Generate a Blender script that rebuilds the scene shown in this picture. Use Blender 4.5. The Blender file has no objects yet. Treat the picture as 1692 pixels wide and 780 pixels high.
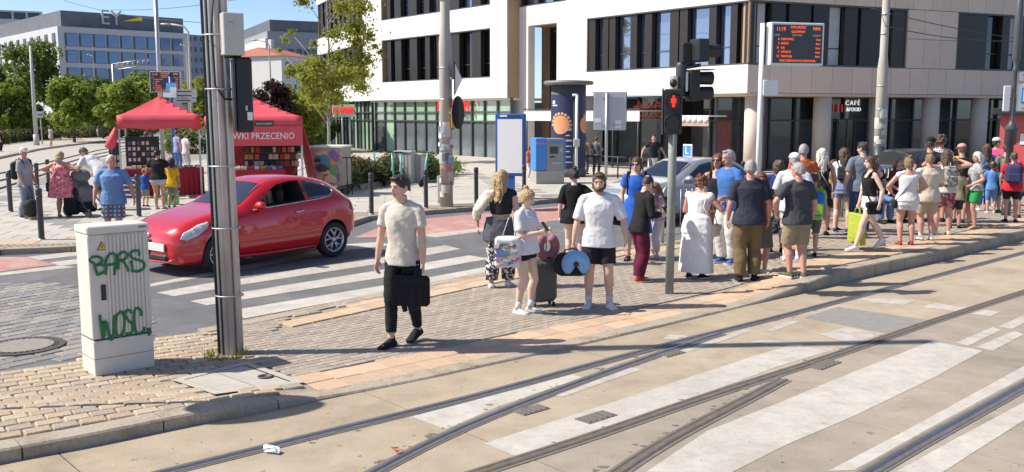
import bpy, bmesh, math, random
import numpy as np
from mathutils import Vector, Matrix, Quaternion
R = math.radians
S = bpy.context.scene
C = S.collection
random.seed(7)
F, CX, CY, HOR, CAMZ = 1560.0, 846.0, 390.0, 187.0, 2.5      # focal length etc. in photograph pixels
PITCH = math.atan((CY - HOR) / F)
cam = bpy.data.cameras.new('camera')
cam.sensor_fit = 'HORIZONTAL'; cam.sensor_width = 36.0; cam.lens = 36.0 * F / 1692.0
cam.clip_start = 0.1; cam.clip_end = 3000
co = bpy.data.objects.new('camera', cam); C.objects.link(co)
co.location = (0, 0, CAMZ); co.rotation_euler = (math.pi / 2 - PITCH, 0, 0)
S.camera = co
SUN_EL = R(46.5)
SUN_TO = Vector((-0.997 * math.cos(SUN_EL), -0.075 * math.cos(SUN_EL), math.sin(SUN_EL)))
W = bpy.data.worlds.new('World'); S.world = W; W.use_nodes = True
wn = W.node_tree.nodes; wl = W.node_tree.links
sky = wn.new('ShaderNodeTexSky'); sky.sky_type = 'NISHITA'; sky.sun_disc = False
sky.sun_elevation = SUN_EL; sky.sun_rotation = math.atan2(SUN_TO.x, SUN_TO.y)
sky.air_density = 0.5; sky.dust_density = 0.6; sky.ozone_density = 1.5
bg = wn['Background']; bg.inputs[1].default_value = 0.12
wl.new(sky.outputs[0], bg.inputs[0])
sl = bpy.data.lights.new('sun', 'SUN'); sl.energy = 3.9; sl.angle = R(0.53); sl.color = (1.0, 0.925, 0.81)
so = bpy.data.objects.new('sun', sl); C.objects.link(so)
so.rotation_euler = (-SUN_TO).to_track_quat('-Z', 'Y').to_euler(); so.location = (-30, 0, 40)
S.view_settings.view_transform = 'Standard'; S.view_settings.look = 'None'
S.view_settings.gamma = 1.0; S.view_settings.exposure = 0.82
S.cycles.use_denoising = True
S.cycles.max_bounces = 6
_cp, _sp = math.cos(PITCH), math.sin(PITCH)
def ray(px, py):
 u, v = (px - CX) / F, (CY - py) / F
 return Vector((u, _cp + v * _sp, -_sp + v * _cp))
def G(px, py, z=0.0):                 # ground point seen at a photograph pixel
 d = ray(px, py); t = (z - CAMZ) / d.z
 return Vector((d.x * t, d.y * t, z))
def AT(px, py, Y):                    # point at depth Y seen at a photograph pixel
 d = ray(px, py); t = Y / d.y
 return Vector((d.x * t, Y, CAMZ + d.z * t))
def PX(p):
 x, y, z = p[0], p[1], p[2] - CAMZ
 w = y * _cp - z * _sp
 if w < .05: return (-9999, -9999)
 return (CX + F * x / w, CY - F * (y * _sp + z * _cp) / w)
def sm(a, b, x):
 t = min(1, max(0, (x - a) / (b - a))); return t * t * (3 - 2 * t)
def zp(x, y):                         # height of the tram platform: kerbed at both ends, dropped at the crossing
 zl = 0.085 * (1 - sm(-2.35, -1.5, x)) * (1 - sm(8.6, 9.8, y - .35 * x))
 zr = 0.165 * sm(2.9, 5.0, x)
 return 0.018 + zl + zr
def GP(px, py):                       # point of the platform at a pixel
 z = 0.03
 for _ in range(6):
  p = G(px, py, z); z = zp(p.x, p.y)
 return Vector((p.x, p.y, z))
ZFAR = 0.10                           # the pavement across the road
def tag(o, label=None, cat=None, group=None, kind=None):
 if label: o['label'] = label
 if cat: o['category'] = cat
 if group: o['group'] = group
 if kind: o['kind'] = kind
 return o
def thing(name, label, cat, loc=(0, 0, 0), rz=0.0, group=None):
 o = bpy.data.objects.new(name, None); C.objects.link(o)
 o.location = loc; o.rotation_euler = (0, 0, rz); o.empty_display_size = .2
 return tag(o, label, cat, group)
def link(name, me, m=None, parent=None):
 o = bpy.data.objects.new(name, me); C.objects.link(o)
 if m is not None:
  ms = m if isinstance(m, (list, tuple)) else [m]
  if not me.materials:
   for k in ms: me.materials.append(k)
 if parent is not None: o.parent = parent
 return o
class MB:
 """collects shapes, builds ONE mesh object"""
 def __init__(s): s.v = []; s.f = []; s.mi = []; s.sm = []
 def add(s, vs, fs, mi=0, smooth=False, M=None):
  b = len(s.v)
  s.v += [tuple(M @ Vector(p)) for p in vs] if M is not None else [tuple(p) for p in vs]
  s.f += [tuple(b + i for i in f) for f in fs]; s.mi += [mi] * len(fs); s.sm += [smooth] * len(fs)
  return s
 def box(s, c, d, rz=0, mi=0, M=None, bev=0):
  x, y, z = d[0] / 2, d[1] / 2, d[2] / 2
  T = Matrix.Translation(c) @ Matrix.Rotation(rz, 4, 'Z')
  if M is not None: T = M @ T
  if bev <= 0:
   vs = [(-x, -y, -z), (x, -y, -z), (x, y, -z), (-x, y, -z), (-x, -y, z), (x, -y, z), (x, y, z), (-x, y, z)]
   return s.add(vs, [(0, 3, 2, 1), (4, 5, 6, 7), (0, 1, 5, 4), (1, 2, 6, 5), (2, 3, 7, 6), (3, 0, 4, 7)], mi, False, T)
  b = min(bev, x * .9, y * .9, z * .9)
  rings = [[(-x + b, -y + b, -z), (x - b, -y + b, -z), (x - b, y - b, -z), (-x + b, y - b, -z)],
                 None, None, [(-x + b, -y + b, z), (x - b, -y + b, z), (x - b, y - b, z), (-x + b, y - b, z)]]
  o8 = lambda zz: [(-x + b, -y, zz), (x - b, -y, zz), (x, -y + b, zz), (x, y - b, zz), (x - b, y, zz), (-x + b, y, zz), (-x, y - b, zz), (-x, -y + b, zz)]
  vs = rings[0] + o8(-z + b) + o8(z - b) + rings[3]
  fs = [(3, 2, 1, 0), (20, 21, 22, 23)]
  A = 4; B = 12
  for i in range(8): fs.append((A + i, A + (i + 1) % 8, B + (i + 1) % 8, B + i))
  cor = [(7, 0), (1, 2), (3, 4), (5, 6)]
  for k, (i, j) in enumerate(cor):
   fs.append((k, A + j, A + i)); fs.append((20 + k, B + i, B + j))
  edg = [(0, 1, 0, 1), (1, 2, 2, 3), (2, 3, 4, 5), (3, 0, 6, 7)]
  for a, c2, i, j in edg:
   fs.append((a, c2, A + j, A + i)); fs.append((20 + c2, 20 + a, B + i, B + j))
  return s.add(vs, fs, mi, False, T)
 def tube(s, pts, rad, n=8, mi=0, smooth=True, caps=True, M=None):
  pts = [Vector(p) for p in pts]
  if not isinstance(rad, (list, tuple)): rad = [rad] * len(pts)
  vs = []; fs = []; up = None
  for i, p in enumerate(pts):
   d = (pts[min(i + 1, len(pts) - 1)] - pts[max(i - 1, 0)])
   d = d.normalized() if d.length > 1e-9 else Vector((0, 0, 1))
   if up is None: up = Vector((0, 0, 1)) if abs(d.z) < .9 else Vector((1, 0, 0))
   a = d.cross(up)
   if a.length < 1e-6: a = d.orthogonal()
   a.normalize(); b = a.cross(d); up = b
   r = rad[i]; ra, rb = r if isinstance(r, (tuple, list)) else (r, r)
   for k in range(n):
    t = 2 * math.pi * k / n
    vs.append(p + a * (ra * math.cos(t)) + b * (rb * math.sin(t)))
  for i in range(len(pts) - 1):
   for k in range(n):
    k2 = (k + 1) % n
    fs.append((i * n + k, (i + 1) * n + k, (i + 1) * n + k2, i * n + k2))
  s.add(vs, fs, mi, smooth, M)
  if caps:
   b0 = len(s.v) - len(vs)
   s.f.append(tuple(b0 + k for k in range(n))); s.mi.append(mi); s.sm.append(False)
   e = b0 + (len(pts) - 1) * n
   s.f.append(tuple(e + n - 1 - k for k in range(n))); s.mi.append(mi); s.sm.append(False)
  return s
 def lathe(s, prof, n=20, c=(0, 0, 0), mi=0, smooth=True, M=None):   # prof (r, z)
  vs = []; fs = []
  for r, z in prof:
   for k in range(n):
    t = 2 * math.pi * k / n
    vs.append((c[0] + r * math.cos(t), c[1] + r * math.sin(t), c[2] + z))
  for i in range(len(prof) - 1):
   for k in range(n):
    k2 = (k + 1) % n
    fs.append((i * n + k, i * n + k2, (i + 1) * n + k2, (i + 1) * n + k))
  fs.append(tuple(reversed(range(n)))); e = (len(prof) - 1) * n
  fs.append(tuple(range(e, e + n)))
  return s.add(vs, fs, mi, smooth, M)
 def ell(s, c, r, n=12, m=8, mi=0, M=None):
  vs = []; fs = []
  for i in range(1, m):
   a = math.pi * i / m
   for k in range(n):
    t = 2 * math.pi * k / n
    vs.append((c[0] + r[0] * math.sin(a) * math.cos(t), c[1] + r[1] * math.sin(a) * math.sin(t), c[2] + r[2] * math.cos(a)))
  vs += [(c[0], c[1], c[2] + r[2]), (c[0], c[1], c[2] - r[2])]
  T = len(vs) - 2
  for i in range(m - 2):
   for k in range(n):
    k2 = (k + 1) % n
    fs.append((i * n + k, (i + 1) * n + k, (i + 1) * n + k2, i * n + k2))
  for k in range(n):
   k2 = (k + 1) % n
   fs.append((T, k, k2)); fs.append((T + 1, (m - 2) * n + k2, (m - 2) * n + k))
  return s.add(vs, fs, mi, True, M)
 def prism(s, poly, ax, t0, t1, mi=0, M=None):     # poly (a, b) extruded along axis 'x','y','z'
  def P(a, b, t): return {'x': (t, a, b), 'y': (a, t, b), 'z': (a, b, t)}[ax]
  n = len(poly)
  vs = [P(a, b, t0) for a, b in poly] + [P(a, b, t1) for a, b in poly]
  fs = [tuple(reversed(range(n))), tuple(range(n, 2 * n))] + [(i, (i + 1) % n, n + (i + 1) % n, n + i) for i in range(n)]
  return s.add(vs, fs, mi, False, M)
 def mesh(s, name='mesh', fixn=True):
  me = bpy.data.meshes.new(name)
  me.from_pydata(s.v, [], s.f)
  me.polygons.foreach_set('material_index', s.mi)
  me.polygons.foreach_set('use_smooth', s.sm)
  if fixn:
   bm = bmesh.new(); bm.from_mesh(me); bmesh.ops.recalc_face_normals(bm, faces=bm.faces); bm.to_mesh(me); bm.free()
  me.update()
  return me
 def build(s, name, m=None, parent=None, fixn=True):
  return link(name, s.mesh(name, fixn), m, parent)
def dup(root, loc, rz=None, label=None, group=None, scale=None):
 def cp(o, par):
  c = o.copy(); C.objects.link(c)
  if par is not None: c.parent = par
  for ch in list(o.children): cp(ch, c)
  return c
 r = cp(root, None); r.location = loc
 if rz is not None: r.rotation_euler = (0, 0, rz)
 if label: r['label'] = label
 if group: r['group'] = group
 if scale: r.scale = (scale,) * 3 if not isinstance(scale, tuple) else scale
 return r
def text(s, size, parent, m, M, name='lettering', depth=.004, align='CENTER', spacing=1.0, sx=1.0):
 cu = bpy.data.curves.new(name, 'FONT'); cu.body = s; cu.size = size; cu.align_x = align; cu.align_y = 'CENTER'
 cu.extrude = depth; cu.space_character = spacing; cu.resolution_u = 2
 tmp = bpy.data.objects.new(name, cu); C.objects.link(tmp)
 bpy.context.view_layer.update()
 me = bpy.data.meshes.new_from_object(tmp.evaluated_get(bpy.context.evaluated_depsgraph_get()))
 bpy.data.objects.remove(tmp); bpy.data.curves.remove(cu)
 me.materials.clear(); me.materials.append(m)
 o = bpy.data.objects.new(name, me); C.objects.link(o)
 o.parent = parent; o.matrix_local = M @ Matrix.Diagonal((sx, 1, 1, 1))
 return o
def frame(origin, xdir, up=(0, 0, 1)):       # local x along xdir, y = up, z out of the face
 x = Vector(xdir).normalized(); y = Vector(up).normalized(); z = x.cross(y)
 return Matrix(((x.x, y.x, z.x, origin[0]), (x.y, y.y, z.y, origin[1]), (x.z, y.z, z.z, origin[2]), (0, 0, 0, 1)))
_mats = {}
def mat(name, col, rough=.7, var=.12, scale=6.0, metal=0.0, bump=0.0, bscale=40.0, emit=0.0, spec=.5, coat=0.0,
  col2=None, c2scale=2.0, c2lo=.5, c2hi=.62, world=False, stretch=None, specks=0.0, spscale=30.0):
 if name in _mats: return _mats[name]
 m = bpy.data.materials.new(name); m.use_nodes = True
 N = m.node_tree.nodes; L = m.node_tree.links
 b = N['Principled BSDF']
 b.inputs['Roughness'].default_value = rough; b.inputs['Metallic'].default_value = metal
 b.inputs['Specular IOR Level'].default_value = spec
 b.inputs['Coat Weight'].default_value = coat
 b.inputs['Coat Roughness'].default_value = .03
 if world:
  g = N.new('ShaderNodeNewGeometry'); vec = g.outputs['Position']
 else:
  g = N.new('ShaderNodeTexCoord'); vec = g.outputs['Object']
 if stretch:
  mp = N.new('ShaderNodeMapping'); mp.inputs['Scale'].default_value = stretch
  L.new(vec, mp.inputs['Vector']); vec = mp.outputs[0]
 c = (*col, 1)
 n = N.new('ShaderNodeTexNoise'); n.inputs['Scale'].default_value = scale; n.inputs['Detail'].default_value = 5; n.inputs['Roughness'].default_value = .65
 L.new(vec, n.inputs['Vector'])
 mr = N.new('ShaderNodeMapRange'); mr.inputs[1].default_value = .28; mr.inputs[2].default_value = .72
 mr.inputs[3].default_value = 1 - var; mr.inputs[4].default_value = 1 + var
 L.new(n.outputs['Fac'], mr.inputs[0])
 base = None
 if col2 is not None:
  n2 = N.new('ShaderNodeTexNoise'); n2.inputs['Scale'].default_value = c2scale; n2.inputs['Detail'].default_value = 6; n2.inputs['Roughness'].default_value = .7
  L.new(vec, n2.inputs['Vector'])
  m2 = N.new('ShaderNodeMapRange'); m2.inputs[1].default_value = c2lo; m2.inputs[2].default_value = c2hi
  L.new(n2.outputs['Fac'], m2.inputs[0])
  mx = N.new('ShaderNodeMix'); mx.data_type = 'RGBA'
  mx.inputs[6].default_value = c; mx.inputs[7].default_value = (*col2, 1)
  L.new(m2.outputs[0], mx.inputs[0]); base = mx.outputs[2]
 mul = N.new('ShaderNodeMix'); mul.data_type = 'RGBA'; mul.blend_type = 'MULTIPLY'; mul.inputs[0].default_value = 1
 if base is not None: L.new(base, mul.inputs[6])
 else: mul.inputs[6].default_value = c
 L.new(mr.outputs[0], mul.inputs[7])
 if specks:
  ns = N.new('ShaderNodeTexNoise'); ns.inputs['Scale'].default_value = spscale; ns.inputs['Detail'].default_value = 3
  L.new(vec, ns.inputs['Vector'])
  ms = N.new('ShaderNodeMapRange'); ms.inputs[1].default_value = .66; ms.inputs[2].default_value = .72; ms.inputs[3].default_value = 1; ms.inputs[4].default_value = 1 - specks
  L.new(ns.outputs['Fac'], ms.inputs[0])
  n3 = N.new('ShaderNodeTexNoise'); n3.inputs['Scale'].default_value = .45; n3.inputs['Detail'].default_value = 5; n3.inputs['Roughness'].default_value = .75
  L.new(vec, n3.inputs['Vector'])
  m3 = N.new('ShaderNodeMapRange'); m3.inputs[1].default_value = .35; m3.inputs[2].default_value = .65; m3.inputs[3].default_value = 1 - specks * .35; m3.inputs[4].default_value = 1.06
  L.new(n3.outputs['Fac'], m3.inputs[0])
  pm = N.new('ShaderNodeMath'); pm.operation = 'MULTIPLY'; L.new(ms.outputs[0], pm.inputs[0]); L.new(m3.outputs[0], pm.inputs[1])
  p2 = N.new('ShaderNodeMath'); p2.operation = 'MULTIPLY'; L.new(pm.outputs[0], p2.inputs[0]); L.new(mr.outputs[0], p2.inputs[1])
  L.new(p2.outputs[0], mul.inputs[7])
 L.new(mul.outputs[2], b.inputs['Base Color'])
 if emit:
  L.new(mul.outputs[2], b.inputs['Emission Color']); b.inputs['Emission Strength'].default_value = emit
 if bump:
  nb = N.new('ShaderNodeTexNoise'); nb.inputs['Scale'].default_value = bscale; nb.inputs['Detail'].default_value = 4
  L.new(vec, nb.inputs['Vector'])
  bp = N.new('ShaderNodeBump'); bp.inputs['Strength'].default_value = bump; bp.inputs['Distance'].default_value = .02
  L.new(nb.outputs['Fac'], bp.inputs['Height']); L.new(bp.outputs[0], b.inputs['Normal'])
 _mats[name] = m
 return m
def leafmat(name, cols, tr=.35):
 if name in _mats: return _mats[name]
 m = bpy.data.materials.new(name); m.use_nodes = True
 N = m.node_tree.nodes; L = m.node_tree.links
 b = N['Principled BSDF']; b.inputs['Roughness'].default_value = .55; b.inputs['Specular IOR Level'].default_value = .3
 g = N.new('ShaderNodeNewGeometry')
 rp = N.new('ShaderNodeValToRGB')
 rp.color_ramp.elements[0].color = (*cols[0], 1); rp.color_ramp.elements[1].color = (*cols[-1], 1)
 for i, c in enumerate(cols[1:-1]):
  e = rp.color_ramp.elements.new((i + 1) / (len(cols) - 1)); e.color = (*c, 1)
 L.new(g.outputs['Random Per Island'], rp.inputs[0])
 L.new(rp.outputs[0], b.inputs['Base Color'])
 t = N.new('ShaderNodeBsdfTranslucent'); L.new(rp.outputs[0], t.inputs[0])
 mx = N.new('ShaderNodeMixShader'); mx.inputs[0].default_value = tr
 L.new(b.outputs[0], mx.inputs[1]); L.new(t.outputs[0], mx.inputs[2])
 L.new(mx.outputs[0], N['Material Output'].inputs[0])
 _mats[name] = m
 return m
STEEL = mat('galvanised_steel', (.42, .43, .44), .45, .15, 8, metal=.7)
DKMETAL = mat('dark_painted_metal', (.045, .05, .058), .45, .15, 9)
BLACK = mat('black_plastic', (.018, .018, .02), .5, .15, 9)
WHITE = mat('white_paint', (.78, .78, .76), .5, .05, 5)
SIGNBLUE = mat('sign_blue', (.03, .13, .42), .45, .08)
RUBBER = mat('tyre_rubber', (.02, .02, .021), .8, .15, 20)
# ================================================================ GROUND, ROAD, TRACKS, PLATFORM
ASPH = mat('asphalt', (.135, .137, .145), .9, .16, 3.0, bump=.5, bscale=160, col2=(.19, .185, .18), c2scale=.7, c2lo=.45, c2hi=.7, world=True, specks=.3, spscale=9)
CONC = [mat('track_concrete_%s' % k, c, .85, .1, 2.5, bump=.25, bscale=60, col2=c2, c2scale=1.3, c2lo=.5, c2hi=.72, world=True, spec=.3, specks=.45, spscale=14)
  for k, c, c2 in (('sandy', (.39, .32, .235), (.29, .235, .165)), ('pale', (.41, .34, .255), (.32, .265, .195)), ('warm', (.375, .305, .215), (.275, .22, .15)), ('greyed', (.325, .28, .23), (.26, .22, .18)), ('greyed_two', (.35, .30, .245), (.27, .225, .18)))]
GRAN = mat('kerb_granite', (.37, .315, .245), .8, .2, 30, bump=.25, bscale=70, col2=(.28, .23, .17), c2scale=3, world=True)
FILL = mat('sandy_joint', (.30, .255, .195), .95, .2, 20, world=True)
FILLG = mat('grey_joint', (.25, .235, .21), .95, .2, 20, world=True)
PAINT = mat('road_paint', (.51, .48, .43), .75, .09, 14, bump=.2, bscale=90, col2=(.42, .385, .34), c2scale=4, c2lo=.42, c2hi=.66, world=True, specks=.4, spscale=18)
PAINTW = mat('worn_road_paint', (.50, .465, .415), .8, .1, 14, bump=.2, bscale=90, col2=(.40, .37, .33), c2scale=6, c2lo=.42, c2hi=.6, world=True, specks=.4, spscale=18)
REDASPH = mat('red_lane_asphalt', (.40, .215, .19), .9, .12, 8, bump=.3, bscale=120, col2=(.46, .30, .26), c2scale=1.5, world=True)
STONE_T = [mat('sett_%s' % n, c, .8, .18, 14, bump=.5, bscale=45) for n, c in
           (('tan', (.38, .30, .21)), ('ochre', (.42, .335, .235)), ('grey', (.335, .28, .215)), ('rose', (.385, .285, .21)), ('light', (.44, .36, .265)))]
STONE_C = [mat('cobble_%s' % n, c, .75, .22, 12, bump=.6, bscale=40) for n, c in
           (('blue', (.215, .208, .20)), ('grey', (.24, .23, .215)), ('dark', (.195, .19, .18)), ('warm', (.285, .26, .23)))]
TILE_M = [mat('paver_%s' % n, c, .85, .12, 14, bump=.3, bscale=60) for n, c in
          (('grey', (.335, .285, .235)), ('warm', (.375, .31, .245)), ('dark', (.30, .255, .21)))]
ORNG = [mat('ochre_slab_%s' % n, c, .85, .12, 10, bump=.3, bscale=60) for n, c in
  (('tan', (.50, .355, .235)), ('sand', (.54, .40, .27)), ('pink', (.46, .33, .235)))]
SLAB_L = [mat('plaza_slab_%s' % n, c, .75, .07, 5, bump=.15, bscale=50) for n, c in
          (('pale', (.44, .41, .36)), ('cream', (.47, .435, .38)), ('mid', (.41, .385, .34)))]
SLAB_G = [mat('grey_slab_%s' % n, c, .8, .08, 5, bump=.2, bscale=50) for n, c in (('one', (.23, .225, .215)), ('two', (.255, .25, .235)))]
def inpoly(x, y, P):
 c = False; n = len(P); j = n - 1
 for i in range(n):
  xi, yi = P[i][0], P[i][1]; xj, yj = P[j][0], P[j][1]
  if (yi > y) != (yj > y) and x < (xj - xi) * (y - yi) / (yj - yi) + xi: c = not c
  j = i
 return c
def GL(pts, z=0.0): return [G(x, y, z) for x, y in pts]
def sheet(name, pts, z, m, parent=None, kind=None, thick=0):
 bm = bmesh.new()
 vs = [bm.verts.new((p[0], p[1], z)) for p in pts]
 f = bm.faces.new(vs)
 if f.normal.z == 0: bm.normal_update()
 bm.normal_update()
 if f.normal.z < 0: f.normal_flip()
 bmesh.ops.triangulate(bm, faces=[f])
 me = bpy.data.meshes.new(name); bm.to_mesh(me); bm.free()
 o = link(name, me, m, parent)
 if kind: o['kind'] = kind
 return o
_smesh = {}
def stone_mesh(key, sx, sy, h, ch, m, rnd=0.0):
 k = (key, m.name)
 if k in _smesh: return _smesh[k]
 rg = random.Random(hash(k[0]) & 0xffff)
 c = min(ch, sx * .3, sy * .3)
 def ring(ix, iy, z, j): return [(-sx / 2 + ix + rg.uniform(-j, j), -sy / 2 + iy + rg.uniform(-j, j), z), (sx / 2 - ix + rg.uniform(-j, j), -sy / 2 + iy + rg.uniform(-j, j), z),
         (sx / 2 - ix + rg.uniform(-j, j), sy / 2 - iy + rg.uniform(-j, j), z), (-sx / 2 + ix + rg.uniform(-j, j), sy / 2 - iy + rg.uniform(-j, j), z)]
 b = MB()
 vs = ring(0, 0, -h, rnd) ; r2 = [(p[0], p[1], -c) for p in vs]; r3 = [(p[0] + (c if p[0] < 0 else -c), p[1] + (c if p[1] < 0 else -c), rg.uniform(-rnd, rnd) * .25) for p in vs]
 b.add(vs + r2 + r3, [(0, 1, 5, 4), (1, 2, 6, 5), (2, 3, 7, 6), (3, 0, 4, 7), (4, 5, 9, 8), (5, 6, 10, 9), (6, 7, 11, 10), (7, 4, 8, 11), (8, 9, 10, 11)])
 me = b.mesh('stone'); me.materials.append(m); _smesh[k] = me
 return me
def pave(name, parent, inside, box, ang, sx, sy, joint, zf, mats, rnd=.006, ch=.008, h=.05, stagger=.5, limit=300, jit=0.0, rotj=.0, pick=None, nvar=4, rest=True, org=(0, 0)):
 ca, sa = math.cos(ang), math.sin(ang)
 x0, y0, x1, y1 = box
 cs = [(x0, y0), (x1, y0), (x1, y1), (x0, y1)]
 us = [(x - org[0]) * ca + (y - org[1]) * sa for x, y in cs]; vs_ = [-(x - org[0]) * sa + (y - org[1]) * ca for x, y in cs]
 cells = []
 j0, j1 = int(min(vs_) / sy) - 1, int(max(vs_) / sy) + 2
 for j in range(j0, j1):
  off = stagger * sx * (j % 2) if stagger >= 0 else random.uniform(0, sx)
  for i in range(int(min(us) / sx) - 2, int(max(us) / sx) + 2):
   u = i * sx + off; v = j * sy
   x = u * ca - v * sa + org[0]; y = u * sa + v * ca + org[1]
   if x < x0 or x > x1 or y < y0 or y > y1 or not inside(x, y): continue
   p = PX((x, y, 0))
   vis = -25 < p[0] < 1717 and 0 < p[1] < 800
   cells.append((0 if vis else 1, x * x + y * y, x, y))
 cells.sort()
 made = 0; big = {}
 for k, (nv, d, x, y) in enumerate(cells):
  z = zf(x, y) + random.uniform(-rnd, rnd) * .4
  mm = pick(x, y) if pick else None
  mset = mm or mats
  m = mset[random.randrange(len(mset))]
  var = random.randrange(nvar)
  a = ang + random.uniform(-rotj, rotj)
  x += random.uniform(-jit, jit); y += random.uniform(-jit, jit)
  me = stone_mesh((name, sx, sy, var), sx - joint, sy - joint, h, ch, m, rnd)
  if made < limit and not nv:
   o = link(name, me, None, parent); o.location = (x, y, z); o.rotation_euler = (0, 0, a); made += 1
  elif rest:
   big.setdefault(m.name, []).append((me, x, y, z, a))
 if big:
  V = []; Fc = []; MI = []; ml = []
  for mi, (mn, L_) in enumerate(big.items()):
   ml.append(_mats[mn])
   for me, x, y, z, a in L_:
    c, s = math.cos(a), math.sin(a); b0 = len(V)
    for v in me.vertices: V.append((v.co.x * c - v.co.y * s + x, v.co.x * s + v.co.y * c + y, v.co.z + z))
    for f in me.polygons: Fc.append(tuple(b0 + i for i in f.vertices)); MI.append(mi)
  me = bpy.data.meshes.new(name + '_rest'); me.from_pydata(V, [], Fc); me.polygons.foreach_set('material_index', MI); me.update()
  o = link(name + '_field', me, ml, parent); o['kind'] = 'stuff'
GROUND = mat('far_ground', (.27, .26, .24), .95, .12, .5, world=True)
sheet('ground', [(-900, -60), (900, -60), (900, 1500), (-900, 1500)], -.06, GROUND, kind='structure')
road = sheet('road', [(-40, 2), (70, 2), (70, 90), (40, 60), (-40, 24)], -.008, ASPH, kind='structure')
TU = Vector((.747, .665)); TV = Vector((.665, -.747))
def uv(p): return (p[0] * TU.x + p[1] * TU.y, p[0] * TV.x + p[1] * TV.y)
def xy(u, v): return (u * TU.x + v * TV.x, u * TU.y + v * TV.y)
class Line:
 def __init__(s, pts): s.p = sorted(uv(q) for q in pts)
 def v(s, u):
  P = s.p
  if u <= P[0][0]: i = 0
  elif u >= P[-1][0]: i = len(P) - 2
  else: i = max(k for k in range(len(P) - 1) if P[k][0] <= u)
  (a, b), (c, d) = P[i], P[i + 1]
  return b + (d - b) * (u - a) / (c - a)
def smoothline(L, n=3):
 P = L.p
 us = np.arange(P[0][0], P[-1][0], .35); vs_ = np.array([L.v(u) for u in us])
 for _ in range(n):
  vs_[1:-1] = .25 * vs_[:-2] + .5 * vs_[1:-1] + .25 * vs_[2:]
 L.p = list(zip(us.tolist(), vs_.tolist())); return L
NEAR = Line(GL([(-60, 778), (0, 766), (152, 738), (323, 701.5), (371, 694), (464, 675), (543, 659), (700, 628), (900, 584), (1077, 544), (1240, 504.5), (1313, 487), (1413, 462), (1532, 436), (1692, 395.5), (1900, 345)]))
FARL = Line(GL([(-80, 625), (0, 611), (129, 593), (256, 558), (330, 545), (412, 529.5), (643, 482), (835, 444), (1000, 412)]) + [Vector((5.2, 19.7, 0)), Vector((8, 21.6, 0)), Vector((12, 24.9, 0)), Vector((30, 40, 0))])
RAILS = {k: smoothline(Line(GL(p))) for k, p in {
 'a': [(150, 811), (267, 779), (419, 745), (504, 721), (600, 699.5), (693, 677), (786, 654.5), (866, 633), (946, 610.5), (1050, 583), (1150, 556), (1250, 533), (1391, 496), (1532, 459), (1692, 417), (1900, 362)],
 'b': [(460, 868), (540, 822), (616, 778), (680, 745), (733, 718), (813, 684), (900, 652), (988, 619), (1077, 588), (1151, 563.5), (1205, 546)],
 'c': [(600, 845), (700, 812), (807, 779.5), (892, 751), (1000, 718), (1085, 686), (1169, 657), (1254, 630), (1330, 606), (1400, 582), (1532, 536), (1692, 484), (1900, 418)],
 'd': [(900, 880), (970, 823), (1028, 779), (1085, 740), (1169, 696), (1254, 653), (1335, 608)],
 'e': [(1290, 870), (1370, 818), (1435, 779), (1526, 726), (1610, 681), (1692, 635), (1850, 550), (2000, 470)]}.items()}
EDGE = Line([Vector(xy(-6, 9)) , Vector(xy(40, 9))])
BED = mat('joint_dark', (.10, .085, .07), .95, .2, 10)
bed = sheet('track_bed', [xy(-4, 9.2), xy(-4, 1.0)] + [xy(u, NEAR.v(u) - .05) for u in np.arange(-1, 36, .7)] + [xy(36, 9.2)], -.004, BED, kind='structure')
bands = [(lambda u: NEAR.v(u) + .004, lambda u: RAILS['a'].v(u) - .03), (lambda u: RAILS['a'].v(u) + .03, lambda u: RAILS['c'].v(u) - .03),
         (lambda u: RAILS['c'].v(u) + .03, lambda u: RAILS['e'].v(u) - .03), (lambda u: RAILS['e'].v(u) + .03, lambda u: RAILS['e'].v(u) + 1.38), (lambda u: RAILS['e'].v(u) + 1.39, lambda u: max(9, RAILS['e'].v(u) + 2.5))]
JU = 4.505
for bi, (fa, fb) in enumerate(bands):
 for k in range(-3, 12):
  u0, u1 = JU + 2.54 * k + .006, JU + 2.54 * (k + 1) - .006
  b = MB(); n = 6; vs = []
  for zz in (0.0, -.05):
   for i in range(n + 1):
    u = u0 + (u1 - u0) * i / n
    vs.append((*xy(u, fa(u)), zz)); vs.append((*xy(u, fb(u) - .006), zz))
  q = 2 * (n + 1); fs = []
  for i in range(n):
   a = 2 * i
   fs += [(a, a + 1, a + 3, a + 2), (a, a + 2, q + a + 2, q + a), (a + 3, a + 1, q + a + 1, q + a + 3)]
  fs += [(1, 0, q, q + 1), (2 * n, 2 * n + 1, q + 2 * n + 1, q + 2 * n)]
  b.add(vs, fs); b.build('concrete_slab', CONC[(bi * 7 + k * 3) % 3 if bi < 2 else 3 + (k + bi) % 2], bed)
RAILTOP = mat('polished_rail_steel', (.33, .335, .35), .33, .15, 12, metal=.85)
RAILRUST = mat('rail_rust', (.125, .105, .09), .8, .3, 10, world=True)
RAILSEAL = mat('rail_sealant', (.155, .14, .125), .9, .2, 8, world=True)
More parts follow.
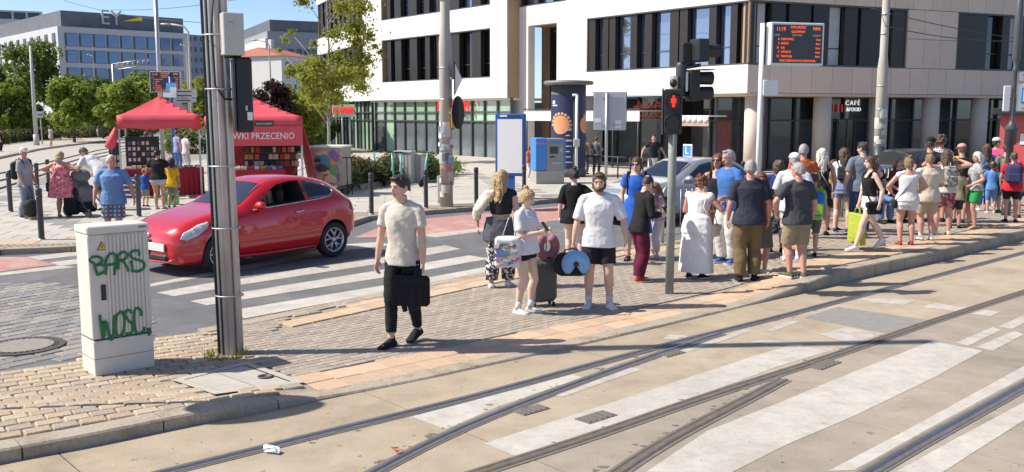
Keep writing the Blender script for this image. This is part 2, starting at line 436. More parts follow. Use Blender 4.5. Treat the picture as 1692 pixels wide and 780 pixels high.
def rail(ln, u0, u1, gauge_side, worn):
 us = np.arange(u0, u1, .3)
 def strip(a, b, z, nm, m, crown=0, par=None):
  vs = []; fs = []
  for u in us:
   v = ln.v(u)
   row = [(a, z)] if not crown else [(a, z - crown)]
   row += [(a + (b - a) * t, z) for t in (.25, .75)] if crown else []
   row += [(b, z - crown if crown else z)]
   for o_, zz in row: vs.append((*xy(u, v + o_), zz))
  k = len(row)
  for i in range(len(us) - 1):
   for j in range(k - 1): fs.append((i * k + j, i * k + j + 1, (i + 1) * k + j + 1, (i + 1) * k + j))
  bb = MB(); bb.add(vs, fs, 0, crown > 0)
  o = bb.build(nm, m, par, False)
  bm = bmesh.new(); bm.from_mesh(o.data); bm.normal_update()
  for f in bm.faces:
   if f.normal.z < 0: f.normal_flip()
  bm.to_mesh(o.data); bm.free()
  return o
 g = gauge_side
 head = strip(-.027, .027, .014, 'tram_rail', RAILTOP if not worn else RAILRUST, .012, bed)
 strip(*sorted((g * .026, g * .060)), .0035, 'flange_groove', RAILRUST, 0, head)
 strip(*sorted((g * .060, g * .078)), .008, 'rail_lip', RAILTOP if not worn else RAILRUST, .005, head)
 strip(*sorted((-g * .027, -g * .058)), .0045, 'rail_seal', RAILSEAL, 0, head)
 strip(*sorted((g * .078, g * .098)), .0048, 'rail_seal', RAILSEAL, 0, head)
rail(RAILS['a'], -1.5, 33, 1, False)
rail(RAILS['b'], -.5, RAILS['b'].p[-1][0], 1, False)
rail(RAILS['c'], -1.0, 33, -1, True)
rail(RAILS['d'], -1.0, RAILS['d'].p[-1][0], -1, True)
rail(RAILS['e'], .5, 30, 1, False)
class Off:
 def __init__(s, l, d): s.l = l; s.d = d
 def v(s, u): return s.l.v(u) + s.d + .11 * max(0, 7.2 - u) ** 1.5
rail(Off(RAILS['e'], 1.0), 2.2, 30, -1, False)
def marks(parent, polys, m, z, nm='road_marking'):
 for P in polys: sheet(nm, GL(P), z, m, parent)
marks(bed, [[(680, 689), (790, 660), (946, 619), (962, 624), (820, 674), (736, 710)],
   [(800, 733), (1000, 669), (1141, 623), (1254, 586), (1300, 573), (1381, 577), (1282, 607), (1211, 634), (1085, 677), (1000, 708), (858, 757)],
   [(1068, 780), (1169, 712), (1282, 668), (1413, 613.5), (1540, 564), (1624, 580), (1542, 625), (1413, 687), (1300, 735), (1203, 784)],
   [(1368, 779), (1506, 706.6), (1692, 605), (1760, 568), (1770, 584), (1692, 624), (1525, 714), (1413, 777)],
   [(1480, 780), (1576, 727), (1692, 665), (1760, 628), (1765, 650), (1692, 695), (1621, 740), (1556, 782)]], PAINT, .0025)
marks(bed, [[(1578, 567), (1600, 572), (1655, 545), (1640, 541)], [(1650, 540), (1672, 544), (1720, 520), (1705, 515)], [(1612, 574), (1640, 580), (1692, 553), (1676, 547)],
   [(1700, 547), (1715, 552), (1760, 530), (1745, 524)],
   [(1521, 508), (1546, 501), (1608, 510), (1583, 515)], [(1418, 493), (1515, 496), (1493, 504), (1440, 500)], [(1603, 519), (1628, 512.5), (1653, 515), (1637, 523)],
   [(1264, 546), (1303, 531), (1323, 531), (1278, 548)], [(1355, 553), (1397, 541), (1459, 552), (1408, 569)], [(1255, 562), (1330, 567), (1325, 574), (1235, 566)],
   [(1090, 588), (1140, 573), (1230, 545), (1240, 548), (1150, 578), (1100, 592)], [(905, 652), (1040, 607), (1060, 611), (930, 656)], [(1105, 552), (1140, 556), (1128, 562), (1095, 561)]], PAINTW, .0027)
GREYPATCH = mat('asphalt_patch', (.25, .24, .225), .9, .15, 8, bump=.4, bscale=120, world=True)
sheet('asphalt_patch', GL([(1328, 525), (1384, 507), (1546, 531), (1476, 552)]), .0022, GREYPATCH, bed)
IRON = mat('cast_iron', (.12, .105, .095), .6, .25, 14, metal=.5, bump=.3, bscale=60)
for px, py, sx, sy, a in ((878, 678, .30, .15, 0), (1362, 603, .42, .16, .05), (985, 690, .34, .17, 0), (1110, 585, .30, .13, 0)):
 p = G(px, py); ang = math.atan2(TU.y, TU.x) + a
 b = MB(); b.box((0, 0, .002), (sx, sy, .012))
 o = b.build('rail_drain_box', RAILSEAL, bed); o.location = (p.x, p.y, .0); o.rotation_euler = (0, 0, ang)
 b = MB()
 for k in range(5): b.box((-sx * .4 + k * sx * .2, 0, .012), (sx * .06, sy * .8, .006))
 b.build('grate_bar', RAILSEAL, o)
marks(road, [[(382, 512), (404.6, 508.5), (646, 469), (840, 434), (960, 414), (985, 420), (840, 448), (640, 482), (404, 525.5)],
             [(314, 497), (404, 481.5), (646, 443), (775, 421.5), (809, 427), (646, 456), (404, 494), (342, 504)]], PAINT, -.004)
marks(road, [[(258, 483), (348, 467), (406, 459), (643, 420), (735, 405), (762, 411), (643, 433), (406, 469), (287, 489)],
             [(226, 473), (575, 403), (630, 399), (645, 405), (575, 413), (250, 473)], [(690, 388), (800, 376), (812, 380), (720, 392)],
             [(44, 424), (125, 415), (170, 410), (170, 417), (66, 429)], [(82, 433), (125, 428), (180, 421), (190, 428), (98, 439)], [(-40, 455), (100, 438), (125, 441), (0, 455), (-40, 461)]], PAINTW, -.004)
marks(road, [[(585, 392), (650, 366), (800, 352), (1000, 333), (1010, 350), (800, 382), (690, 390)], [(-60, 431), (0, 424), (44, 424), (92, 436.5), (0, 448), (-60, 456)]], REDASPH, -.0045, 'cycle_lane')
rg = random.Random(17); b = MB()
for key, n, sd in (('b', 50, -1), ('d', 60, -1), ('a', 20, 1), ('c', 30, -1)):
 L_ = RAILS[key]; u0, u1 = max(L_.p[0][0], 1.5), min(L_.p[-1][0], 12)
 for _ in range(n):
  u = rg.uniform(u0, u1); o_ = sd * (.06 + abs(rg.gauss(0, .05))); r = rg.uniform(.005, .022); cx, cy = xy(u, L_.v(u) + o_)
  b.add([(cx + r * rg.uniform(.5, 1.6) * math.cos(k * 1.05) * 1.5, cy + r * rg.uniform(.5, 1.6) * math.sin(k * 1.05), .0031 + _ * 1e-5) for k in range(6)], [(0, 1, 2, 3, 4, 5)])
o = b.build('rail_grime', mat('grime', (.19, .155, .12), .95, .3, 30, world=True), bed); o['kind'] = 'stuff'
PLAT_U = np.concatenate([np.arange(-3.0, 18, .25), np.arange(18, 42, 1.0)])
def platform_base():
 vs = []; fs = []; n = 14
 for u in PLAT_U:
  a = NEAR.v(u) - .15; b_ = FARL.v(u) + .1
  for i in range(n + 1):
   v = a + (b_ - a) * i / n
   x, y = xy(u, v); vs.append((x, y, zp(x, y) - .017))
 for i in range(len(PLAT_U) - 1):
  for j in range(n): fs.append((i * (n + 1) + j, i * (n + 1) + j + 1, (i + 1) * (n + 1) + j + 1, (i + 1) * (n + 1) + j))
 b = MB(); b.add(vs, fs); return b.build('platform', FILL, None)
plat = platform_base(); plat['kind'] = 'structure'
def kerbline(ln, u0, u1, du, w, side, zbot, parent, m, tt=lambda x, y: zp(x, y)):
 u = u0
 while u < u1:
  dz_ = random.uniform(-.004, .004); ue = u + du * random.uniform(.92, 1.08); n = 3; vs = []; fs = []
  for i in range(n + 1):
   uu = u + .006 + (ue - u - .012) * i / n; v = ln.v(uu)
   z = tt(*xy(uu, v)) + .003 + dz_
   c = min(.016, max(.003, (z - zbot) * .3))
   for o_, zz in ((0, zbot), (0, z - c), (side * c, z), (side * w, z), (side * w, zbot)):
    vs.append((*xy(uu, v + o_), zz))
  for i in range(n):
   for j in range(4): fs.append((i * 5 + j, i * 5 + j + 1, (i + 1) * 5 + j + 1, (i + 1) * 5 + j))
  fs += [(0, 1, 2, 3, 4), tuple(n * 5 + k for k in (4, 3, 2, 1, 0))]
  b = MB(); b.add(vs, fs); b.build('kerb_stone', m, parent)
  u = ue
kerbline(NEAR, -2.2, 32, 1.02, .22, -1, -.05, plat, GRAN)
kerbline(FARL, 4.4, 34, 1.0, .24, 1, -.05, plat, GRAN)
INSET = GL([(270, 628), (405, 601), (470, 640), (345, 652)], .05)
INSET = [GP(*q) for q in ((283, 628), (408, 598), (505, 632), (355, 652))]
def dn(x, y): u, v = uv((x, y)); return NEAR.v(u) - v
def df(x, y): u, v = uv((x, y)); return v - FARL.v(u)
SPLIT = [GP(345, 548), GP(500, 640)]
def leftof(x, y):
 (a, b) = SPLIT; return (b.x - a.x) * (y - a.y) - (b.y - a.y) * (x - a.x)
def z_setts(x, y): return dn(x, y) > .26 and df(x, y) > .12 and x < -1.5 and (leftof(x, y) < 0) and not inpoly(x, y, INSET)
_q = GP(60, 680)
if leftof(_q.x, _q.y) > 0:
 _l0 = leftof
 def leftof(x, y): return -_l0(x, y)
def z_org(x, y):
 if leftof(x, y) < 0: return False
 d = dn(x, y)
 if .23 < d < .83: return True
 f = df(x, y); return .30 < f < .86 and x > -2.75 and x < 3.2
def z_tile(x, y): return leftof(x, y) >= 0 and dn(x, y) > .25 and df(x, y) > .24 and not z_org(x, y) and not inpoly(x, y, INSET)
TA = math.atan2(TU.y, TU.x)
pave('sett', plat, z_setts, (-7.5, 4.5, -1.4, 12), TA - .12, .20, .15, .014, zp, STONE_T, rnd=.005, ch=.008, stagger=.5, jit=.005, rotj=.05)
pave('paving_slab', plat, lambda x, y: z_org(x, y) and dn(x, y) < .9, (-3.2, 7.5, 14, 24), TA - .02, .30, .30, .006, zp, ORNG, rnd=.002, ch=.005, stagger=0)
_a, _b = G(500, 511), G(900, 431)
pave('paving_slab', plat, lambda x, y: z_org(x, y) and dn(x, y) >= .9, (-3.2, 7.5, 14, 24), math.atan2(_b.y - _a.y, _b.x - _a.x), .30, .30, .006, zp, ORNG, rnd=.002, ch=.005, stagger=0, org=(_a.x, _a.y))
pave('paver', plat, z_tile, (-5, 7.5, 13, 26), TA + .03, .20, .10, .007, zp, TILE_M, rnd=.003, ch=.006, stagger=.5)
ic = sum((Vector(q) for q in INSET), Vector()) / 4
cv = MB()
P4 = [Vector(q) - ic for q in INSET]
for k in range(4):
 a, b_ = P4[k], P4[(k + 1) % 4]
 cv.add([a + Vector((0, 0, .004)), b_ + Vector((0, 0, .004)), b_ * .8 + Vector((0, 0, .004)), a * .8 + Vector((0, 0, .004))], [(0, 1, 2, 3)])
CONCP = mat('cover_concrete', (.43, .40, .35), .85, .1, 6, bump=.3, bscale=60)
cover = cv.build('service_cover', CONCP, plat); cover.location = ic
for t in (0, 1):
 L0 = P4[0].lerp(P4[1], t * .5) * .78; L1 = P4[0].lerp(P4[1], t * .5 + .49) * .78; L2 = P4[3].lerp(P4[2], t * .5 + .49) * .78; L3 = P4[3].lerp(P4[2], t * .5) * .78
 h = Vector((0, 0, .001)); b = MB(); b.add([L0 + h, L1 + h, L2 + h, L3 + h], [(0, 1, 2, 3)]); b.build('cover_panel', CONCP, cover)
b = MB(); b.lathe([(.07, 0), (.075, .008), (.05, .008), (.05, .002)], 16); o = b.build('cover_ring', IRON, cover); o.location = GP(455, 624) - ic + Vector((-.1, .02, .003))
cob = GL([(-90, 560), (-60, 480), (0, 468), (90, 466), (160, 480), (262, 535), (258, 555), (129, 591), (0, 609), (-90, 624)])
pave('cobble', road, lambda x, y: inpoly(x, y, cob), (-8, 8.6, -3.6, 17), TA + .25, .28, .19, .012, lambda x, y: .002, STONE_C, rnd=.007, ch=.010, stagger=.5, jit=.006, rotj=.06, h=.04)
mh = G(38, 573)
b = MB(); b.lathe([(.42, -.02), (.42, .012), (.36, .012), (.36, .006), (.31, .006), (.31, .012), (.02, .012)], 40, smooth=False)
manhole = b.build('manhole_cover', IRON, road); manhole.location = (mh.x, mh.y, .004)
b = MB(); b.lathe([(.305, 0), (.305, .001)], 40, smooth=False); o = b.build('cover_fill', FILLG, manhole); o.location = (0, 0, .0145)
b = MB()
for k in range(36):
 t = k * math.pi / 18; b.box((.335 * math.cos(t), .335 * math.sin(t), .008), (.03, .022, .012), t)
b.build('cover_rib', RAILSEAL, manhole)
KB = GL([(-120, 434), (0, 421), (118, 416), (260, 405), (350, 398), (480, 389), (575, 376), (612, 364), (700, 355), (800, 347), (930, 333), (1100, 318), (1300, 301)]) + [Vector((30, 47.5, 0)), Vector((60, 72, 0))]
TR = GL([(290, 240), (240, 248), (190, 258), (152, 269), (76, 293), (0, 319), (-60, 341), (-120, 365)], .03)
PAVP = KB + [Vector((70, 110, 0)), Vector((-30, 110, 0))] + TR
farp = sheet('pavement', [p + Vector((0, 0, 0)) for p in PAVP], ZFAR - .014, FILLG, kind='structure')
for i in range(len(KB) - 2):
 a, b_ = KB[i], KB[i + 1]; d = (b_ - a); L_ = d.length; n = max(1, round(L_ / 1.0)); rz = math.atan2(d.y, d.x)
 for k in range(n):
  c = a + d * ((k + .5) / n)
  b = MB(); b.box((0, .085, 0), (L_ / n - .012, .17, ZFAR + .06), bev=.012)
  o = b.build('kerb_stone', GRAN, farp); o.location = (c.x, c.y, (ZFAR - .06) / 2 + .004); o.rotation_euler = (0, 0, rz)
def kd(x, y):
 best = 9
 for i in range(len(KB) - 1):
  a, b_ = KB[i], KB[i + 1]; d = b_ - a; t = max(0, min(1, ((x - a.x) * d.x + (y - a.y) * d.y) / (d.x ** 2 + d.y ** 2)))
  best = min(best, math.hypot(x - a.x - d.x * t, y - a.y - d.y * t))
 return best
PAVI = [(p.x, p.y) for p in PAVP]
GREYP = GL([(14, 353), (76, 351), (150, 368), (245, 392), (245, 409), (150, 390), (80, 371)], ZFAR)
HEDGEP = GL([(556, 322), (575, 312), (700, 304), (712, 300), (716, 288), (640, 284), (556, 292)], ZFAR)
def z_far(x, y): return inpoly(x, y, PAVI) and kd(x, y) > .72 and y < 57
def z_farb(x, y): return inpoly(x, y, PAVI) and .2 < kd(x, y) <= .70 and y < 40
pave('plaza_slab', farp, z_far, (-16, 15, 24, 57), .12, .75, .5, .012, lambda x, y: ZFAR, SLAB_L, rnd=.002, ch=.006, stagger=.5, h=.03,
     pick=lambda x, y: SLAB_G if inpoly(x, y, GREYP) else (SLAB_G if (y > 20 and ((x * .97 + y * .25) % 7.5) < .55) else (ORNG if (x < -7.3 and abs(kd(x, y) - 1.0) < .25) else None)))
pave('pavement_sett', farp, z_farb, (-14, 15, 12, 40), .25, .12, .12, .012, lambda x, y: ZFAR, [STONE_T[2], STONE_T[0], STONE_C[3]], rnd=.004, ch=.012, stagger=.5, h=.03)
TCON = mat('far_track_concrete', (.40, .375, .335), .85, .1, 1.5, world=True, bump=.2, bscale=30)
TRK2 = GL([(-300, 420), (-120, 365), (-60, 341), (0, 319), (76, 293), (152, 269), (190, 258), (240, 248), (290, 240), (300, 232), (185, 233), (100, 243), (60, 249), (0, 262), (-60, 274), (-300, 330)])
trk2 = sheet('tram_street', TRK2, .012, TCON, kind='structure')
for off in ((-60, 312, 0, 299, 90, 275, 160, 255, 230, 241), (-60, 298, 0, 287, 90, 266, 160, 249, 225, 238.5), (-60, 330, 0, 312, 80, 286, 160, 261, 235, 244)):
 pts = [G(off[i], off[i + 1], .02) for i in range(0, 10, 2)]
 b = MB(); b.tube(pts, .05, 6); b.build('tram_rail', RAILSEAL, trk2)
SIDE = mat('far_side_pavement', (.42, .385, .33), .9, .12, 1.5, world=True)
sd = sheet('footpath', GL([(-300, 330), (-60, 274), (0, 262), (60, 249), (100, 243), (185, 233), (185, 228), (60, 232), (-300, 262)]), .08, SIDE, kind='structure')
pts = GL([(-60, 274), (0, 262), (60, 249), (100, 243), (185, 233)])
b = MB()
for i in range(4):
 d = pts[i + 1] - pts[i]; c = (pts[i] + pts[i + 1]) / 2; b.box((c.x, c.y, .05), (d.length, .3, .16), math.atan2(d.y, d.x))
b.build('kerb_stone', GRAN, sd)
# ================================================================ BUILDINGS
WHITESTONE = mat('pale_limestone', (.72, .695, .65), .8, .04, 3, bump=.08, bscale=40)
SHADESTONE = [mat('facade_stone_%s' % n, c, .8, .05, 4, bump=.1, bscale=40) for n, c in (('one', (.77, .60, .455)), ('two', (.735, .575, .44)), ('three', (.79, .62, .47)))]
BROWNST = mat('brown_travertine', (.37, .255, .165), .8, .10, 3, bump=.1, bscale=30, stretch=(1, 1, 4))
JOINT = mat('facade_joint', (.19, .165, .145), .9, .1)
FIN = mat('window_fin', (.022, .016, .014), .45, .2, 4)
FRAMEM = mat('window_frame', (.07, .072, .075), .4, .1)
GLASSU = mat('upper_glass', (.22, .27, .36), .03, .1, .6, metal=.75, coat=.5)
GLASSD = mat('dark_glass', (.012, .013, .014), .05, .2, .5, spec=.5, coat=.35)
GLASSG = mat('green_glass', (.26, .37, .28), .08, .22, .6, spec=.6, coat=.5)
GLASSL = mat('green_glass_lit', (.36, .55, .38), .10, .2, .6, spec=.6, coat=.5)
GLASSS = mat('shop_glass', (.075, .085, .085), .04, .4, .8, spec=.6, coat=.5)
REDLET = mat('red_letter', (.85, .03, .025), .4, .05, emit=.25)
WHLET = mat('white_letter', (.85, .85, .85), .4, .02, emit=.4)
BLIND = mat('pale_blind', (.60, .61, .60), .6, .1, 3)
def wallbox(bd, a, b, z0, z1, t, name, m, parent, off=0.0):
 """slab from ground point a to b, outer face on the line, thickness t inward; bd = outward normal"""
 d = Vector((b[0] - a[0], b[1] - a[1], 0)); L = d.length; rz = math.atan2(d.y, d.x)
 c = (Vector((a[0], a[1], 0)) + Vector((b[0], b[1], 0))) / 2 - bd * (t / 2 - off)
 mb = MB(); mb.box((0, 0, 0), (L, t, z1 - z0)); o = mb.build(name, m, parent)
 o.location = (c.x, c.y, (z0 + z1) / 2); o.rotation_euler = (0, 0, rz); return o
def along(a, b, t): return Vector((a[0] + (b[0] - a[0]) * t, a[1] + (b[1] - a[1]) * t, 0))
def strip(bd, a, b, z0, z1, pattern, parent, depth=.5, fin=True, gl=None):
 """a window: recessed frame with panes and dark fins; pattern = list of (width, kind)"""
 L = (Vector(b) - Vector(a)).length; tot = sum(w for w, k in pattern); x = 0
 win = thing('window', None, None); win.parent = parent
 d = (Vector(b) - Vector(a)).normalized(); rz = math.atan2(d.y, d.x)
 win.location = (a[0], a[1], 0); win.rotation_euler = (0, 0, rz)
 sgn = 1 if Vector((-d.y, d.x, 0)).dot(bd) > 0 else -1      # local +y outward?
 for nm, zc, hh in (('sill', z0 + .03, .06), ('head', z1 - .03, .06)):
  mb = MB(); mb.box((L / 2, -sgn * depth * .5, zc), (L, depth, hh)); mb.build(nm, FRAMEM, win)
 for nm, xc in (('reveal', .02), ('reveal', L - .02)):
  mb = MB(); mb.box((xc, -sgn * (depth * .5 + .002), (z0 + z1) / 2), (.04, depth - .01, z1 - z0 - .13)); mb.build(nm, BROWNST, win)
 for w, k in pattern:
  ww = w * L / tot
  if k == 'f':
   mb = MB(); mb.box((x + ww / 2, -sgn * (depth * .42), (z0 + z1) / 2), (ww, depth * .55, z1 - z0 - .14)); mb.build('fin', FIN, win)
  else:
   g = {'g': gl or GLASSU, 'd': GLASSD, 'b': BLIND}[k]
   mb = MB(); mb.box((x + ww / 2, -sgn * depth * .85, (z0 + z1) / 2), (ww - .03, .03, z1 - z0 - .13)); mb.build('pane', g, win)
   mb = MB(); mb.box((x + ww / 2, -sgn * (depth * .80), z0 + (z1 - z0) * .30), (ww - .02, .05, .05)); mb.build('transom', FRAMEM, win)
  x += ww
 mb = MB(); mb.box((L / 2, -sgn * (depth + .06), (z0 + z1) / 2), (L, .08, z1 - z0)); mb.build('back_panel', FIN, win)
 return win
bld = thing('office_building', 'large pale stone corner office building with dark strip windows and a glazed ground floor', 'building', (0, 0, 0))
dA = Vector((.622, -.783, 0)); nA = Vector((-.783, -.622, 0))
K1 = Vector((-.26, 50.1, 0)); K0 = K1 - dA * 14.35
KD = K0 + Vector((-3.6, 8.2, 0)).normalized() * 15
nD = Vector((-8.2, -3.6, 0)).normalized()
CR = Vector((9.26, 37.6, 0)); K3 = CR - dA * 10.75
dB = Vector((.916, .401, 0)); nB = Vector((.401, -.916, 0))
BE = CR + dB * 34
ZS, ZB, ZT, ZB2, ZT2, ZTOP = 3.3, 4.4, 7.0, 8.2, 10.8, 15.5
T = .45
def pxline(px, P, d):           # parameter along a plan line where a pixel column meets it
 k = (px - CX) / F
 k2 = k / _cp * 1.0
 return (k2 * P.y - P.x) / (d.x - k2 * d.y)
sW0, sW1 = pxline(636, K0, dA), pxline(811, K0, dA)
A = lambda s: K0 + dA * s
LA = 14.35
for z0, z1 in ((ZS, ZB), (ZT, ZB2), (ZT2, ZTOP)):
 wallbox(nA, A(0), A(LA), z0, z1, T, 'wall', WHITESTONE, bld)
for z0, z1 in ((ZB, ZT), (ZB2, ZT2)):
 wallbox(nA, A(0), A(sW0), z0, z1, T, 'wall', WHITESTONE, bld); wallbox(nA, A(sW1), A(LA), z0, z1, T, 'wall', WHITESTONE, bld)
random.seed(3)
patA = [(.35, 'd'), (.25, 'f'), (.3, 'd'), (.45, 'f'), (.6, 'd'), (.5, 'f'), (.55, 'd'), (.3, 'f'), (.45, 'd'), (.35, 'f'), (.5, 'd'), (.55, 'f'), (.75, 'd'), (.5, 'f'), (.6, 'd')]
strip(nA, A(sW0), A(sW1), ZB, ZT, patA, bld, .55)
patA2 = [(w, 'g' if k == 'd' else k) for w, k in patA]
strip(nA, A(sW0), A(sW1), ZB2, ZT2, patA2, bld, .55)
nR = dA.copy(); R1_ = K1 - nA * 1.0
for k in range(5):
 z0 = ZS + k * 2.6; wallbox(nR, K1 + Vector((0, 0, 0)) - nA * T - nR * .0, R1_ - nA * .6, z0 + .008, z0 + 2.592, .3, 'panel', BROWNST, bld)
wallbox(nR, K1 - nA * .002, K1 - nA * T, ZS, ZTOP, .02, 'wall', BROWNST, bld, .022)
D = lambda s: K0 + (KD - K0).normalized() * s
for z0, z1 in ((ZS, ZB), (ZT, ZB2), (ZT2, ZTOP)):
 wallbox(nD, D(15), D(0), z0, z1, T, 'wall', WHITESTONE, bld)
for z0, z1 in ((ZB, ZT), (ZB2, ZT2)):
 wallbox(nD, D(1.2), D(0), z0, z1, T, 'wall', WHITESTONE, bld)
 strip(nD, D(14.5), D(1.2), z0, z1, [(.5, 'd'), (.4, 'f')] * 10, bld, .5)
gi = A(0) - nA * .35
def glazing(a, b, nrm, n, parent, pick, z0=ZFAR, z1=ZS, bands=((0, .62), (.62, .78), (.78, 1))):
 d = (b - a); L = d.length; rz = math.atan2(d.y, d.x)
 for i in range(n + 1):
  p = along(a, b, i / n); mb = MB(); mb.box((0, 0, 0), (.09, .16, z1 - z0)); o = mb.build('mullion', FRAMEM, parent); o.location = (p.x, p.y, (z0 + z1) / 2); o.rotation_euler = (0, 0, rz)
 for bi, (f0, f1) in enumerate(bands):
  za, zb = z0 + (z1 - z0) * f0, z0 + (z1 - z0) * f1
  mb = MB(); mb.box((0, 0, 0), (L, .13, .07)); o = mb.build('rail', FRAMEM, parent); c = along(a, b, .5); o.location = (c.x, c.y, zb - .035); o.rotation_euler = (0, 0, rz)
  for i in range(n):
   m = pick(i, bi)
   p = along(a, b, (i + .5) / n) - nrm * .05
   mb = MB(); mb.box((0, 0, 0), (L / n - .10, .03, zb - za - .08)); o = mb.build('pane', m, parent); o.location = (p.x, p.y, (za + zb) / 2 - .035); o.rotation_euler = (0, 0, rz)
rg = random.Random(5)
GLASSP = mat('shop_glass_pale', (.13, .155, .165), .05, .5, .5, spec=.6, coat=.5)
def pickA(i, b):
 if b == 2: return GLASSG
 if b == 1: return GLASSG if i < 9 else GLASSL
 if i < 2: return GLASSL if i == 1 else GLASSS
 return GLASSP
glazing(A(.3) - nA * .3, A(LA) - nA * .3, nA, 12, bld, pickA)
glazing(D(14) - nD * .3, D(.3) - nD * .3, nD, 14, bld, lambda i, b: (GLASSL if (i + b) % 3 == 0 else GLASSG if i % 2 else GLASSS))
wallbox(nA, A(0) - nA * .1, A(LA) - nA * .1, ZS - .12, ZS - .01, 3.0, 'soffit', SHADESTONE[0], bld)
mb = MB(); mb.box((0, 0, 0), (13.5, .5, 2.9)); o = mb.build('interior_wall', BLIND, bld); c = A(LA / 2) - nA * 5; o.location = (c.x, c.y, 1.65); o.rotation_euler = (0, 0, math.atan2(dA.y, dA.x))
s0, s1 = pxline(716, K0, dA), pxline(787, K0, dA)
c = A((s0 + s1) / 2) + nA * .02
text('ROSSMANN', .74, bld, REDLET, frame((c.x, c.y, 2.5 + .012 * 54 - .30), dA), spacing=1.0, sx=.80, depth=.03)
sg = thing('shop_sign', 'small red lettered shop sign on two steel posts by the glazed left end', 'sign', tuple(AT(569, 255, 57)))
sg.location = (AT(569, 255, 57).x, 57, ZFAR)
text('ROSSMANN', .62, sg, REDLET, frame((0, -.05, 2.55), (.95, -.3, 0)), sx=.42, depth=.03)
for sx in (-.1, .35):
 mb = MB(); mb.tube([(sx, .1, 0), (sx, .1, 2.9)], .05, 8); mb.build('post', STEEL, sg)
mb = MB(); mb.box((0, .04, 2.55), (1.5, .05, .75), math.atan2(-.3, .95)); mb.build('sign_board', GLASSG, sg)
PO = K1 - nA * .83
sP0, sP1 = pxline(862, PO, dA), pxline(940, PO, dA) + 1.2
P = lambda s: PO + dA * s
si0, si1 = pxline(872, PO, dA), pxline(918, PO, dA)
zI = 7.0; zP = 8.0
wallbox(nA, P(-.6), P(si0), 0, zP, T, 'wall', WHITESTONE, bld); wallbox(nA, P(si1), P(sP1), 0, zP, T, 'wall', WHITESTONE, bld)
wallbox(nA, P(si0), P(si1), zI, zP, T, 'wall', WHITESTONE, bld)
strip(nA, P(-1), P(sP1), zP, ZT2 + 1, [(1, 'g'), (.1, 'f')] * 5, bld, .4); wallbox(nA, P(-1), P(sP1), ZT2 + 1, ZTOP, T, 'wall', WHITESTONE, bld)
sm_ = pxline(901, PO - nA * 1.6, dA)
for k in range(4): wallbox(nA, P(si0 - .8) - nA * 1.6, (PO - nA * 1.6) + dA * sm_, .1 + k * 1.75 + .008, .1 + (k + 1) * 1.75, .3, 'panel', BROWNST, bld)
strip(nA, (PO - nA * 1.6) + dA * sm_, P(si1 + .5) - nA * 1.6, .1, zI + .1, [(1, 'd'), (.15, 'f'), (1, 'd')], bld, .3)
wallbox(-dA, P(si1) - nA * T, P(si1) - nA * 1.7, 0, zI, .2, 'wall', BROWNST, bld)
mb = MB(); mb.box((0, 0, 0), (3, 1.2, .08)); o = mb.build('portal_soffit', BROWNST, bld); c = P((si0 + si1) / 2) - nA * 1.05; o.location = (c.x, c.y, zI + .04); o.rotation_euler = (0, 0, math.atan2(dA.y, dA.x))
A3 = lambda s: K3 + dA * s
L3 = 10.75; s30 = pxline(966, K3, dA)
ZB3, ZT3 = 4.40, 6.87
wallbox(nA, A3(0), A3(L3), ZS, ZB3, T, 'wall', WHITESTONE, bld); wallbox(nA, A3(0), A3(L3), ZT3, ZTOP, T, 'wall', WHITESTONE, bld)
wallbox(nA, A3(0), A3(s30), ZB3, ZT3, T, 'wall', WHITESTONE, bld)
wallbox(-dA, A3(0) - nA * T, A3(0) - nA * 2.2, 0, ZTOP, .3, 'wall', WHITESTONE, bld, -.002)
pat3 = [(.55, 'f'), (.55, 'g'), (.35, 'f'), (.08, 'd'), (.4, 'f'), (1.0, 'g'), (.42, 'f'), (.52, 'g'), (.42, 'f'), (1.1, 'g'), (.5, 'f'), (.08, 'd'), (.45, 'f'), (1.2, 'g'), (.4, 'f'), (.75, 'g'), (.35, 'f'), (.4, 'g'), (.25, 'f')]
strip(nA, A3(s30), A3(L3 - .02), ZB3, ZT3, pat3, bld, .42)
B = lambda s: CR + dB * s
sB1, sB2 = pxline(1482, CR, dB), pxline(1562, CR, dB)
def panels(a, b, z0, z1, w, parent, rows=1):
 L = (b - a).length; n = max(1, round(L / w)); h = (z1 - z0) / rows
 wallbox(nB, a, b, z0, z1, T - .06, 'wall_core', JOINT, parent, -.045)
 me = {}
 for i in range(n):
  for r in range(rows):
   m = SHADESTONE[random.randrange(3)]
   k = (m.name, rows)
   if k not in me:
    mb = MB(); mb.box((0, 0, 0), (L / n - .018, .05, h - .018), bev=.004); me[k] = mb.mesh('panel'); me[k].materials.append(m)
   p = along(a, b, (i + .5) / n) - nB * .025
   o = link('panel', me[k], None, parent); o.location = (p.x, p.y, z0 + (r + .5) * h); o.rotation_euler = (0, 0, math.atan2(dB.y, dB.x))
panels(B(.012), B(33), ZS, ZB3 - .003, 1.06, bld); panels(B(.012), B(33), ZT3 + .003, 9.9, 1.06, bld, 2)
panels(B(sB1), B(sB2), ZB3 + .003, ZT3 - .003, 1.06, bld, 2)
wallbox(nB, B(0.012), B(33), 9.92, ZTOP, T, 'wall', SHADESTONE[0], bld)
patB = [(.3, 'f'), (.8, 'b'), (.12, 'g'), (.75, 'f'), (.2, 'b'), (.5, 'f'), (.7, 'f'), (.15, 'b'), (.9, 'f'), (.9, 'b'), (.75, 'f'), (.2, 'b'), (1.3, 'f'), (.6, 'b'), (.9, 'f')]
strip(nB, B(.02), B(sB1), ZB3, ZT3, patB, bld, .42, gl=GLASSD)
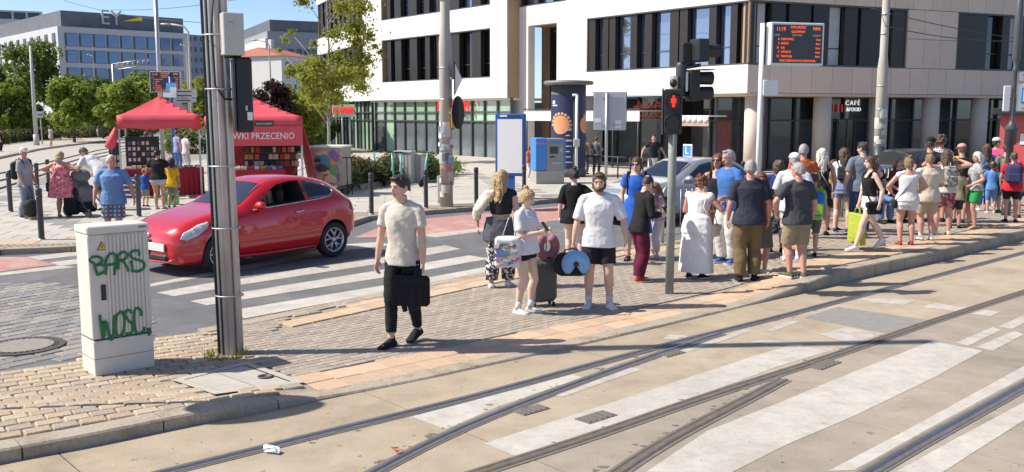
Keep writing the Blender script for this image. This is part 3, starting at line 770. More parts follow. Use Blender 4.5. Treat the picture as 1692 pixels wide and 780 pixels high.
strip(nB, B(sB2), B(33), ZB3, ZT3, [(1.2, 'f'), (.6, 'd'), (.3, 'f'), (.4, 'b'), (1.3, 'f'), (.9, 'd'), (.3, 'f'), (.35, 'b'), (1.2, 'f'), (.4, 'b')] * 2, bld, .42, gl=GLASSD)
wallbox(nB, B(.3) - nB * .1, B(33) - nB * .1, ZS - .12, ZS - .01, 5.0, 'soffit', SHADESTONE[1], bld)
COLM = mat('column_stone', (.62, .52, .42), .8, .08, 3, bump=.1)
for px in (1224, 1350, 1442, 1526, 1605, 1672, 1740):
 s = max(.75, pxline(px, CR - nB * .5, dB)); p = B(s) - nB * .5
 mb = MB(); mb.lathe([(.37, ZFAR), (.37, ZS - .12)], 24); o = mb.build('column', COLM, bld); o.location = (p.x, p.y, 0)
GB = CR - nB * 2.7
pk = random.Random(11)
glazing(GB + dB * .5, GB + dB * 31, nB, 22, bld, lambda i, b: GLASSD if pk.random() < .35 else GLASSS, bands=((0, .66), (.66, 1)))
GA = lambda s: A3(s) - nA * 2.6
glazing(GA(-2), GA(L3 - 1.0), nA, 8, bld, lambda i, b: GLASSS if b == 0 else GLASSD, bands=((0, .66), (.66, 1)))
mb = MB(); mb.box((0, 0, 0), (32, .2, 3.2)); o = mb.build('interior_wall', FIN, bld); c = GB + dB * 16 - nB * 3; o.location = (c.x, c.y, 1.7); o.rotation_euler = (0, 0, math.atan2(dB.y, dB.x))
s = pxline(1393, GB, dB); c = GB + dB * (s + .1) + nB * .12
dr = MB(); dr.box((0, 0, 1.15), (1.1, .07, 2.1)); o = dr.build('door', FRAMEM, bld); q = c - nB * .05 - dB * .3; o.location = (q.x, q.y, ZFAR - .05); o.rotation_euler = (0, 0, math.atan2(dB.y, dB.x))
for sx in (-.26, .26):
 mb = MB(); mb.box((sx, -.04, 1.2), (.42, .02, 1.85)); mb.build('door_pane', GLASSD, o)
mb = MB(); mb.tube([(.04, -.08, .9), (.04, -.08, 1.5)], .015, 6); mb.build('door_handle', STEEL, o)
text('CAFÉ', .30, bld, WHLET, frame((c.x, c.y, 2.95), dB), spacing=1.35, depth=.02)
text('&FOOD', .25, bld, WHLET, frame((c.x + .05, c.y, 2.66), dB), spacing=1.0, depth=.02)
s = pxline(1352, GB, dB); c2 = GB + dB * (s + .35) + nB * .12
for k in range(6):
 mb = MB(); mb.box((0, 0, 0), (.05, .02, .34)); o = mb.build('sign_bar', REDLET if k % 2 else JOINT, bld); p = c2 + dB * k * .12; o.location = (p.x, p.y, 2.72); o.rotation_euler = (0, 0, math.atan2(dB.y, dB.x))
s = pxline(1078, GA(0), dA); c = GA(0) + dA * s + nA * .5
SIGNR = mat('copper_red_sign', (.50, .09, .05), .5, .1, emit=.08)
st = [((-.95, -.28), (-.55, .32)), ((-.55, .32), (-.2, -.28)), ((-.85, 0), (-.3, 0)), ((-.2, -.28), (.1, .25)), ((.1, .25), (.35, -.28)), ((-.05, -.02), (.3, -.02)), ((.5, -.28), (.55, .28)), ((.55, .28), (.9, .2)), ((.5, 0), (.85, -.28)), ((-1, -.34), (1, -.36)), ((-.9, .1), (.95, .12))]
Ms = frame((c.x, c.y, 2.72), dA)
for a_, b_ in st:
 mb = MB(); mb.tube([(a_[0], a_[1], 0), (b_[0], b_[1], 0)], .035, 6, M=Ms); mb.build('sign_stroke', SIGNR, bld)
can = thing('terrace_canopy', 'low white fabric canopy over the cafe terrace at the foot of the sunlit wing', 'canopy', (0, 0, 0))
ca, cb = AT(868, 200, 45), AT(1058, 200, 41)
z = 2.25; zt = 2.5
CANV = mat('white_canvas', (.78, .76, .70), .8, .05, 4, bump=.1)
d = (Vector((cb.x, cb.y, 0)) - Vector((ca.x, ca.y, 0))); L = d.length; rz = math.atan2(d.y, d.x); cc = (ca + cb) / 2
can.location = (cc.x, cc.y, 0); can.rotation_euler = (0, 0, rz)
mb = MB(); mb.box((0, 1.1, 2.60), (L, 2.3, .05)); mb.build('roof', CANV, can)
mb = MB(); mb.box((0, -.06, 2.36), (L, .04, .42)); mb.build('valance', CANV, can)
mb = MB(); mb.box((0, 1.1, 2.68), (L + .1, 2.4, .05)); mb.build('roof_edge', DKMETAL, can)
for x in (-L / 2 + .1, -L * .1, L * .28, L / 2 - .1):
 mb = MB(); mb.tube([(x, 0, .1), (x, 0, 2.6)], .045, 8); mb.build('post', DKMETAL, can)
aw = thing('scalloped_awning', 'small cream awning with a scalloped pink edge beside the sunlit wing', 'awning', tuple(AT(1140, 205, 39.6)), rz=math.atan2(dA.y, dA.x))
aw.location.z = 0
mb = MB(); mb.box((0, .5, 2.38), (2.1, 1.1, .05)); mb.build('roof', CANV, aw)
for k in range(7):
 mb = MB(); mb.lathe([(.15, -.012), (.15, .012)], 16, M=Matrix.Translation((-.9 + k * .3, -.08, 2.25)) @ Matrix.Rotation(R(90), 4, 'X')); mb.build('scallop', CANV, aw)
mb = MB(); mb.box((0, -.05, 2.07), (2.1, .04, .2)); mb.build('valance', mat('dusty_pink_canvas', (.45, .30, .26), .8), aw)
for sx in (-1, 1):
 mb = MB(); mb.tube([(sx, 0, .1), (sx, 0, 2.4)], .03, 6); mb.build('post', DKMETAL, aw)
def block(name, label, a, b, depth, zt, m, wins, z_of, glass, side=None, cat='building', sideM=None, roof=None, win_side=0):
 """front from a (left) to b (right) plan points; wins list of rows (z0, z1, count, w, x-offset)"""
 t = thing(name, label, cat, (a[0], a[1], 0)); d = Vector((b[0] - a[0], b[1] - a[1], 0)); L = d.length; t.rotation_euler = (0, 0, math.atan2(d.y, d.x))
 mb = MB(); mb.box((L / 2, depth / 2, zt / 2), (L, depth, zt)); mb.build('wall', m, t)
 for z0, z1, n, w, o0 in wins:
  me = None
  for i in range(n):
   x = o0 + (L - 2 * o0) * (i + .5) / n
   f = thing('window', None, None); f.parent = t; f.location = (x, 0, (z0 + z1) / 2)
   mb = MB(); mb.box((0, .05, 0), (w, .24, z1 - z0)); mb.build('frame', FRAMEM, f)
   mb = MB(); mb.box((w * .06, -.08, 0), (w * .84, .04, (z1 - z0) * .94)); mb.build('pane', glass, f)
 for k in range(win_side):
  for z0, z1, *_ in wins[:2]:
   mb = MB(); mb.box((0, depth * (k + .5) / win_side * .8, (z0 + z1) / 2), (.2, depth / win_side * .3, z1 - z0)); mb.build('window', FRAMEM, t)
 return t
FACE1 = mat('grey_render', (.50, .50, .51), .8, .05, .3)
ROOFM = mat('plant_screen', (.13, .135, .15), .6, .2, .8)
SKYGL = mat('sky_glass', (.05, .15, .34), .15, .15, .2, spec=.8, coat=.5)
Yb = 150.0
def zat(py, Y): return CAMZ + (HOR - py) / F * Y
a = AT(98, 100, 138); b_ = AT(312, 100, 151)
e1 = block('office_block', 'grey office block with rows of blue windows and a dark roof storey behind the trees', a, b_, 40, zat(47, 138), FACE1,
           [(zat(80, 140), zat(59, 140), 9, 1.75, .8), (zat(106, 140), zat(86, 140), 9, 1.75, .8), (zat(133, 140), zat(114, 140), 9, 1.75, .8)], None, SKYGL, win_side=9)
Le = (Vector((b_.x, b_.y)) - Vector((a.x, a.y))).length
zr0 = zat(47, 138)
mb = MB(); mb.box((Le / 2 + .5, 18.5, zr0 + 1.2), (Le - 1, 34, 2.4)); mb.build('roof_storey', ROOFM, e1)
mb = MB(); mb.box((Le * .45, 16, zr0 + 2.7), (Le * .5, 12, .8)); mb.build('roof_plant', FACE1, e1)
EYW = mat('sign_grey', (.48, .48, .49), .5, .03)
text('EY', 3.1, e1, EYW, frame((Le * .42, 1.3, zr0 + 1.7), (1, 0, 0)), sx=.95, depth=.1)
mb = MB(); mb.add([(Le * .50, 1.2, zr0 + 1.35), (Le * .66, 1.2, zr0 + 2.25), (Le * .66, 1.2, zr0 + 1.6), (Le * .50, 1.35, zr0 + 1.35), (Le * .66, 1.35, zr0 + 2.25), (Le * .66, 1.35, zr0 + 1.6)], [(0, 1, 2), (3, 5, 4), (0, 3, 4, 1), (1, 4, 5, 2), (2, 5, 3, 0)])
mb.build('sign_beam', mat('sign_yellow', (.80, .58, .05), .5), e1)
a = AT(-150, 60, 190); b_ = AT(72, 60, 200)
block('office_block', 'long grey office block with a dark glazed roof storey at the far left', a, b_, 25, zat(20, 195), FACE1, [(zat(64, 195), zat(46, 195), 6, 3, 1), (zat(34, 195), zat(18, 195) - .6, 9, 2.2, .3), (zat(92, 195), zat(74, 195), 6, 3, 1)], None, GLASSD)
a = AT(308, 100, 178); b_ = AT(350, 100, 182)
block('apartment_block', 'narrow blue grey block right of the office block with small windows', a, b_, 14, zat(60, 178), mat('blue_grey_render', (.30, .33, .38), .8, .05, .3), [(zat(70 + 17 * k, 178), zat(63 + 17 * k, 178), 4, .5, .3) for k in range(6)], None, GLASSD)
a = AT(422, 100, 150); b_ = AT(443, 100, 138)
white = mat('white_render', (.62, .61, .58), .8, .04, .3)
a2 = AT(443, 100, 138); b2 = AT(545, 100, 142)
e2 = block('office_block', 'tall grey office block with a dark top storey behind the sparse tree', a2, b2, 22, zat(55, 138), mat('mid_grey_render', (.30, .31, .33), .8, .05, .3), [(zat(92 + 14 * k, 140), zat(84 + 14 * k, 140), 7, .8, .5) for k in range(3)], None, GLASSD)
Le = (Vector((b2.x, b2.y)) - Vector((a2.x, a2.y))).length
mb = MB(); mb.box((Le / 2 + .3, 11, zat(48, 138)), (Le - .6, 20, 2.2)); mb.build('roof_storey', ROOFM, e2)
w = MB(); w.box((-.15, 11, zat(100, 138) - 3), (.3, 22, 12)); w.build('side_wall', white, e2)
for k in range(6):
 for r in range(3):
  mb = MB(); mb.box((-.32, 2 + k * 3.6, zat(92 + r * 30, 138)), (.06, 1.6, 2.0)); mb.build('window', FRAMEM, e2)
a = AT(400, 100, 120); b_ = AT(466, 100, 124)
e3 = block('glass_hall', 'pale steel and glass hall with thin white columns behind the purple tree', a, b_, 8, zat(105, 120), mat('hall_glass', (.30, .36, .40), .2, .1, .3, spec=.7), [], None, GLASSU)
for k in range(12):
 mb = MB(); mb.box((5.1 * (k + .5) / 12, -.15, zat(105, 120) / 2), (.12, .2, zat(105, 120))); mb.build('column', white, e3)
a = AT(465, 100, 110); b_ = AT(510, 100, 114)
e4 = block('town_house', 'white town house with a red tiled hipped roof behind the sparse tree', a, b_, 9, zat(94, 110), white, [(zat(112 + 18 * k, 110), zat(104 + 18 * k, 110), 3, .5, .3) for k in range(3)], None, GLASSD)
Lw = (Vector((b_.x, b_.y)) - Vector((a.x, a.y))).length; z0 = zat(94, 110); zt = zat(78, 110)
mb = MB(); mb.add([(-.3, -.3, z0), (Lw + .3, -.3, z0), (Lw + .3, 9.3, z0), (-.3, 9.3, z0), (1.0, 4.5, zt), (Lw + .2, 4.5, zt)], [(0, 1, 5, 4), (1, 2, 5), (2, 3, 4, 5), (3, 0, 4), (0, 3, 2, 1)])
mb.build('roof', mat('red_roof_tile', (.34, .12, .075), .8, .15, 3), e4)
mb = MB(); mb.box((Lw * .7, 4.6, zt + .4), (.5, .5, 1.3)); mb.build('chimney', white, e4)
# ================================================================ TREES, HEDGES
LEAF_G = leafmat('leaf_green', [(.16, .22, .03), (.22, .29, .045), (.30, .35, .065), (.18, .24, .04)], .5)
LEAF_D = leafmat('leaf_dark', [(.10, .15, .03), (.14, .20, .04), (.19, .24, .05)], .45)
LEAF_Y = leafmat('leaf_yellow_green', [(.24, .27, .04), (.32, .33, .05), (.20, .24, .04), (.40, .36, .07)], .5)
LEAF_P = leafmat('leaf_purple', [(.045, .02, .025), (.07, .028, .034), (.035, .018, .02)])
LEAF_B = leafmat('leaf_brown_tip', [(.15, .09, .05), (.12, .10, .04), (.10, .13, .035), (.19, .12, .06)])
BARK = mat('bark', (.13, .105, .08), .9, .3, 6, bump=.8, bscale=20)
BARKL = mat('pale_bark', (.34, .315, .27), .9, .25, 6, bump=.5, bscale=20)
def leaves(rg, clumps, n, size, soft=0):
 """leaf faces spread through a crown made of clumps (c, r)"""
 tot = sum(r[0] * r[1] + r[0] * r[2] for c, r in clumps); V = []; Fc = []
 for c, r in clumps:
  k = int(n * (r[0] * r[1] + r[0] * r[2]) / tot)
  for _ in range(k):
   d = Vector((rg.gauss(0, 1), rg.gauss(0, 1), rg.gauss(0, 1))).normalized()
   q = rg.random() ** .38 * (.75 + .45 * rg.random()) if not soft else abs(rg.gauss(0, soft))
   p = Vector((c[0] + d.x * r[0] * q, c[1] + d.y * r[1] * q, c[2] + d.z * r[2] * q))
   nm = (d * .8 + Vector((rg.gauss(0, .6), rg.gauss(0, .6), rg.gauss(0, .6) + .3))).normalized()
   a = nm.orthogonal().normalized(); b_ = nm.cross(a); t = rg.uniform(0, 6.28)
   a, b_ = a * math.cos(t) + b_ * math.sin(t), b_ * math.cos(t) - a * math.sin(t)
   s = size * rg.uniform(.6, 1.35); l = s * rg.uniform(1.1, 1.6); i = len(V)
   V += [p - a * l * .5, p + b_ * s * .42 + nm * s * .1, p + a * l * .5, p - b_ * s * .42 + nm * s * .1]; Fc.append((i, i + 1, i + 2, i + 3))
 me = bpy.data.meshes.new('leaves'); me.from_pydata(V, [], Fc); me.update(); return me
def crownclumps(rg, R_, Hc, z0, n, sp=1.0):
 out = []
 for i in range(n):
  t = rg.random(); z = z0 + Hc * (.08 + .88 * t); w = R_ * (math.sin(math.pi * min(1, (.18 + .75 * t))) ** .75) * sp
  a = rg.uniform(0, 6.28); q = rg.uniform(.35, .85); r = R_ * rg.uniform(.20, .40)
  out.append(((w * q * math.cos(a), w * q * math.sin(a), z), (r, r, r * .8)))
 return out
def tree(name, label, loc, H, R_, base, lm, bm_, n, size, seed, group=None, trunk=.12, nc=34):
 rg = random.Random(seed); t = thing(name, label, 'tree', loc, rg.uniform(0, 6.28), group)
 cl = crownclumps(rg, R_, H - base, base, nc)
 me = leaves(rg, cl, n, size); o = link('crown', me, lm, t)
 b = MB(); b.tube([(0, 0, -.1), (.02, .02, base * .6), (.05, -.03, base + (H - base) * .35), (0, .04, base + (H - base) * .8)], [trunk, trunk * .8, trunk * .5, trunk * .12], 9)
 b.build('trunk', bm_, t); b = MB()
 for c, r in cl[::2]:
  z = min(c[2] - .3, base + (H - base) * .45) * rg.uniform(.75, 1.0); b.tube([(.03, 0, z), (c[0] * .5, c[1] * .5, (z + c[2]) * .52), c], [trunk * .38, trunk * .22, trunk * .06], 6)
 b.build('limbs', bm_, t); return t
def place(px, Y, z=0): p = AT(px, HOR, Y); return (p.x, Y, z)
spots = [(-50, 84, 5.6, 2.7), (18, 86, 5.2, 2.4), (120, 80, 5.2, 2.5), (168, 92, 5.6, 2.5), (208, 78, 4.9, 2.3), (250, 90, 5.4, 2.3)]
desc = ['round clipped green tree at the far left edge of the row', 'round clipped green tree left of the tall lamp post', 'round green tree right of the lamp post, nearest the walking woman', 'darker round tree between its two neighbours in the middle of the row',
  'round bright green tree just left of the red gazebo', 'round green tree behind the orange display and the red gazebo']
for i, (px, Y, H, R_) in enumerate(spots):
 tree('round_tree', desc[i], place(px, Y), H, R_, 1.3, LEAF_G if i != 3 else LEAF_D, BARK, 5200, .30, 20 + i, 'round trees along the tram street', .14)
tree('tall_tree', 'tall spreading tree with open crown in front of the grey office corner', place(58, 100), 10.4, 3.4, 2.6, LEAF_D, BARK, 3600, .34, 51, 'taller trees before the offices', .2, 40)
tree('tall_tree', 'broad dark tree left of the office corner', place(-25, 104), 8.0, 4.2, 2.4, LEAF_D, BARK, 5200, .38, 52, 'taller trees before the offices', .2, 26)
tree('tall_tree', 'dark tree with a low crown right of the tall lamp post under the blue windows', place(112, 108), 6.6, 3.0, 2.2, LEAF_D, BARK, 4200, .36, 53, 'taller trees before the offices', .2)
tree('tall_tree', 'green tree rising behind the gazebo below the gantry', place(232, 112), 6.9, 2.5, 2.2, LEAF_G, BARK, 4000, .36, 54, 'taller trees before the offices', .2)
tree('tall_tree', 'yellowish green tree seen between the gazebo peak and the cabled pole', place(338, 84), 5.6, 2.2, 1.2, LEAF_Y, BARK, 3800, .3, 55, 'taller trees before the offices', .16)
tree('purple_tree', 'dark purple leaved tree behind the second red gazebo', place(446, 58), 4.3, 1.7, .8, LEAF_P, BARK, 6000, .17, 61)
tree('green_tree', 'bushy green tree right of the purple tree behind the gazebo', place(505, 60), 5.6, 2.0, .9, LEAF_Y, BARK, 8000, .2, 62)
tree('green_tree', 'low dark bushy tree at the left end of the shop windows', place(522, 68), 5.0, 1.9, .6, LEAF_D, BARK, 4000, .22, 63)
rg = random.Random(8); st = thing('young_tree', 'tall young tree with sparse yellow green leaves before the white facade', 'tree', place(541, 46, ZFAR))
b = MB(); b.tube([(0, 0, -.1), (.05, 0, 1.5), (0, .05, 3.0), (.15, 0, 5.2), (.1, .05, 7.6), (.0, 0, 9.6)], [.085, .075, .065, .05, .03, .008], 9); b.build('trunk', BARKL, st)
cl = []; b = MB()
def atpx(px, py): p = AT(px, py, 46); return Vector((p.x - st.location.x, 0, p.z - ZFAR))
for px, py, r in ((505, 5, .32), (560, 8, .50), (600, 15, .48), (585, 45, .62), (560, 60, .35), (612, 60, .3), (470, 50, .16), (478, 68, .18), (515, 70, .18), (590, 70, .4), (560, 95, .42), (600, 98, .5), (622, 78, .16), (625, 84, .14), (530, 110, .42), (575, 118, .62), (605, 122, .42), (512, 132, .42), (550, 138, .55), (590, 142, .42), (520, 160, .38), (560, 162, .42), (500, 115, .2), (495, 150, .3), (540, 178, .25), (575, -25, .6), (530, -30, .5), (610, -20, .5), (560, -60, .5), (458, 82, .12)):
 c = atpx(px, py) + Vector((0, rg.uniform(-1.3, 1.3), 0)); cl.append((tuple(c), (r * 1.05, r, r * .8)))
 z = max(1.6, c.z - abs(c.x) * .9 - .5); b.tube([(.05, 0, z), (c.x * .55, c.y * .5, (z + c.z) * .52), tuple(c)], [.026, .016, .005], 6)
b.build('limbs', BARKL, st)
link('crown', leaves(rg, cl, 15500, .12, .85), LEAF_Y, st)
hb = [G(x, y, ZFAR) for x, y in ((556, 318), (600, 311), (650, 305), (706, 300))]; V = []
rg = random.Random(4)
def hedge(name, label, pts, wd, h, lm, n, size, kind='stuff', tip=None):
 cl = []
 for i in range(len(pts) - 1):
  d = pts[i + 1] - pts[i]; k = max(2, int(d.length / .6))
  for j in range(k):
   c = pts[i] + d * ((j + rg.random()) / k); cl.append(((c.x + rg.uniform(-.1, .1), c.y + wd * rg.uniform(0, .9), c.z + h * .45), (.55, wd * .5, h * rg.uniform(.45, .62))))
 o = link(name, leaves(rg, cl, n, size), lm, None); tag(o, label, None, None, kind); return o
hedge('hedge', None, [p + Vector((.15, .35, 0)) for p in hb], 1.6, .85, leafmat('hedge_leaf', [(.06, .085, .025), (.085, .11, .03), (.12, .13, .045)]), 9000, .085)
hedge('hedge_tips', None, [p + Vector((.1, 1.2, .45)) for p in hb], 1.3, .6, LEAF_B, 4200, .08)
hp2 = [G(x, y, ZFAR) for x, y in ((700, 297), (722, 294), (738, 292))]; hedge('hedge', None, [p + Vector((0, .6, 0)) for p in hp2], 1.2, .7, LEAF_G, 2500, .085)
bmx = MB()
for i in range(3):
 d = hb[i + 1] - hb[i]; c = (hb[i] + hb[i + 1]) / 2; bmx.box((c.x, c.y + .02, ZFAR + .07), (d.length, .18, .16), math.atan2(d.y, d.x))
bmx.build('planting_kerb', GRAN, farp)
EARTH = mat('planting_earth', (.10, .08, .06), .95, .2, 10)
b1 = [G(x, y, 0) for x, y in ((-120, 252), (-20, 240), (60, 231), (140, 229), (235, 226))]
hedge('shrub_bank', None, [p + Vector((0, .6, 0)) for p in b1], 3.0, 1.2, leafmat('bank_leaf', [(.07, .095, .03), (.10, .12, .035), (.15, .15, .06)]), 9000, .22)
b2 = [G(x, y, 0) for x, y in ((-120, 240), (-20, 230), (60, 225), (110, 223))]
hedge('shrub_bank', None, [p + Vector((0, 1.5, 0)) for p in b2], 5.0, 2.7, LEAF_G, 9000, .28)
b3 = [G(x, y, 0) for x, y in ((110, 222), (180, 221), (300, 220), (420, 222))]
hedge('shrub_bank', None, [p + Vector((0, 3, 0)) for p in b3], 5.0, 2.2, LEAF_D, 9000, .3)
hedge('shrub_bank', None, [Vector((-21, 56, 0)), Vector((-17, 58, 0)), Vector((-12.5, 62, 0))], 3.0, 1.9, LEAF_D, 7000, .2)
fr = thing('railing', 'thin brown rail fence along the overgrown bank at the left', 'railing', (0, 0, 0))
P_ = [G(x, y, .0) for x, y in ((-40, 246), (30, 236), (100, 232), (180, 229))]
b = MB(); b.tube([p + Vector((0, 0, 1.1)) for p in P_], .035, 6); b.build('top_rail', mat('rust_rail', (.20, .12, .08), .8), fr)
b = MB(); b.tube([p + Vector((0, 0, .6)) for p in P_], .025, 6); b.build('mid_rail', mat('rust_rail', (0, 0, 0)), fr)
for i in range(3):
 for k in range(5):
  p = P_[i].lerp(P_[i + 1], k / 5); b = MB(); b.tube([p, p + Vector((0, 0, 1.12))], .03, 6); b.build('post', mat('rust_rail', (0, 0, 0)), fr)
rg = random.Random(2); V = []; Fc = []
c0 = GP(372, 588)
for _ in range(140):
 a = rg.uniform(0, 6.28); r = rg.uniform(.12, .24); p = Vector((c0.x + r * math.cos(a), c0.y + r * math.sin(a) + .03, c0.z)); q = p + Vector((rg.gauss(0, .03), rg.gauss(0, .03), rg.uniform(.03, .09))); i = len(V)
 V += [p + Vector((-.006, 0, 0)), p + Vector((.006, 0, 0)), q]; Fc.append((i, i + 1, i + 2))
me = bpy.data.meshes.new('grass'); me.from_pydata(V, [], Fc); o = link('grass_tuft', me, LEAF_Y); o['kind'] = 'stuff'
# ================================================================ CARS
def interp(xs, ys, x):
 n = len(xs)
 if x <= xs[0]: return ys[0]
 if x >= xs[-1]: return ys[-1]
 i = max(k for k in range(n - 1) if xs[k] <= x)
 h = xs[i + 1] - xs[i]; t = (x - xs[i]) / h
 m0 = (ys[i + 1] - ys[i - 1]) / (xs[i + 1] - xs[i - 1]) if i > 0 else (ys[1] - ys[0]) / h
 m1 = (ys[i + 2] - ys[i]) / (xs[i + 2] - xs[i]) if i < n - 2 else (ys[-1] - ys[-2]) / h
 d = (ys[i + 1] - ys[i]) / h
 if d == 0: m0 = m1 = 0
 else:
  if m0 / d < 0: m0 = 0
  if m1 / d < 0: m1 = 0
  m0 = math.copysign(min(abs(m0), 3 * abs(d)), d) if m0 else 0; m1 = math.copysign(min(abs(m1), 3 * abs(d)), d) if m1 else 0
 return (2 * t ** 3 - 3 * t ** 2 + 1) * ys[i] + (t ** 3 - 2 * t ** 2 + t) * h * m0 + (-2 * t ** 3 + 3 * t ** 2) * ys[i + 1] + (t ** 3 - t ** 2) * h * m1
CARGLASS = mat('car_glass', (.012, .016, .02), .04, .1, .5, spec=.8, coat=.6)
CHROME = mat('chrome_trim', (.62, .62, .63), .18, .05, metal=1.0)
HEADL = mat('headlamp_glass', (.50, .52, .54), .12, .25, 20, spec=.8, coat=1.0)
TAILL = mat('tail_lamp', (.30, .012, .015), .2, .1, coat=.8)
ALLOY = mat('alloy_wheel', (.55, .56, .57), .32, .08, metal=.8)
PLATE = mat('plate_white', (.62, .62, .62), .6, .03)
INT = mat('car_interior', (.02, .02, .022), .8, .2)
class Car:
 def __init__(s, st, wheels, rwheel, paint, label, loc, rz, side_win, wind, rearw, group=None, name='parked_car', track=None, seams=(), cut=None):
  s.X = [a[0] for a in st]; s.c = list(zip(*st)); s.root = thing(name, label, 'car', loc, rz, group); s.paint = paint
  s.L = s.X[-1]; b = MB(); xs = sorted(set([round(x, 3) for x in list(np.linspace(0, s.L, 64)) + s.X])); n = None; vs = []; fs = []
  for x in xs:
   r = s.ring(x); full = r + [(-y, z) for y, z in reversed(r[:-1])][:-1] if True else r
   n = len(full); vs += [(x, y, z) for y, z in full]
  for i in range(len(xs) - 1):
   for k in range(n): fs.append((i * n + k, i * n + (k + 1) % n, (i + 1) * n + (k + 1) % n, (i + 1) * n + k))
  fs.append(tuple(reversed(range(n)))); fs.append(tuple(range((len(xs) - 1) * n, len(xs) * n)))
  b.add(vs, fs, 0, True); o = b.build('body', [paint, INT], s.root); s.body = o
  cb = MB()
  for wx in wheels:
   for sg in (1, -1):
    y0, y1 = sg * (s.w(wx) - .30), sg * (s.w(wx) + .2)
    cb.tube([(wx, y0, rwheel + .0), (wx, y1, rwheel + .0)], rwheel + .055, 32, 0, False)
  if cut: cb.prism(cut[0], 'y', cut[1], cut[2])
  cm = cb.mesh('cut'); cm.materials.append(INT); co_ = bpy.data.objects.new('cut', cm); C.objects.link(co_); co_.parent = s.root
  md = o.modifiers.new('b', 'BOOLEAN'); md.object = co_; md.operation = 'DIFFERENCE'; md.solver = 'EXACT'; md.material_mode = 'TRANSFER'
  bpy.context.view_layer.update()
  me = bpy.data.meshes.new_from_object(o.evaluated_get(bpy.context.evaluated_depsgraph_get())); o.modifiers.clear(); o.data = me
  bpy.data.objects.remove(co_)
  try:
   me.shade_smooth(); me.set_sharp_from_angle(angle=R(38))
  except Exception: pass
  for wx in wheels:
   for sg in (1, -1): s.wheel(wx, sg * (s.w(wx) - .115), rwheel, sg)
  for poly, m, nm in side_win:
   for sg in (1, -1): s.side_panel(poly, m, nm, sg)
  s.top_panel(wind, CARGLASS, 'windscreen'); s.top_panel(rearw, CARGLASS, 'rear_window')
  for poly in seams:
   for sg in (1, -1):
    b = MB(); b.tube([(x, sg * (s.ys(x, z) + .001), z) for x, z in poly], .004, 4, smooth=False); b.build('door_seam', INT, s.root)
 def q(s, x): return [interp(s.X, s.c[k], x) for k in range(1, 6)]
 def w(s, x): return s.q(x)[2]
 def ring(s, x):
  zb, zl, w, zt, wr = s.q(x); zm = zb + (zl - zb) * .5
  return [(0, zb), (w * .84, zb), (w * .95, zb + (zl - zb) * .10), (w * .995, zb + (zl - zb) * .30), (w, zm), (w * .99, zb + (zl - zb) * .72), (w * .965, zb + (zl - zb) * .90), (w * .925, zl),
    (w * .925 + (wr - w * .925) * .33, zl + (zt - zl) * .33), (w * .925 + (wr - w * .925) * .66, zl + (zt - zl) * .64), (wr, zl + (zt - zl) * .87), (wr * .86, zl + (zt - zl) * .955), (wr * .5, zl + (zt - zl) * .99), (0, zt)]
 def ys(s, x, z):
  r = s.ring(x)[1:11]
  for (y0, z0), (y1, z1) in zip(r[:-1], r[1:]):
   if z0 <= z <= z1: return y0 + (y1 - y0) * (z - z0) / max(1e-6, z1 - z0)
  return r[0][0] if z < r[0][1] else r[-1][0]
 def side_panel(s, poly, m, nm, sg, off=.005, rim=None):
  xs = [p[0] for p in poly]; n = 18; cols = []
  P2 = poly
  def span(x):
   zs = []
   for (a, b), (c, d) in zip(P2, P2[1:] + P2[:1]):
    if (a <= x < c) or (c <= x < a): zs.append(b + (d - b) * (x - a) / (c - a))
   return (min(zs), max(zs)) if len(zs) >= 2 else None
  vs = []; fs = []; rows = 6
  X = np.linspace(min(xs) + .003, max(xs) - .003, n)
  ok = [x for x in X if span(x)]
  for x in ok:
   z0, z1 = span(x)
   for j in range(rows + 1):
    z = z0 + (z1 - z0) * j / rows; vs.append((x, sg * (s.ys(x, z) + off), z))
  k = rows + 1
  for i in range(len(ok) - 1):
   for j in range(rows): fs.append((i * k + j, i * k + j + 1, (i + 1) * k + j + 1, (i + 1) * k + j))
  b = MB(); b.add(vs, fs, 0, True); o = b.build(nm, m, s.root)
  sd = o.modifiers.new('t', 'SOLIDIFY'); sd.thickness = .004
  return o
 def top_panel(s, spec, m, nm, off=.006):
  x0, x1, f = spec; vs = []; fs = []; n = 10; mm = 10
  for i in range(n + 1):
   x = x0 + (x1 - x0) * i / n; zb, zl, w, zt, wr = s.q(x)
   r = s.ring(x)[10:]; r = [(wr * f, None)] + r[1:] if False else r
   for j in range(mm + 1):
    y = -wr * f + 2 * wr * f * j / mm; ay = abs(y)
    z = None
    rr = [(0, r[-1][1])] + list(reversed(r[:-1]))
    for (ya, za), (yb, zb_) in zip(rr[:-1], rr[1:]):
     if ya <= ay <= yb + 1e-6: z = za + (zb_ - za) * (ay - ya) / max(1e-6, yb - ya)
    vs.append((x, y, (z if z is not None else r[0][1]) + off))
  for i in range(n):
   for j in range(mm): fs.append((i * (mm + 1) + j, i * (mm + 1) + j + 1, (i + 1) * (mm + 1) + j + 1, (i + 1) * (mm + 1) + j))
  b = MB(); b.add(vs, fs, 0, True); return b.build(nm, m, s.root)
 def wheel(s, x, y, r, sg, spokes=5):
  w = thing('wheel', None, None, (x, y, r)); w.parent = s.root; M = Matrix.Rotation(R(90) * -sg, 4, 'X')
  b = MB(); b.lathe([(r * .66, -.095), (r * .9, -.10), (r * .985, -.07), (r, 0), (r * .985, .075), (r * .92, .10), (r * .69, .092), (r * .66, .06)], 32, M=M); b.build('tyre', RUBBER, w)
  b = MB(); b.lathe([(r * .70, .03), (r * .70, .088), (r * .655, .093), (r * .60, .06), (r * .58, .02)], 32, M=M); b.build('rim', ALLOY, w)
  b = MB(); b.lathe([(r * .60, .012), (.01, .014)], 24, M=M); b.build('wheel_well', INT, w)
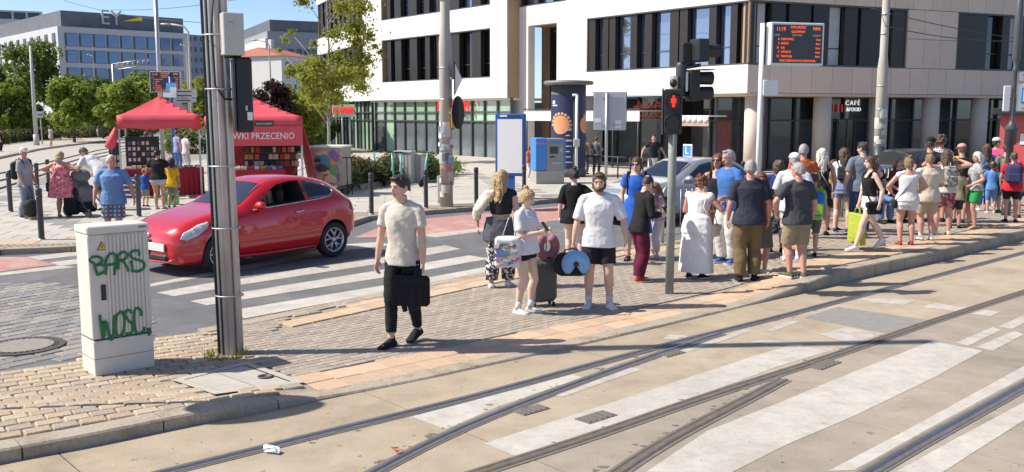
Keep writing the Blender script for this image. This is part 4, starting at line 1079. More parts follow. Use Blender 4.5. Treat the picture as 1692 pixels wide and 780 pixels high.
  for k in range(spokes):
   a = k * 2 * math.pi / spokes + .3
   b = MB()
   for da in (-.20, .20):
    p0 = (math.cos(a) * r * .14, math.sin(a) * r * .14, .07); p1 = (math.cos(a + da * .9) * r * .40, math.sin(a + da * .9) * r * .40, .072); p2 = (math.cos(a + da * 1.7) * r * .64, math.sin(a + da * 1.7) * r * .64, .066)
    b.tube([p0, p1, p2], [.022, .017, .02], 6, M=M)
   b.build('spoke', ALLOY, w)
  b = MB(); b.lathe([(.055, .06), (.05, .085), (.01, .088)], 14, M=M); b.build('hub_cap', ALLOY, w)
  return w
 def lamp(s, poly, m, nm, both=True):
  for sg in (1, -1): s.side_panel(poly, m, nm, sg, .006)
 def mirror(s, x, z, sg, m):
  y = sg * (s.ys(x, z) + .09); b = MB(); b.ell((x, y, z + .03), (.085, .12, .075), 14, 10); b.tube([(x, sg * (s.ys(x, z) - .02), z - .02), (x, y, z)], .02, 6); return b.build('wing_mirror', m, s.root)
REDP = mat('red_car_paint', (.52, .007, .013), .28, .03, 3, spec=.5, coat=1.0)
st = [(0, .30, .52, .40, .58, .30), (.05, .22, .60, .60, .68, .45), (.18, .185, .68, .735, .775, .56), (.45, .18, .77, .81, .87, .62), (.85, .19, .85, .845, .95, .66), (1.20, .19, .895, .855, 1.005, .67), (1.42, .19, .915, .858, 1.075, .66), (1.70, .19, .935, .86, 1.245, .61), (1.98, .19, .95, .86, 1.385, .575), (2.25, .19, .965, .86, 1.44, .565),
      (2.65, .19, .99, .86, 1.452, .56), (3.05, .20, 1.02, .86, 1.42, .545), (3.40, .21, 1.05, .855, 1.345, .53), (3.65, .24, 1.045, .83, 1.235, .53), (3.83, .27, 1.00, .79, 1.08, .56), (3.97, .32, .90, .72, .93, .56), (4.04, .38, .78, .64, .80, .5), (4.06, .44, .70, .56, .72, .42)]
front_win = [(1.62, .985), (1.80, 1.10), (2.02, 1.245), (2.22, 1.325), (2.50, 1.365), (2.72, 1.37), (2.74, 1.035), (2.2, 1.0)]
quarter = [(2.80, 1.045), (2.79, 1.368), (3.05, 1.345), (3.30, 1.285), (3.44, 1.215), (3.46, 1.16), (3.36, 1.095), (3.1, 1.065)]
rw, fw = G(551, 423), G(362, 451)
dc = (rw - fw).normalized(); rzc = math.atan2(dc.y, dc.x)
mid = (rw + fw) / 2; side = Vector((-dc.y, dc.x, 0))
org = mid - dc * ((.85 + 3.36) / 2) * .9 + side * .76
red = Car(st, (.85, 3.36), .31, REDP, 'shiny red three door hatchback waiting at the zebra crossing', (org.x, org.y, -.008), rzc, [(quarter, CARGLASS, 'quarter_window')], (1.30, 1.93, .93), (3.52, 3.80, .86), name='red_car',
          seams=[[(1.52, .92), (1.44, .6), (1.50, .28), (1.62, .23), (2.70, .23), (2.86, .36), (2.90, .7), (2.83, 1.0)], [(.95, .8), (1.3, .86), (1.52, .92)]], cut=(front_win, -.95, .48))
for px_ in (front_win, quarter):
 pass
for sg in (1, -1):
 b = MB(); pts = [(1.55, .955), (2.0, .985), (2.5, 1.015), (3.0, 1.045), (3.3, 1.075), (3.44, 1.14), (3.47, 1.20), (3.40, 1.25)]
 b.tube([(x, sg * (red.ys(x, z) + .006), z) for x, z in pts], .010, 6); b.build('window_trim', CHROME, red.root)
 b = MB(); b.tube([(2.44, sg * (red.ys(2.44, .86) + .022), .862), (2.52, sg * (red.ys(2.52, .87) + .034), .87), (2.66, sg * (red.ys(2.66, .88) + .03), .885)], [.014, .016, .012], 8); b.build('door_handle', CHROME, red.root)
 red.mirror(1.66, .99, sg, REDP)
 b = MB(); b.tube([(1.2, sg * .835, .245), (1.9, sg * .845, .235), (2.9, sg * .845, .25)], .02, 6); b.build('sill', REDP, red.root)
b = MB(); b.box((2.765, -red.ys(2.765, 1.2) - .004, 1.2), (.045, .02, .33)); b.build('door_pillar', BLACK, red.root)
red.lamp([(.14, .60), (.20, .69), (.46, .80), (.66, .84), (.62, .76), (.42, .64), (.24, .575)], HEADL, 'headlight')
red.lamp([(3.84, .82), (3.86, .99), (3.93, .95), (3.99, .84), (3.97, .76)], TAILL, 'tail_light')
b = MB(); b.box((-.012, -.20, .455), (.022, .54, .125), bev=.008); b.build('number_plate', PLATE, red.root)
b = MB(); b.prism([(-.085, .56), (.085, .56), (.02, .33), (-.02, .33)], 'x', -.018, .03); b.build('shield_grille', BLACK, red.root)
b = MB(); b.box((.055, 0, .30), (.13, 1.0, .11), bev=.03); b.build('lower_intake', BLACK, red.root)
b = MB(); b.tube([(.10, -.66, .30), (.02, -.5, .235), (-.005, 0, .225), (.02, .5, .235), (.10, .66, .30)], .016, 6); b.build('bumper_lip', REDP, red.root)
for sg in (1, -1):
 b = MB(); b.tube([(.17, sg * .70, .30), (.06, sg * .57, .25), (.03, sg * .40, .245)], .011, 6); b.build('lip_trim', CHROME, red.root)
 b = MB(); b.tube([(1.33, sg * .1, 1.02), (1.30, sg * .5, .99)], .012, 5); b.build('wiper', BLACK, red.root)
b = MB(); b.tube([(3.2, 0, 1.405), (3.12, 0, 1.47), (3.55, 0, 1.56)], [.012, .006, .003], 6); b.build('aerial', BLACK, red.root)
red.root.scale = (.9, 1, 1)
for o in list(red.root.children):
 if o.name.startswith('wheel'): o.scale = (1 / .9, 1, 1)
for sg in (1, -1):
 for x, z, r_ in ((.36, .705, .045), (.50, .755, .035)):
  b = MB(); b.ell((x, sg * (red.ys(x, z) + .004), z), (r_, .012, r_), 14, 8); b.build('lamp_reflector', CHROME, red.root)
b = MB(); b.ell((-.002, 0, .615), (.02, .045, .045), 16, 8); b.build('badge', CHROME, red.root)
b = MB(); b.box((.045, .42, .31), (.05, .2, .07), bev=.02); b.box((.045, -.42, .31), (.05, .2, .07), bev=.02); b.build('side_intake', BLACK, red.root)
for x, y in ((2.30, -.33), (2.30, .10)):
 b = MB(); b.box((x + .10, y, 1.0), (.14, .42, .5), bev=.05); b.box((x + .16, y, 1.27), (.09, .22, .15), bev=.03); b.build('seat', INT, red.root)
b = MB(); b.lathe([(.17, -.012), (.185, 0), (.17, .012)], 20, M=Matrix.Translation((1.78, -.33, .97)) @ Matrix.Rotation(R(65), 4, 'Y')); b.build('steering_wheel', BLACK, red.root)
def plaincar(label, paint, loc, rz, name='passing_car', lbl=None):
 st = [(0, .30, .52, .55, .58, .4), (.08, .2, .66, .74, .74, .55), (.4, .18, .78, .84, .86, .62), (.95, .19, .86, .87, .96, .66), (1.35, .19, .9, .875, 1.03, .66), (1.75, .19, .93, .88, 1.24, .62), (2.1, .19, .95, .88, 1.42, .60), (2.5, .19, .96, .88, 1.47, .6),
          (3.0, .2, .97, .88, 1.46, .59), (3.45, .2, .98, .88, 1.40, .58), (3.8, .22, .97, .86, 1.22, .57), (4.05, .26, .95, .83, 1.02, .58), (4.25, .3, .88, .78, .92, .58), (4.32, .38, .74, .68, .76, .5)]
 fwn = [(1.58, .97), (1.95, 1.19), (2.2, 1.33), (2.5, 1.38), (2.62, 1.385), (2.62, 1.0)]; rwn = [(2.70, 1.0), (2.70, 1.385), (3.0, 1.375), (3.3, 1.33), (3.62, 1.18), (3.72, 1.04)]
 c = Car(st, (.92, 3.5), .31, paint, label, loc, rz, [(fwn, CARGLASS, 'front_window'), (rwn, CARGLASS, 'rear_side_window')], (1.42, 2.02, .93), (3.6, 3.98, .88), name=name,
   seams=[[(1.5, .92), (1.42, .6), (1.5, .25), (2.6, .23), (2.66, 1.0)], [(2.66, 1.0), (2.66, .25), (3.2, .25), (3.6, .6), (3.72, 1.0)]])
 c.lamp([(.1, .56), (.16, .68), (.5, .8), (.6, .78), (.3, .6)], HEADL, 'headlight'); c.lamp([(4.0, .75), (4.02, .93), (4.22, .86), (4.26, .74)], TAILL, 'tail_light')
 for sg in (1, -1):
  c.mirror(1.68, 1.0, sg, paint)
  for x in (2.4, 3.35):
   b = MB(); b.box((x, sg * (c.ys(x, .86) + .015), .86), (.17, .03, .03), bev=.01); b.build('door_handle', paint, c.root)
 b = MB(); b.box((-.005, 0, .45), (.03, .52, .12)); b.build('number_plate', PLATE, c.root)
 b = MB(); b.box((.05, 0, .28), (.14, 1.1, .14), bev=.03); b.build('lower_intake', BLACK, c.root)
 return c
SILVER = mat('silver_car_paint', (.40, .42, .45), .3, .03, 3, metal=.5, coat=1.0)
DARKP = mat('dark_car_paint', (.02, .024, .028), .25, .05, 3, coat=1.0)
dirv = Vector((.83, .56, 0)); rzp = math.atan2(dirv.y, dirv.x)
pc = AT(1116, 262, 22.3)
lc = plaincar('silver hatchback with a blue L board on its roof, behind the man in burgundy trousers', SILVER, (pc.x - dirv.x * 2.05, pc.y - dirv.y * 2.05, -.008), rzp)
b = MB(); b.box((2.45, 0, 1.625), (.05, .30, .30), bev=.015); pl = b.build('learner_board', WHITE, lc.root)
b = MB(); b.box((2.45, 0, 1.625), (.066, .24, .24)); b.build('board_panel', mat('learner_blue', (.05, .22, .62), .5), pl)
for xx, dx in ((2.485, 1), (2.415, -1)): text('L', .25, pl, WHITE, frame((xx, 0, 1.625), (0, dx, 0)), depth=.002)
pc = AT(1486, 246.5, 27.8)
dk = plaincar('dark car passing behind the bench and the man in jeans', DARKP, (pc.x - dirv.x * 2.05, pc.y - dirv.y * 2.05, -.008), rzp)
# ================================================================ STREET FURNITURE, STALLS
def rp(px, py, P0, n):            # point of a plane seen at a pixel
 d = ray(px, py); o_ = Vector((0, 0, CAMZ)); t = (Vector(P0) - o_).dot(n) / d.dot(n); return o_ + d * t
def cylbox(name, m, parent, pts, r, n=10): b = MB(); b.tube(pts, r, n); return b.build(name, m, parent)
def bx(name, m, parent, c, d, rz=0, bev=0): b = MB(); b.box(c, d, rz, bev=bev); return b.build(name, m, parent)
c0, c1 = GP(158, 622), GP(256, 604.5)
ux = (c1 - c0); ux.z = 0; Wc = ux.length; ux.normalize(); nf = Vector((ux.y, -ux.x, 0))
cab = thing('utility_cabinet', 'pale grey ribbed utility cabinet with green graffiti at the left of the platform', 'cabinet', (c0.x, c0.y, min(c0.z, c1.z) - .005), math.atan2(ux.y, ux.x))
Dc = .36; Hc = 1.44
CABM = mat('cabinet_grey', (.63, .60, .535), .6, .05, 3, bump=.06, bscale=60, col2=(.55, .515, .45), c2scale=2.2, c2lo=.55, c2hi=.75)
bx('plinth', CABM, cab, (Wc / 2, Dc / 2, .17), (Wc, Dc, .34), bev=.006)
bx('plinth_line', JOINT, cab, (Wc / 2, Dc / 2, .165), (Wc + .002, Dc + .002, .006))
bx('shadow_gap', BLACK, cab, (Wc / 2, Dc / 2, .346), (Wc - .02, Dc - .02, .014))
bx('body', CABM, cab, (Wc / 2, Dc / 2, .353 + .5), (Wc, Dc - .02, 1.0), bev=.008)
lid = bx('lid', CABM, cab, (Wc / 2, Dc / 2, 1.395), (Wc + .014, Dc + .014, .075), bev=.012)
bx('lid_tag', mat('green_tag', (.12, .25, .08), .6), lid, (Wc - .06, -.009, 1.40), (.07, .006, .018))
for k in range(11):
 x = Wc * (.30 + .062 * k); b = MB(); b.box((x, .004, .86), (.022, .014, .96), bev=.004); b.build('rib', CABM, cab)
bx('lock', BLACK, cab, (Wc * .21, .004, .80), (.045, .012, .15), bev=.004)
YEL = mat('warning_yellow', (.75, .48, .04), .5)
b = MB(); b.prism([(Wc * .14, 1.205), (Wc * .30, 1.205), (Wc * .22, 1.29)], 'y', .004, .012); wt = b.build('warning_triangle', BLACK, cab)
b = MB(); b.prism([(Wc * .158, 1.212), (Wc * .282, 1.212), (Wc * .22, 1.278)], 'y', .001, .005); b.build('warning_field', YEL, wt)
b = MB(); b.prism([(Wc * .226, 1.265), (Wc * .205, 1.235), (Wc * .222, 1.238), (Wc * .213, 1.216), (Wc * .235, 1.243), (Wc * .219, 1.243)], 'y', -.002, .002); b.build('warning_bolt', BLACK, wt)
SPRAY = mat('green_spray_paint', (.008, .16, .055), .5, .25, 12)
def gpx(x, y): return (130 + x / 3.12, 370 + y / 3.12)
strokes = [  # drawn over the enlarged door: B A R S
 [(100, 268), (88, 235), (80, 205), (62, 195), (58, 180), (80, 170), (108, 172), (122, 185), (112, 205), (90, 215)], [(90, 215), (118, 212), (140, 222), (142, 240), (122, 254), (98, 262)],
 [(140, 262), (140, 225), (142, 195), (150, 168), (168, 153), (186, 158), (192, 185), (190, 225), (184, 264)], [(142, 214), (166, 210), (190, 206)],
 [(205, 236), (206, 200), (204, 165), (218, 150), (238, 146), (250, 158), (244, 178), (222, 188), (206, 192)], [(222, 188), (238, 205), (252, 228), (256, 246)],
 [(312, 165), (310, 142), (292, 138), (272, 146), (266, 162), (278, 178), (306, 186), (334, 198), (340, 218), (326, 238), (300, 246), (276, 240)], [(268, 190), (276, 222), (276, 250)],
 [(110, 470), (114, 510), (126, 590), (132, 560), (142, 500), (152, 548), (164, 596), (176, 590), (180, 540), (186, 470)], [(122, 500), (134, 580)],
 [(216, 455), (200, 470), (190, 510), (192, 560), (204, 580), (222, 575), (234, 540), (236, 490), (226, 458), (212, 452)],
 [(274, 462), (262, 446), (244, 450), (240, 472), (256, 496), (276, 520), (278, 548), (262, 572), (244, 562)],
 [(322, 475), (320, 448), (306, 434), (290, 444), (284, 480), (288, 530), (298, 562), (320, 566), (336, 552), (340, 532)], [(362, 538), (368, 546), (362, 555), (357, 546), (362, 538)], [(362, 548), (364, 576)]]
gM = cab.matrix_basis.inverted()
for s_ in strokes:
 pts = [gM @ rp(*gpx(x, y), c0 + nf * .008, nf) for x, y in s_]
 P2 = []
 for i in range(len(pts) - 1):
  p0, p1, p2, p3 = pts[max(0, i - 1)], pts[i], pts[i + 1], pts[min(len(pts) - 1, i + 2)]
  for t in (0, .33, .66): P2.append(.5 * ((2 * p1) + (p2 - p0) * t + (2 * p0 - 5 * p1 + 4 * p2 - p3) * t * t + (3 * p1 - p0 - 3 * p2 + p3) * t ** 3))
 P2.append(pts[-1])
 for p in P2: p.y = -.010
 b = MB(); b.tube(P2, .0135, 6, M=Matrix.Translation((0, -.003, 0)) @ Matrix.Diagonal((1, .35, 1, 1)) @ Matrix.Translation((0, .003, 0)))
 b.build('graffiti_stroke', SPRAY, cab)
pb = GP(383, 584); zb = pb.z
pole = thing('cabled_pole', 'weathered steel tram pole strapped with cables and conduits beside the cabinet', 'pole', (pb.x, pb.y, zb))
pole.scale = (.88, .88, 1)
POLEM = mat('weathered_pole', (.52, .48, .43), .65, .2, 5, bump=.15, col2=(.36, .30, .26), c2scale=3, c2lo=.5, c2hi=.7, stretch=(1, 1, .25))
CONDM = mat('conduit_grey', (.50, .49, .49), .45, .2, 5, metal=.2, stretch=(1, 1, .3))
CONDP = mat('conduit_mauve', (.44, .385, .37), .5, .25, 5, stretch=(1, 1, .3))
CABB = mat('blue_black_cable', (.018, .02, .035), .4, .2)
lean = Vector((-.012, 0, 1)) * 8.0
def col(name, m, x, y, r, top=1.0, n=14, bend=0): b = MB(); b.tube([(x, y, -.05), Vector((x, y, 0)) + lean * .5 * top + Vector((bend, 0, 0)), Vector((x, y, 0)) + lean * top], [r, r * .97, r * .93], n); return b.build(name, m, pole)
col('pole_shaft', POLEM, .050, .05, .078); col('conduit', CONDP, .03, -.055, .038); col('conduit', CONDM, -.035, -.035, .045); col('conduit', CONDM, .10, -.04, .022)
col('conduit', mat('conduit_pale', (.60, .59, .54), .5, .15), -.098, -.035, .022); col('cable', CABB, -.138, -.03, .015); col('cable', CABB, -.072, -.06, .014); col('cable', CABB, -.118, -.045, .008)
for z in (.62, 1.32, 1.95, 2.72, 3.25, 4.1):
 o_ = Vector((-.012 * z, 0, z)); b = MB(); pts = [o_ + Vector((.01 + .158 * math.cos(t), .135 * math.sin(t) - .005, 0)) for t in np.linspace(0, 2 * math.pi, 25)]
 b.tube(pts, .009, 5, caps=False); b.build('strap', STEEL, pole)
for (x, pts) in ((0, [(.02, -.10, 3.75), (-.02, -.12, 3.3), (.0, -.12, 2.75), (.10, -.11, 2.62), (.16, -.06, 2.62)]), (1, [(.06, -.1, 4.4), (.14, -.12, 3.72), (.24, -.06, 3.78), (.26, 0, 4.2)])):
 cylbox('loose_cable', BLACK, pole, [Vector(p) - Vector((.03, 0, 0)) for p in pts], .012, 6)
wb = thing('junction_box', 'white metal junction box bolted high on the cabled pole', 'electrical box', tuple(pb + Vector((.155, -.10, 3.06 - zb))), R(28))
BOXM = mat('box_white', (.50, .49, .45), .5, .05, 4)
bx('housing', BOXM, wb, (0, 0, .21), (.20, .19, .41), bev=.008)
bx('side_slot', BLACK, wb, (.101, .0, .22), (.006, .05, .27));
b = MB(); b.lathe([(.022, 0), (.022, .012), (.01, .018)], 12, M=Matrix.Translation((-.02, -.095, .30)) @ Matrix.Rotation(R(90), 4, 'X')); b.build('round_cap', BOXM, wb)
for z in (.10, .34): bx('hinge', DKMETAL, wb, (.101, -.045, z), (.012, .016, .03))
tb = thing('traffic_light', 'black traffic signal head seen from behind, hung on the cabled pole', 'traffic light', tuple(pb + Vector((.185, -.06, 2.30 - zb))), R(20))
bx('back_housing', BLACK, tb, (.05, 0, .38), (.17, .15, .74), bev=.02); bx('side_ridge', DKMETAL, tb, (-.045, -.03, .38), (.03, .16, .70), bev=.01)
for z in (.14, .38, .62):
 b = MB(); b.tube([(.05, .07, z), (.05, .22, z)], .075, 16, caps=False); b.build('visor', BLACK, tb)
bx('sticker', WHITE, tb, (.10, -.077, .17), (.05, .004, .08)); bx('sticker', BOXM, tb, (.07, -.077, .25), (.02, .004, .05))
b = MB(); b.ell((.0, -.02, .80), (.05, .05, .055), 12, 8); b.build('buzzer', BLACK, tb)
cylbox('bracket', BLACK, tb, [(-.12, 0, .76), (.04, 0, .76)], .022)
q = GP(1106, 485)
tl = thing('pedestrian_signal', 'green grey pedestrian signal pole with red lit figure in front of the crowd', 'traffic light', tuple(q), R(-8))
GPOLE = mat('signal_pole', (.235, .25, .225), .55, .2, 5, col2=(.42, .43, .40), c2scale=4, c2lo=.55, c2hi=.7)
cylbox('pole', GPOLE, tl, [(0, 0, -.05), (0, 0, 3.0 - q.z)], .058, 16)
b = MB(); b.lathe([(.062, 2.72 - q.z), (.068, 2.74 - q.z), (.068, 2.98 - q.z), (.072, 3.0 - q.z), (.072, 3.14 - q.z), (.06, 3.18 - q.z)], 16, (.095, .05, 0)); b.build('pole_collar', DKMETAL, tl)
hz = 2.22 - q.z; hx = -.01
hd = bx('lamp_housing', BLACK, tl, (hx, -.10, hz + .30), (.25, .15, .60), bev=.02)
bx('side_edge', DKMETAL, tl, (hx - .135, -.05, hz + .30), (.02, .24, .62), bev=.006)
LRED = mat('red_lamp', (.8, .03, .015), .4, .05, emit=.9); LOFF = mat('lamp_off', (.02, .022, .02), .25, .1)
for z, lit in ((hz + .44, 1), (hz + .16, 0)):
 b = MB(); b.tube([(hx, -.175, z), (hx, -.19, z)], .098, 24); L_ = b.build('lens', LOFF, tl)
 b = MB(); vs = []; fs = []
 for i, y in enumerate((-.17, -.31)):
  for k in range(17):
   t = R(-30 + 240 * k / 16); vs.append((hx + .112 * math.cos(t), y, z + .112 * math.sin(t)))
 for k in range(16): fs.append((k, k + 1, 17 + k + 1, 17 + k))
 b.add(vs, fs, 0, True); v = b.build('visor', BLACK, tl); sd = v.modifiers.new('t', 'SOLIDIFY'); sd.thickness = .006
 if lit:
  y = -.197
  b = MB(); b.ell((hx + .005, y, z + .06), (.016, .006, .018), 10, 6); b.box((hx + .005, y, z + .005), (.042, .008, .07), bev=.01); b.box((hx - .006, y, z - .052), (.014, .008, .06)); b.box((hx + .016, y, z - .052), (.014, .008, .06))
  b.box((hx - .024, y, z + .005), (.012, .008, .06)); b.box((hx + .034, y, z + .005), (.012, .008, .06)); b.build('standing_figure', LRED, L_)
b = MB(); b.ell((hx + .0, -.08, hz + .68), (.05, .05, .055), 12, 8); b.build('buzzer', BLACK, tl)
def head(name, c, w, h, d, rz, hoods, up=True):
 t = Matrix.Translation(c) @ Matrix.Rotation(rz, 4, 'Z'); b = MB(); b.box((0, 0, 0), (w, d, h), bev=.015, M=t); o = b.build(name, BLACK, tl)
 for z in hoods:
  b = MB(); b.tube([(0, d / 2, z), (0, d / 2 + .20, z)], [.085, .09], 16, caps=False, M=t); b.build('visor', BLACK, tl)
 return o
head('signal_head', (.155, .02, 3.30 - q.z), .12, .27, .16, R(-70), ()); head('signal_head', (.325, -.02, 3.33 - q.z), .24, .30, .17, R(-60), (0,))
head('signal_head', (.25, .06, 2.87 - q.z), .19, .42, .15, R(-70), (.1, -.1)); bx('signal_edge', STEEL, tl, (.17, -.03, 2.92 - q.z), (.03, .05, .26))
cylbox('bracket', DKMETAL, tl, [(.09, .05, 3.10 - q.z), (.35, .02, 3.14 - q.z)], .025); cylbox('bracket', DKMETAL, tl, [(.06, .03, 2.8 - q.z), (.26, .05, 2.8 - q.z)], .02)
b = MB(); b.box((.40, -.05, 3.075 - q.z), (.18, .2, .012), R(-60)); b.build('canopy_plate', DKMETAL, tl)
def display(name, label, base, rz, W_, H_, ztop, pole_top, polex, rows, small=False, white_plate=False):
 t = thing(name, label, 'display', base, rz); zc = ztop - H_ / 2 - base[2]
 cylbox('pole', WHITE if not small else STEEL, t, [(polex, .05, -.05), (polex, .05, pole_top - base[2])], .05 if not small else .10, 14)
 bx('casing', WHITE if not small else STEEL, t, (0, .03, zc), (W_ + .05, .20, H_ + .05), bev=.012)
 scr = bx('screen', mat('display_screen', (.035, .04, .045), .3, .05), t, (0, -.072, zc), (W_ - .05, .02, H_ - .05))
 AMB = mat('amber_led', (1.0, .13, .02), .5, .0, emit=.75); WL = mat('display_white', (.8, .8, .8), .5, .0)
 def tx(s, size, x, z, m, al='LEFT', sx=1.0): text(s, size, scr, m, frame((x * W_, -.084, zc + z * H_), (1, 0, 0)), depth=.001, align=al, sx=sx)
 tx('11:19', .135 * H_, -.43, .36, AMB, sx=.9); tx('DWORZEC', .088 * H_, .0, .41, AMB, 'CENTER'); tx('GŁÓWNY', .088 * H_, .0, .30, AMB, 'CENTER'); tx('MPK', .115 * H_, .44, .38, AMB, 'RIGHT')
 for s_, x, al in (('LINIA', -.46, 'LEFT'), ('KIERUNEK', -.02, 'CENTER'), ('ODJAZD', .45, 'RIGHT')): tx(s_, .062 * H_, x, .215, WL, al)
 for k, (a_, b_, c_) in enumerate(rows):
  z = .115 - .105 * k; tx(a_, .078 * H_, -.36, z, AMB, 'RIGHT'); tx(b_, .078 * H_, -.33, z, AMB, sx=.8); tx(c_, .078 * H_, .44, z, AMB, 'RIGHT', sx=.85)
 tx('ŚWIĄT PAŃSTWOWYCH KURSOWANIE', .075 * H_, .0, -.415, AMB, 'CENTER', sx=.75)
 return t
Yd = 20.2; pd = AT(1257, 200, Yd)
ROWS = [('8', 'KARŁOWICE', '1min'), ('2', 'KRZYKI', '4min'), ('31', 'GAJ', '5min'), ('5', 'OPORÓW', '6min'), ('32', 'TARNOGAJ', '8min')]
zt_ = AT(1310, 42, Yd).z
board_rz = math.atan2(.28, 1)
pw_ = (1360 - 1265) / F * Yd
disp = display('departure_board', 'white framed electronic departure board with orange text on a white pole above the crowd', (pd.x, pd.y, zp(pd.x, pd.y)), board_rz, 1.22, .84, zt_ + .04, zt_ + .05, 0, ROWS)
for ch in list(disp.children):
 if ch.name.split('.')[0] in ('casing', 'screen'): ch.location = Vector((.74, -.05, 0))
wp = AT(1275, 145, Yd); bx('blank_plate', WHITE, disp, (.20, -.01, wp.z - disp.location.z), (.36, .03, .33), bev=.03)
Yd2 = 46; pd2 = AT(266, 200, Yd2)
d2 = display('departure_board', 'dark electronic departure board with orange text behind the red gazebo', (pd2.x, pd2.y, .05), R(4), 1.40, .95, AT(270, 119, Yd2).z, 9.0, 0, ROWS, small=True)
for ch in list(d2.children):
 if ch.name.split('.')[0] in ('casing', 'screen'): ch.location = Vector((.35, -.18, 0))
def tram_pole(label, px, py, zbase, r0, r1, flare_y, poster=None, name='tram_pole', dark_base=0):
 p = G(px, py, zbase); t = thing(name, label, 'pole', tuple(p)); zf = AT(px, flare_y, p.y).z - zbase
 b = MB(); b.lathe([(r0, -.05), (r0, zf - .25), (r1, zf + .15), (r1 * .8, 10.0)], 20); b.build('pole_shaft', mat('concrete_pole', (.44, .415, .36), .8, .14, 4, bump=.2, col2=(.34, .31, .27), c2scale=2, stretch=(1, 1, .3)), t)
 for z in (zf * .62, zf * .8, zf + .8, zf + 1.4):
  b = MB(); b.lathe([(r0 + .008, z), (r0 + .008, z + .03)], 20) if z < zf else b.lathe([(r1 + .012, z), (r1 + .012, z + .05)], 20); b.build('pole_band', STEEL, t)
 if dark_base:
  b = MB(); b.lathe([(r0 + .006, 0), (r0 + .006, dark_base)], 20); b.build('dark_sleeve', DKMETAL, t)
 return t, p
tp, tpp = tram_pole('thick concrete tram pole plastered with posters across the road', 738, 341, ZFAR, .165, .125, 55)
rg = random.Random(12)
PAPER = [mat('poster_%d' % i, c, .8, .25, 18) for i, c in enumerate(((.62, .60, .55), (.30, .42, .46), (.55, .50, .42), (.16, .15, .16), (.45, .22, .18), (.68, .66, .62)))]
for k in range(34):
 a = R(rg.uniform(170, 370)); z = rg.uniform(.25, 2.15); w, h = rg.uniform(.12, .26), rg.uniform(.09, .26); n = 5; vs = []; fs = []
 rr = .168 + .0012 * k
 for i in range(n):
  t = a + (i / (n - 1) - .5) * w / .165
  for zz in (z, z + h): vs.append((rr * math.cos(t), rr * math.sin(t), zz))
 for i in range(n - 1): fs.append((2 * i, 2 * i + 2, 2 * i + 3, 2 * i + 1))
 b = MB(); b.add(vs, fs); b.build('poster', PAPER[rg.randrange(6)], tp)
tp.location = tpp
def atz(px, py, Y): p = AT(px, py, Y); return p
for (px, py, h, nm, lb, r_) in ((757, 130, .62, 'triangle', 'white edged grey sign seen edge on high on the postered pole', .34), (757, 186, .75, 'round', 'dark round sign back on the postered pole under the triangular one', .42)):
 p = AT(px, py, tpp.y - .05); t = thing('road_sign', lb, 'sign', tuple(p), R(72 if nm == 'round' else 76))
 if nm == 'round':
  b = MB(); b.lathe([(r_, -.012), (r_, .012)], 28, M=Matrix.Rotation(R(90), 4, 'X')); b.build('plate', mat('sign_back_navy', (.06, .07, .12), .5), t)
 else:
  b = MB(); b.prism([(-.33, .42), (.33, .0), (-.33, -.42)], 'y', -.012, .012); b.build('plate', mat('sign_back_navy', (0, 0, 0)), t); b = MB(); b.prism([(-.30, .36), (.28, .0), (-.30, -.36)], 'y', -.02, -.013); b.build('face', WHITE, t)
 cylbox('clamp', STEEL, t, [(-.05, .04, 0), (-.3, .1, 0)], .025, 6)
t = thing('call_box', 'orange box strapped to the postered tram pole', 'box', tuple(AT(749, 195, tpp.y - .16))); bx('housing', mat('ochre_box', (.55, .30, .05), .6), t, (0, 0, 0), (.11, .12, .52), bev=.01); bx('housing_cover', mat('ochre_box', (0, 0, 0)), t, (0, -.065, .05), (.08, .012, .3))
p = G(730, 338, ZFAR); t = thing('meter_box', 'small grey meter cabinet at the foot of the postered pole', 'cabinet', tuple(p + Vector((0, .02, 0)))); bx('housing', CONDM, t, (0, 0, .40), (.22, .22, .72), bev=.01); bx('door', CABM, t, (0, -.115, .42), (.18, .012, .6), bev=.004); bx('foot', DKMETAL, t, (.05, 0, .02), (.10, .12, .06))
tp2, _ = tram_pole('pale tram pole with paper posters behind the crowd near the cafe door', 1449, 312, ZFAR, .165, .12, 100, dark_base=1.35)
for k in range(16):
 a = R(rg.uniform(190, 350)); z = rg.uniform(1.4, 2.5); w, h = rg.uniform(.12, .3), rg.uniform(.09, .22); vs = []; fs = []; rr = .168 + .001 * k
 for i in range(5):
  tt = a + (i / 4 - .5) * w / .165
  for zz in (z, z + h): vs.append((rr * math.cos(tt), rr * math.sin(tt), zz))
 for i in range(4): fs.append((2 * i, 2 * i + 2, 2 * i + 3, 2 * i + 1))
 b = MB(); b.add(vs, fs); b.build('poster', PAPER[rg.choice((0, 2, 5, 0))], tp2)
def bollard():
 t = thing('bollard', 'x', 'bollard', (0, 0, 0), 0, 'dark steel bollards along the kerb'); b = MB(); b.lathe([(.058, -.02), (.055, .05), (.055, .80), (.060, .81), (.060, .84)], 16); b.build('post', DKMETAL, t)
 b = MB(); b.lathe([(.060, .84), (.060, .96), (.052, .985), (.01, .99)], 16); b.build('cap', DKMETAL, t); b = MB(); b.lathe([(.075, 0), (.07, .02)], 16); b.build('base_ring', STEEL, t); return t
bl0 = bollard(); first = True
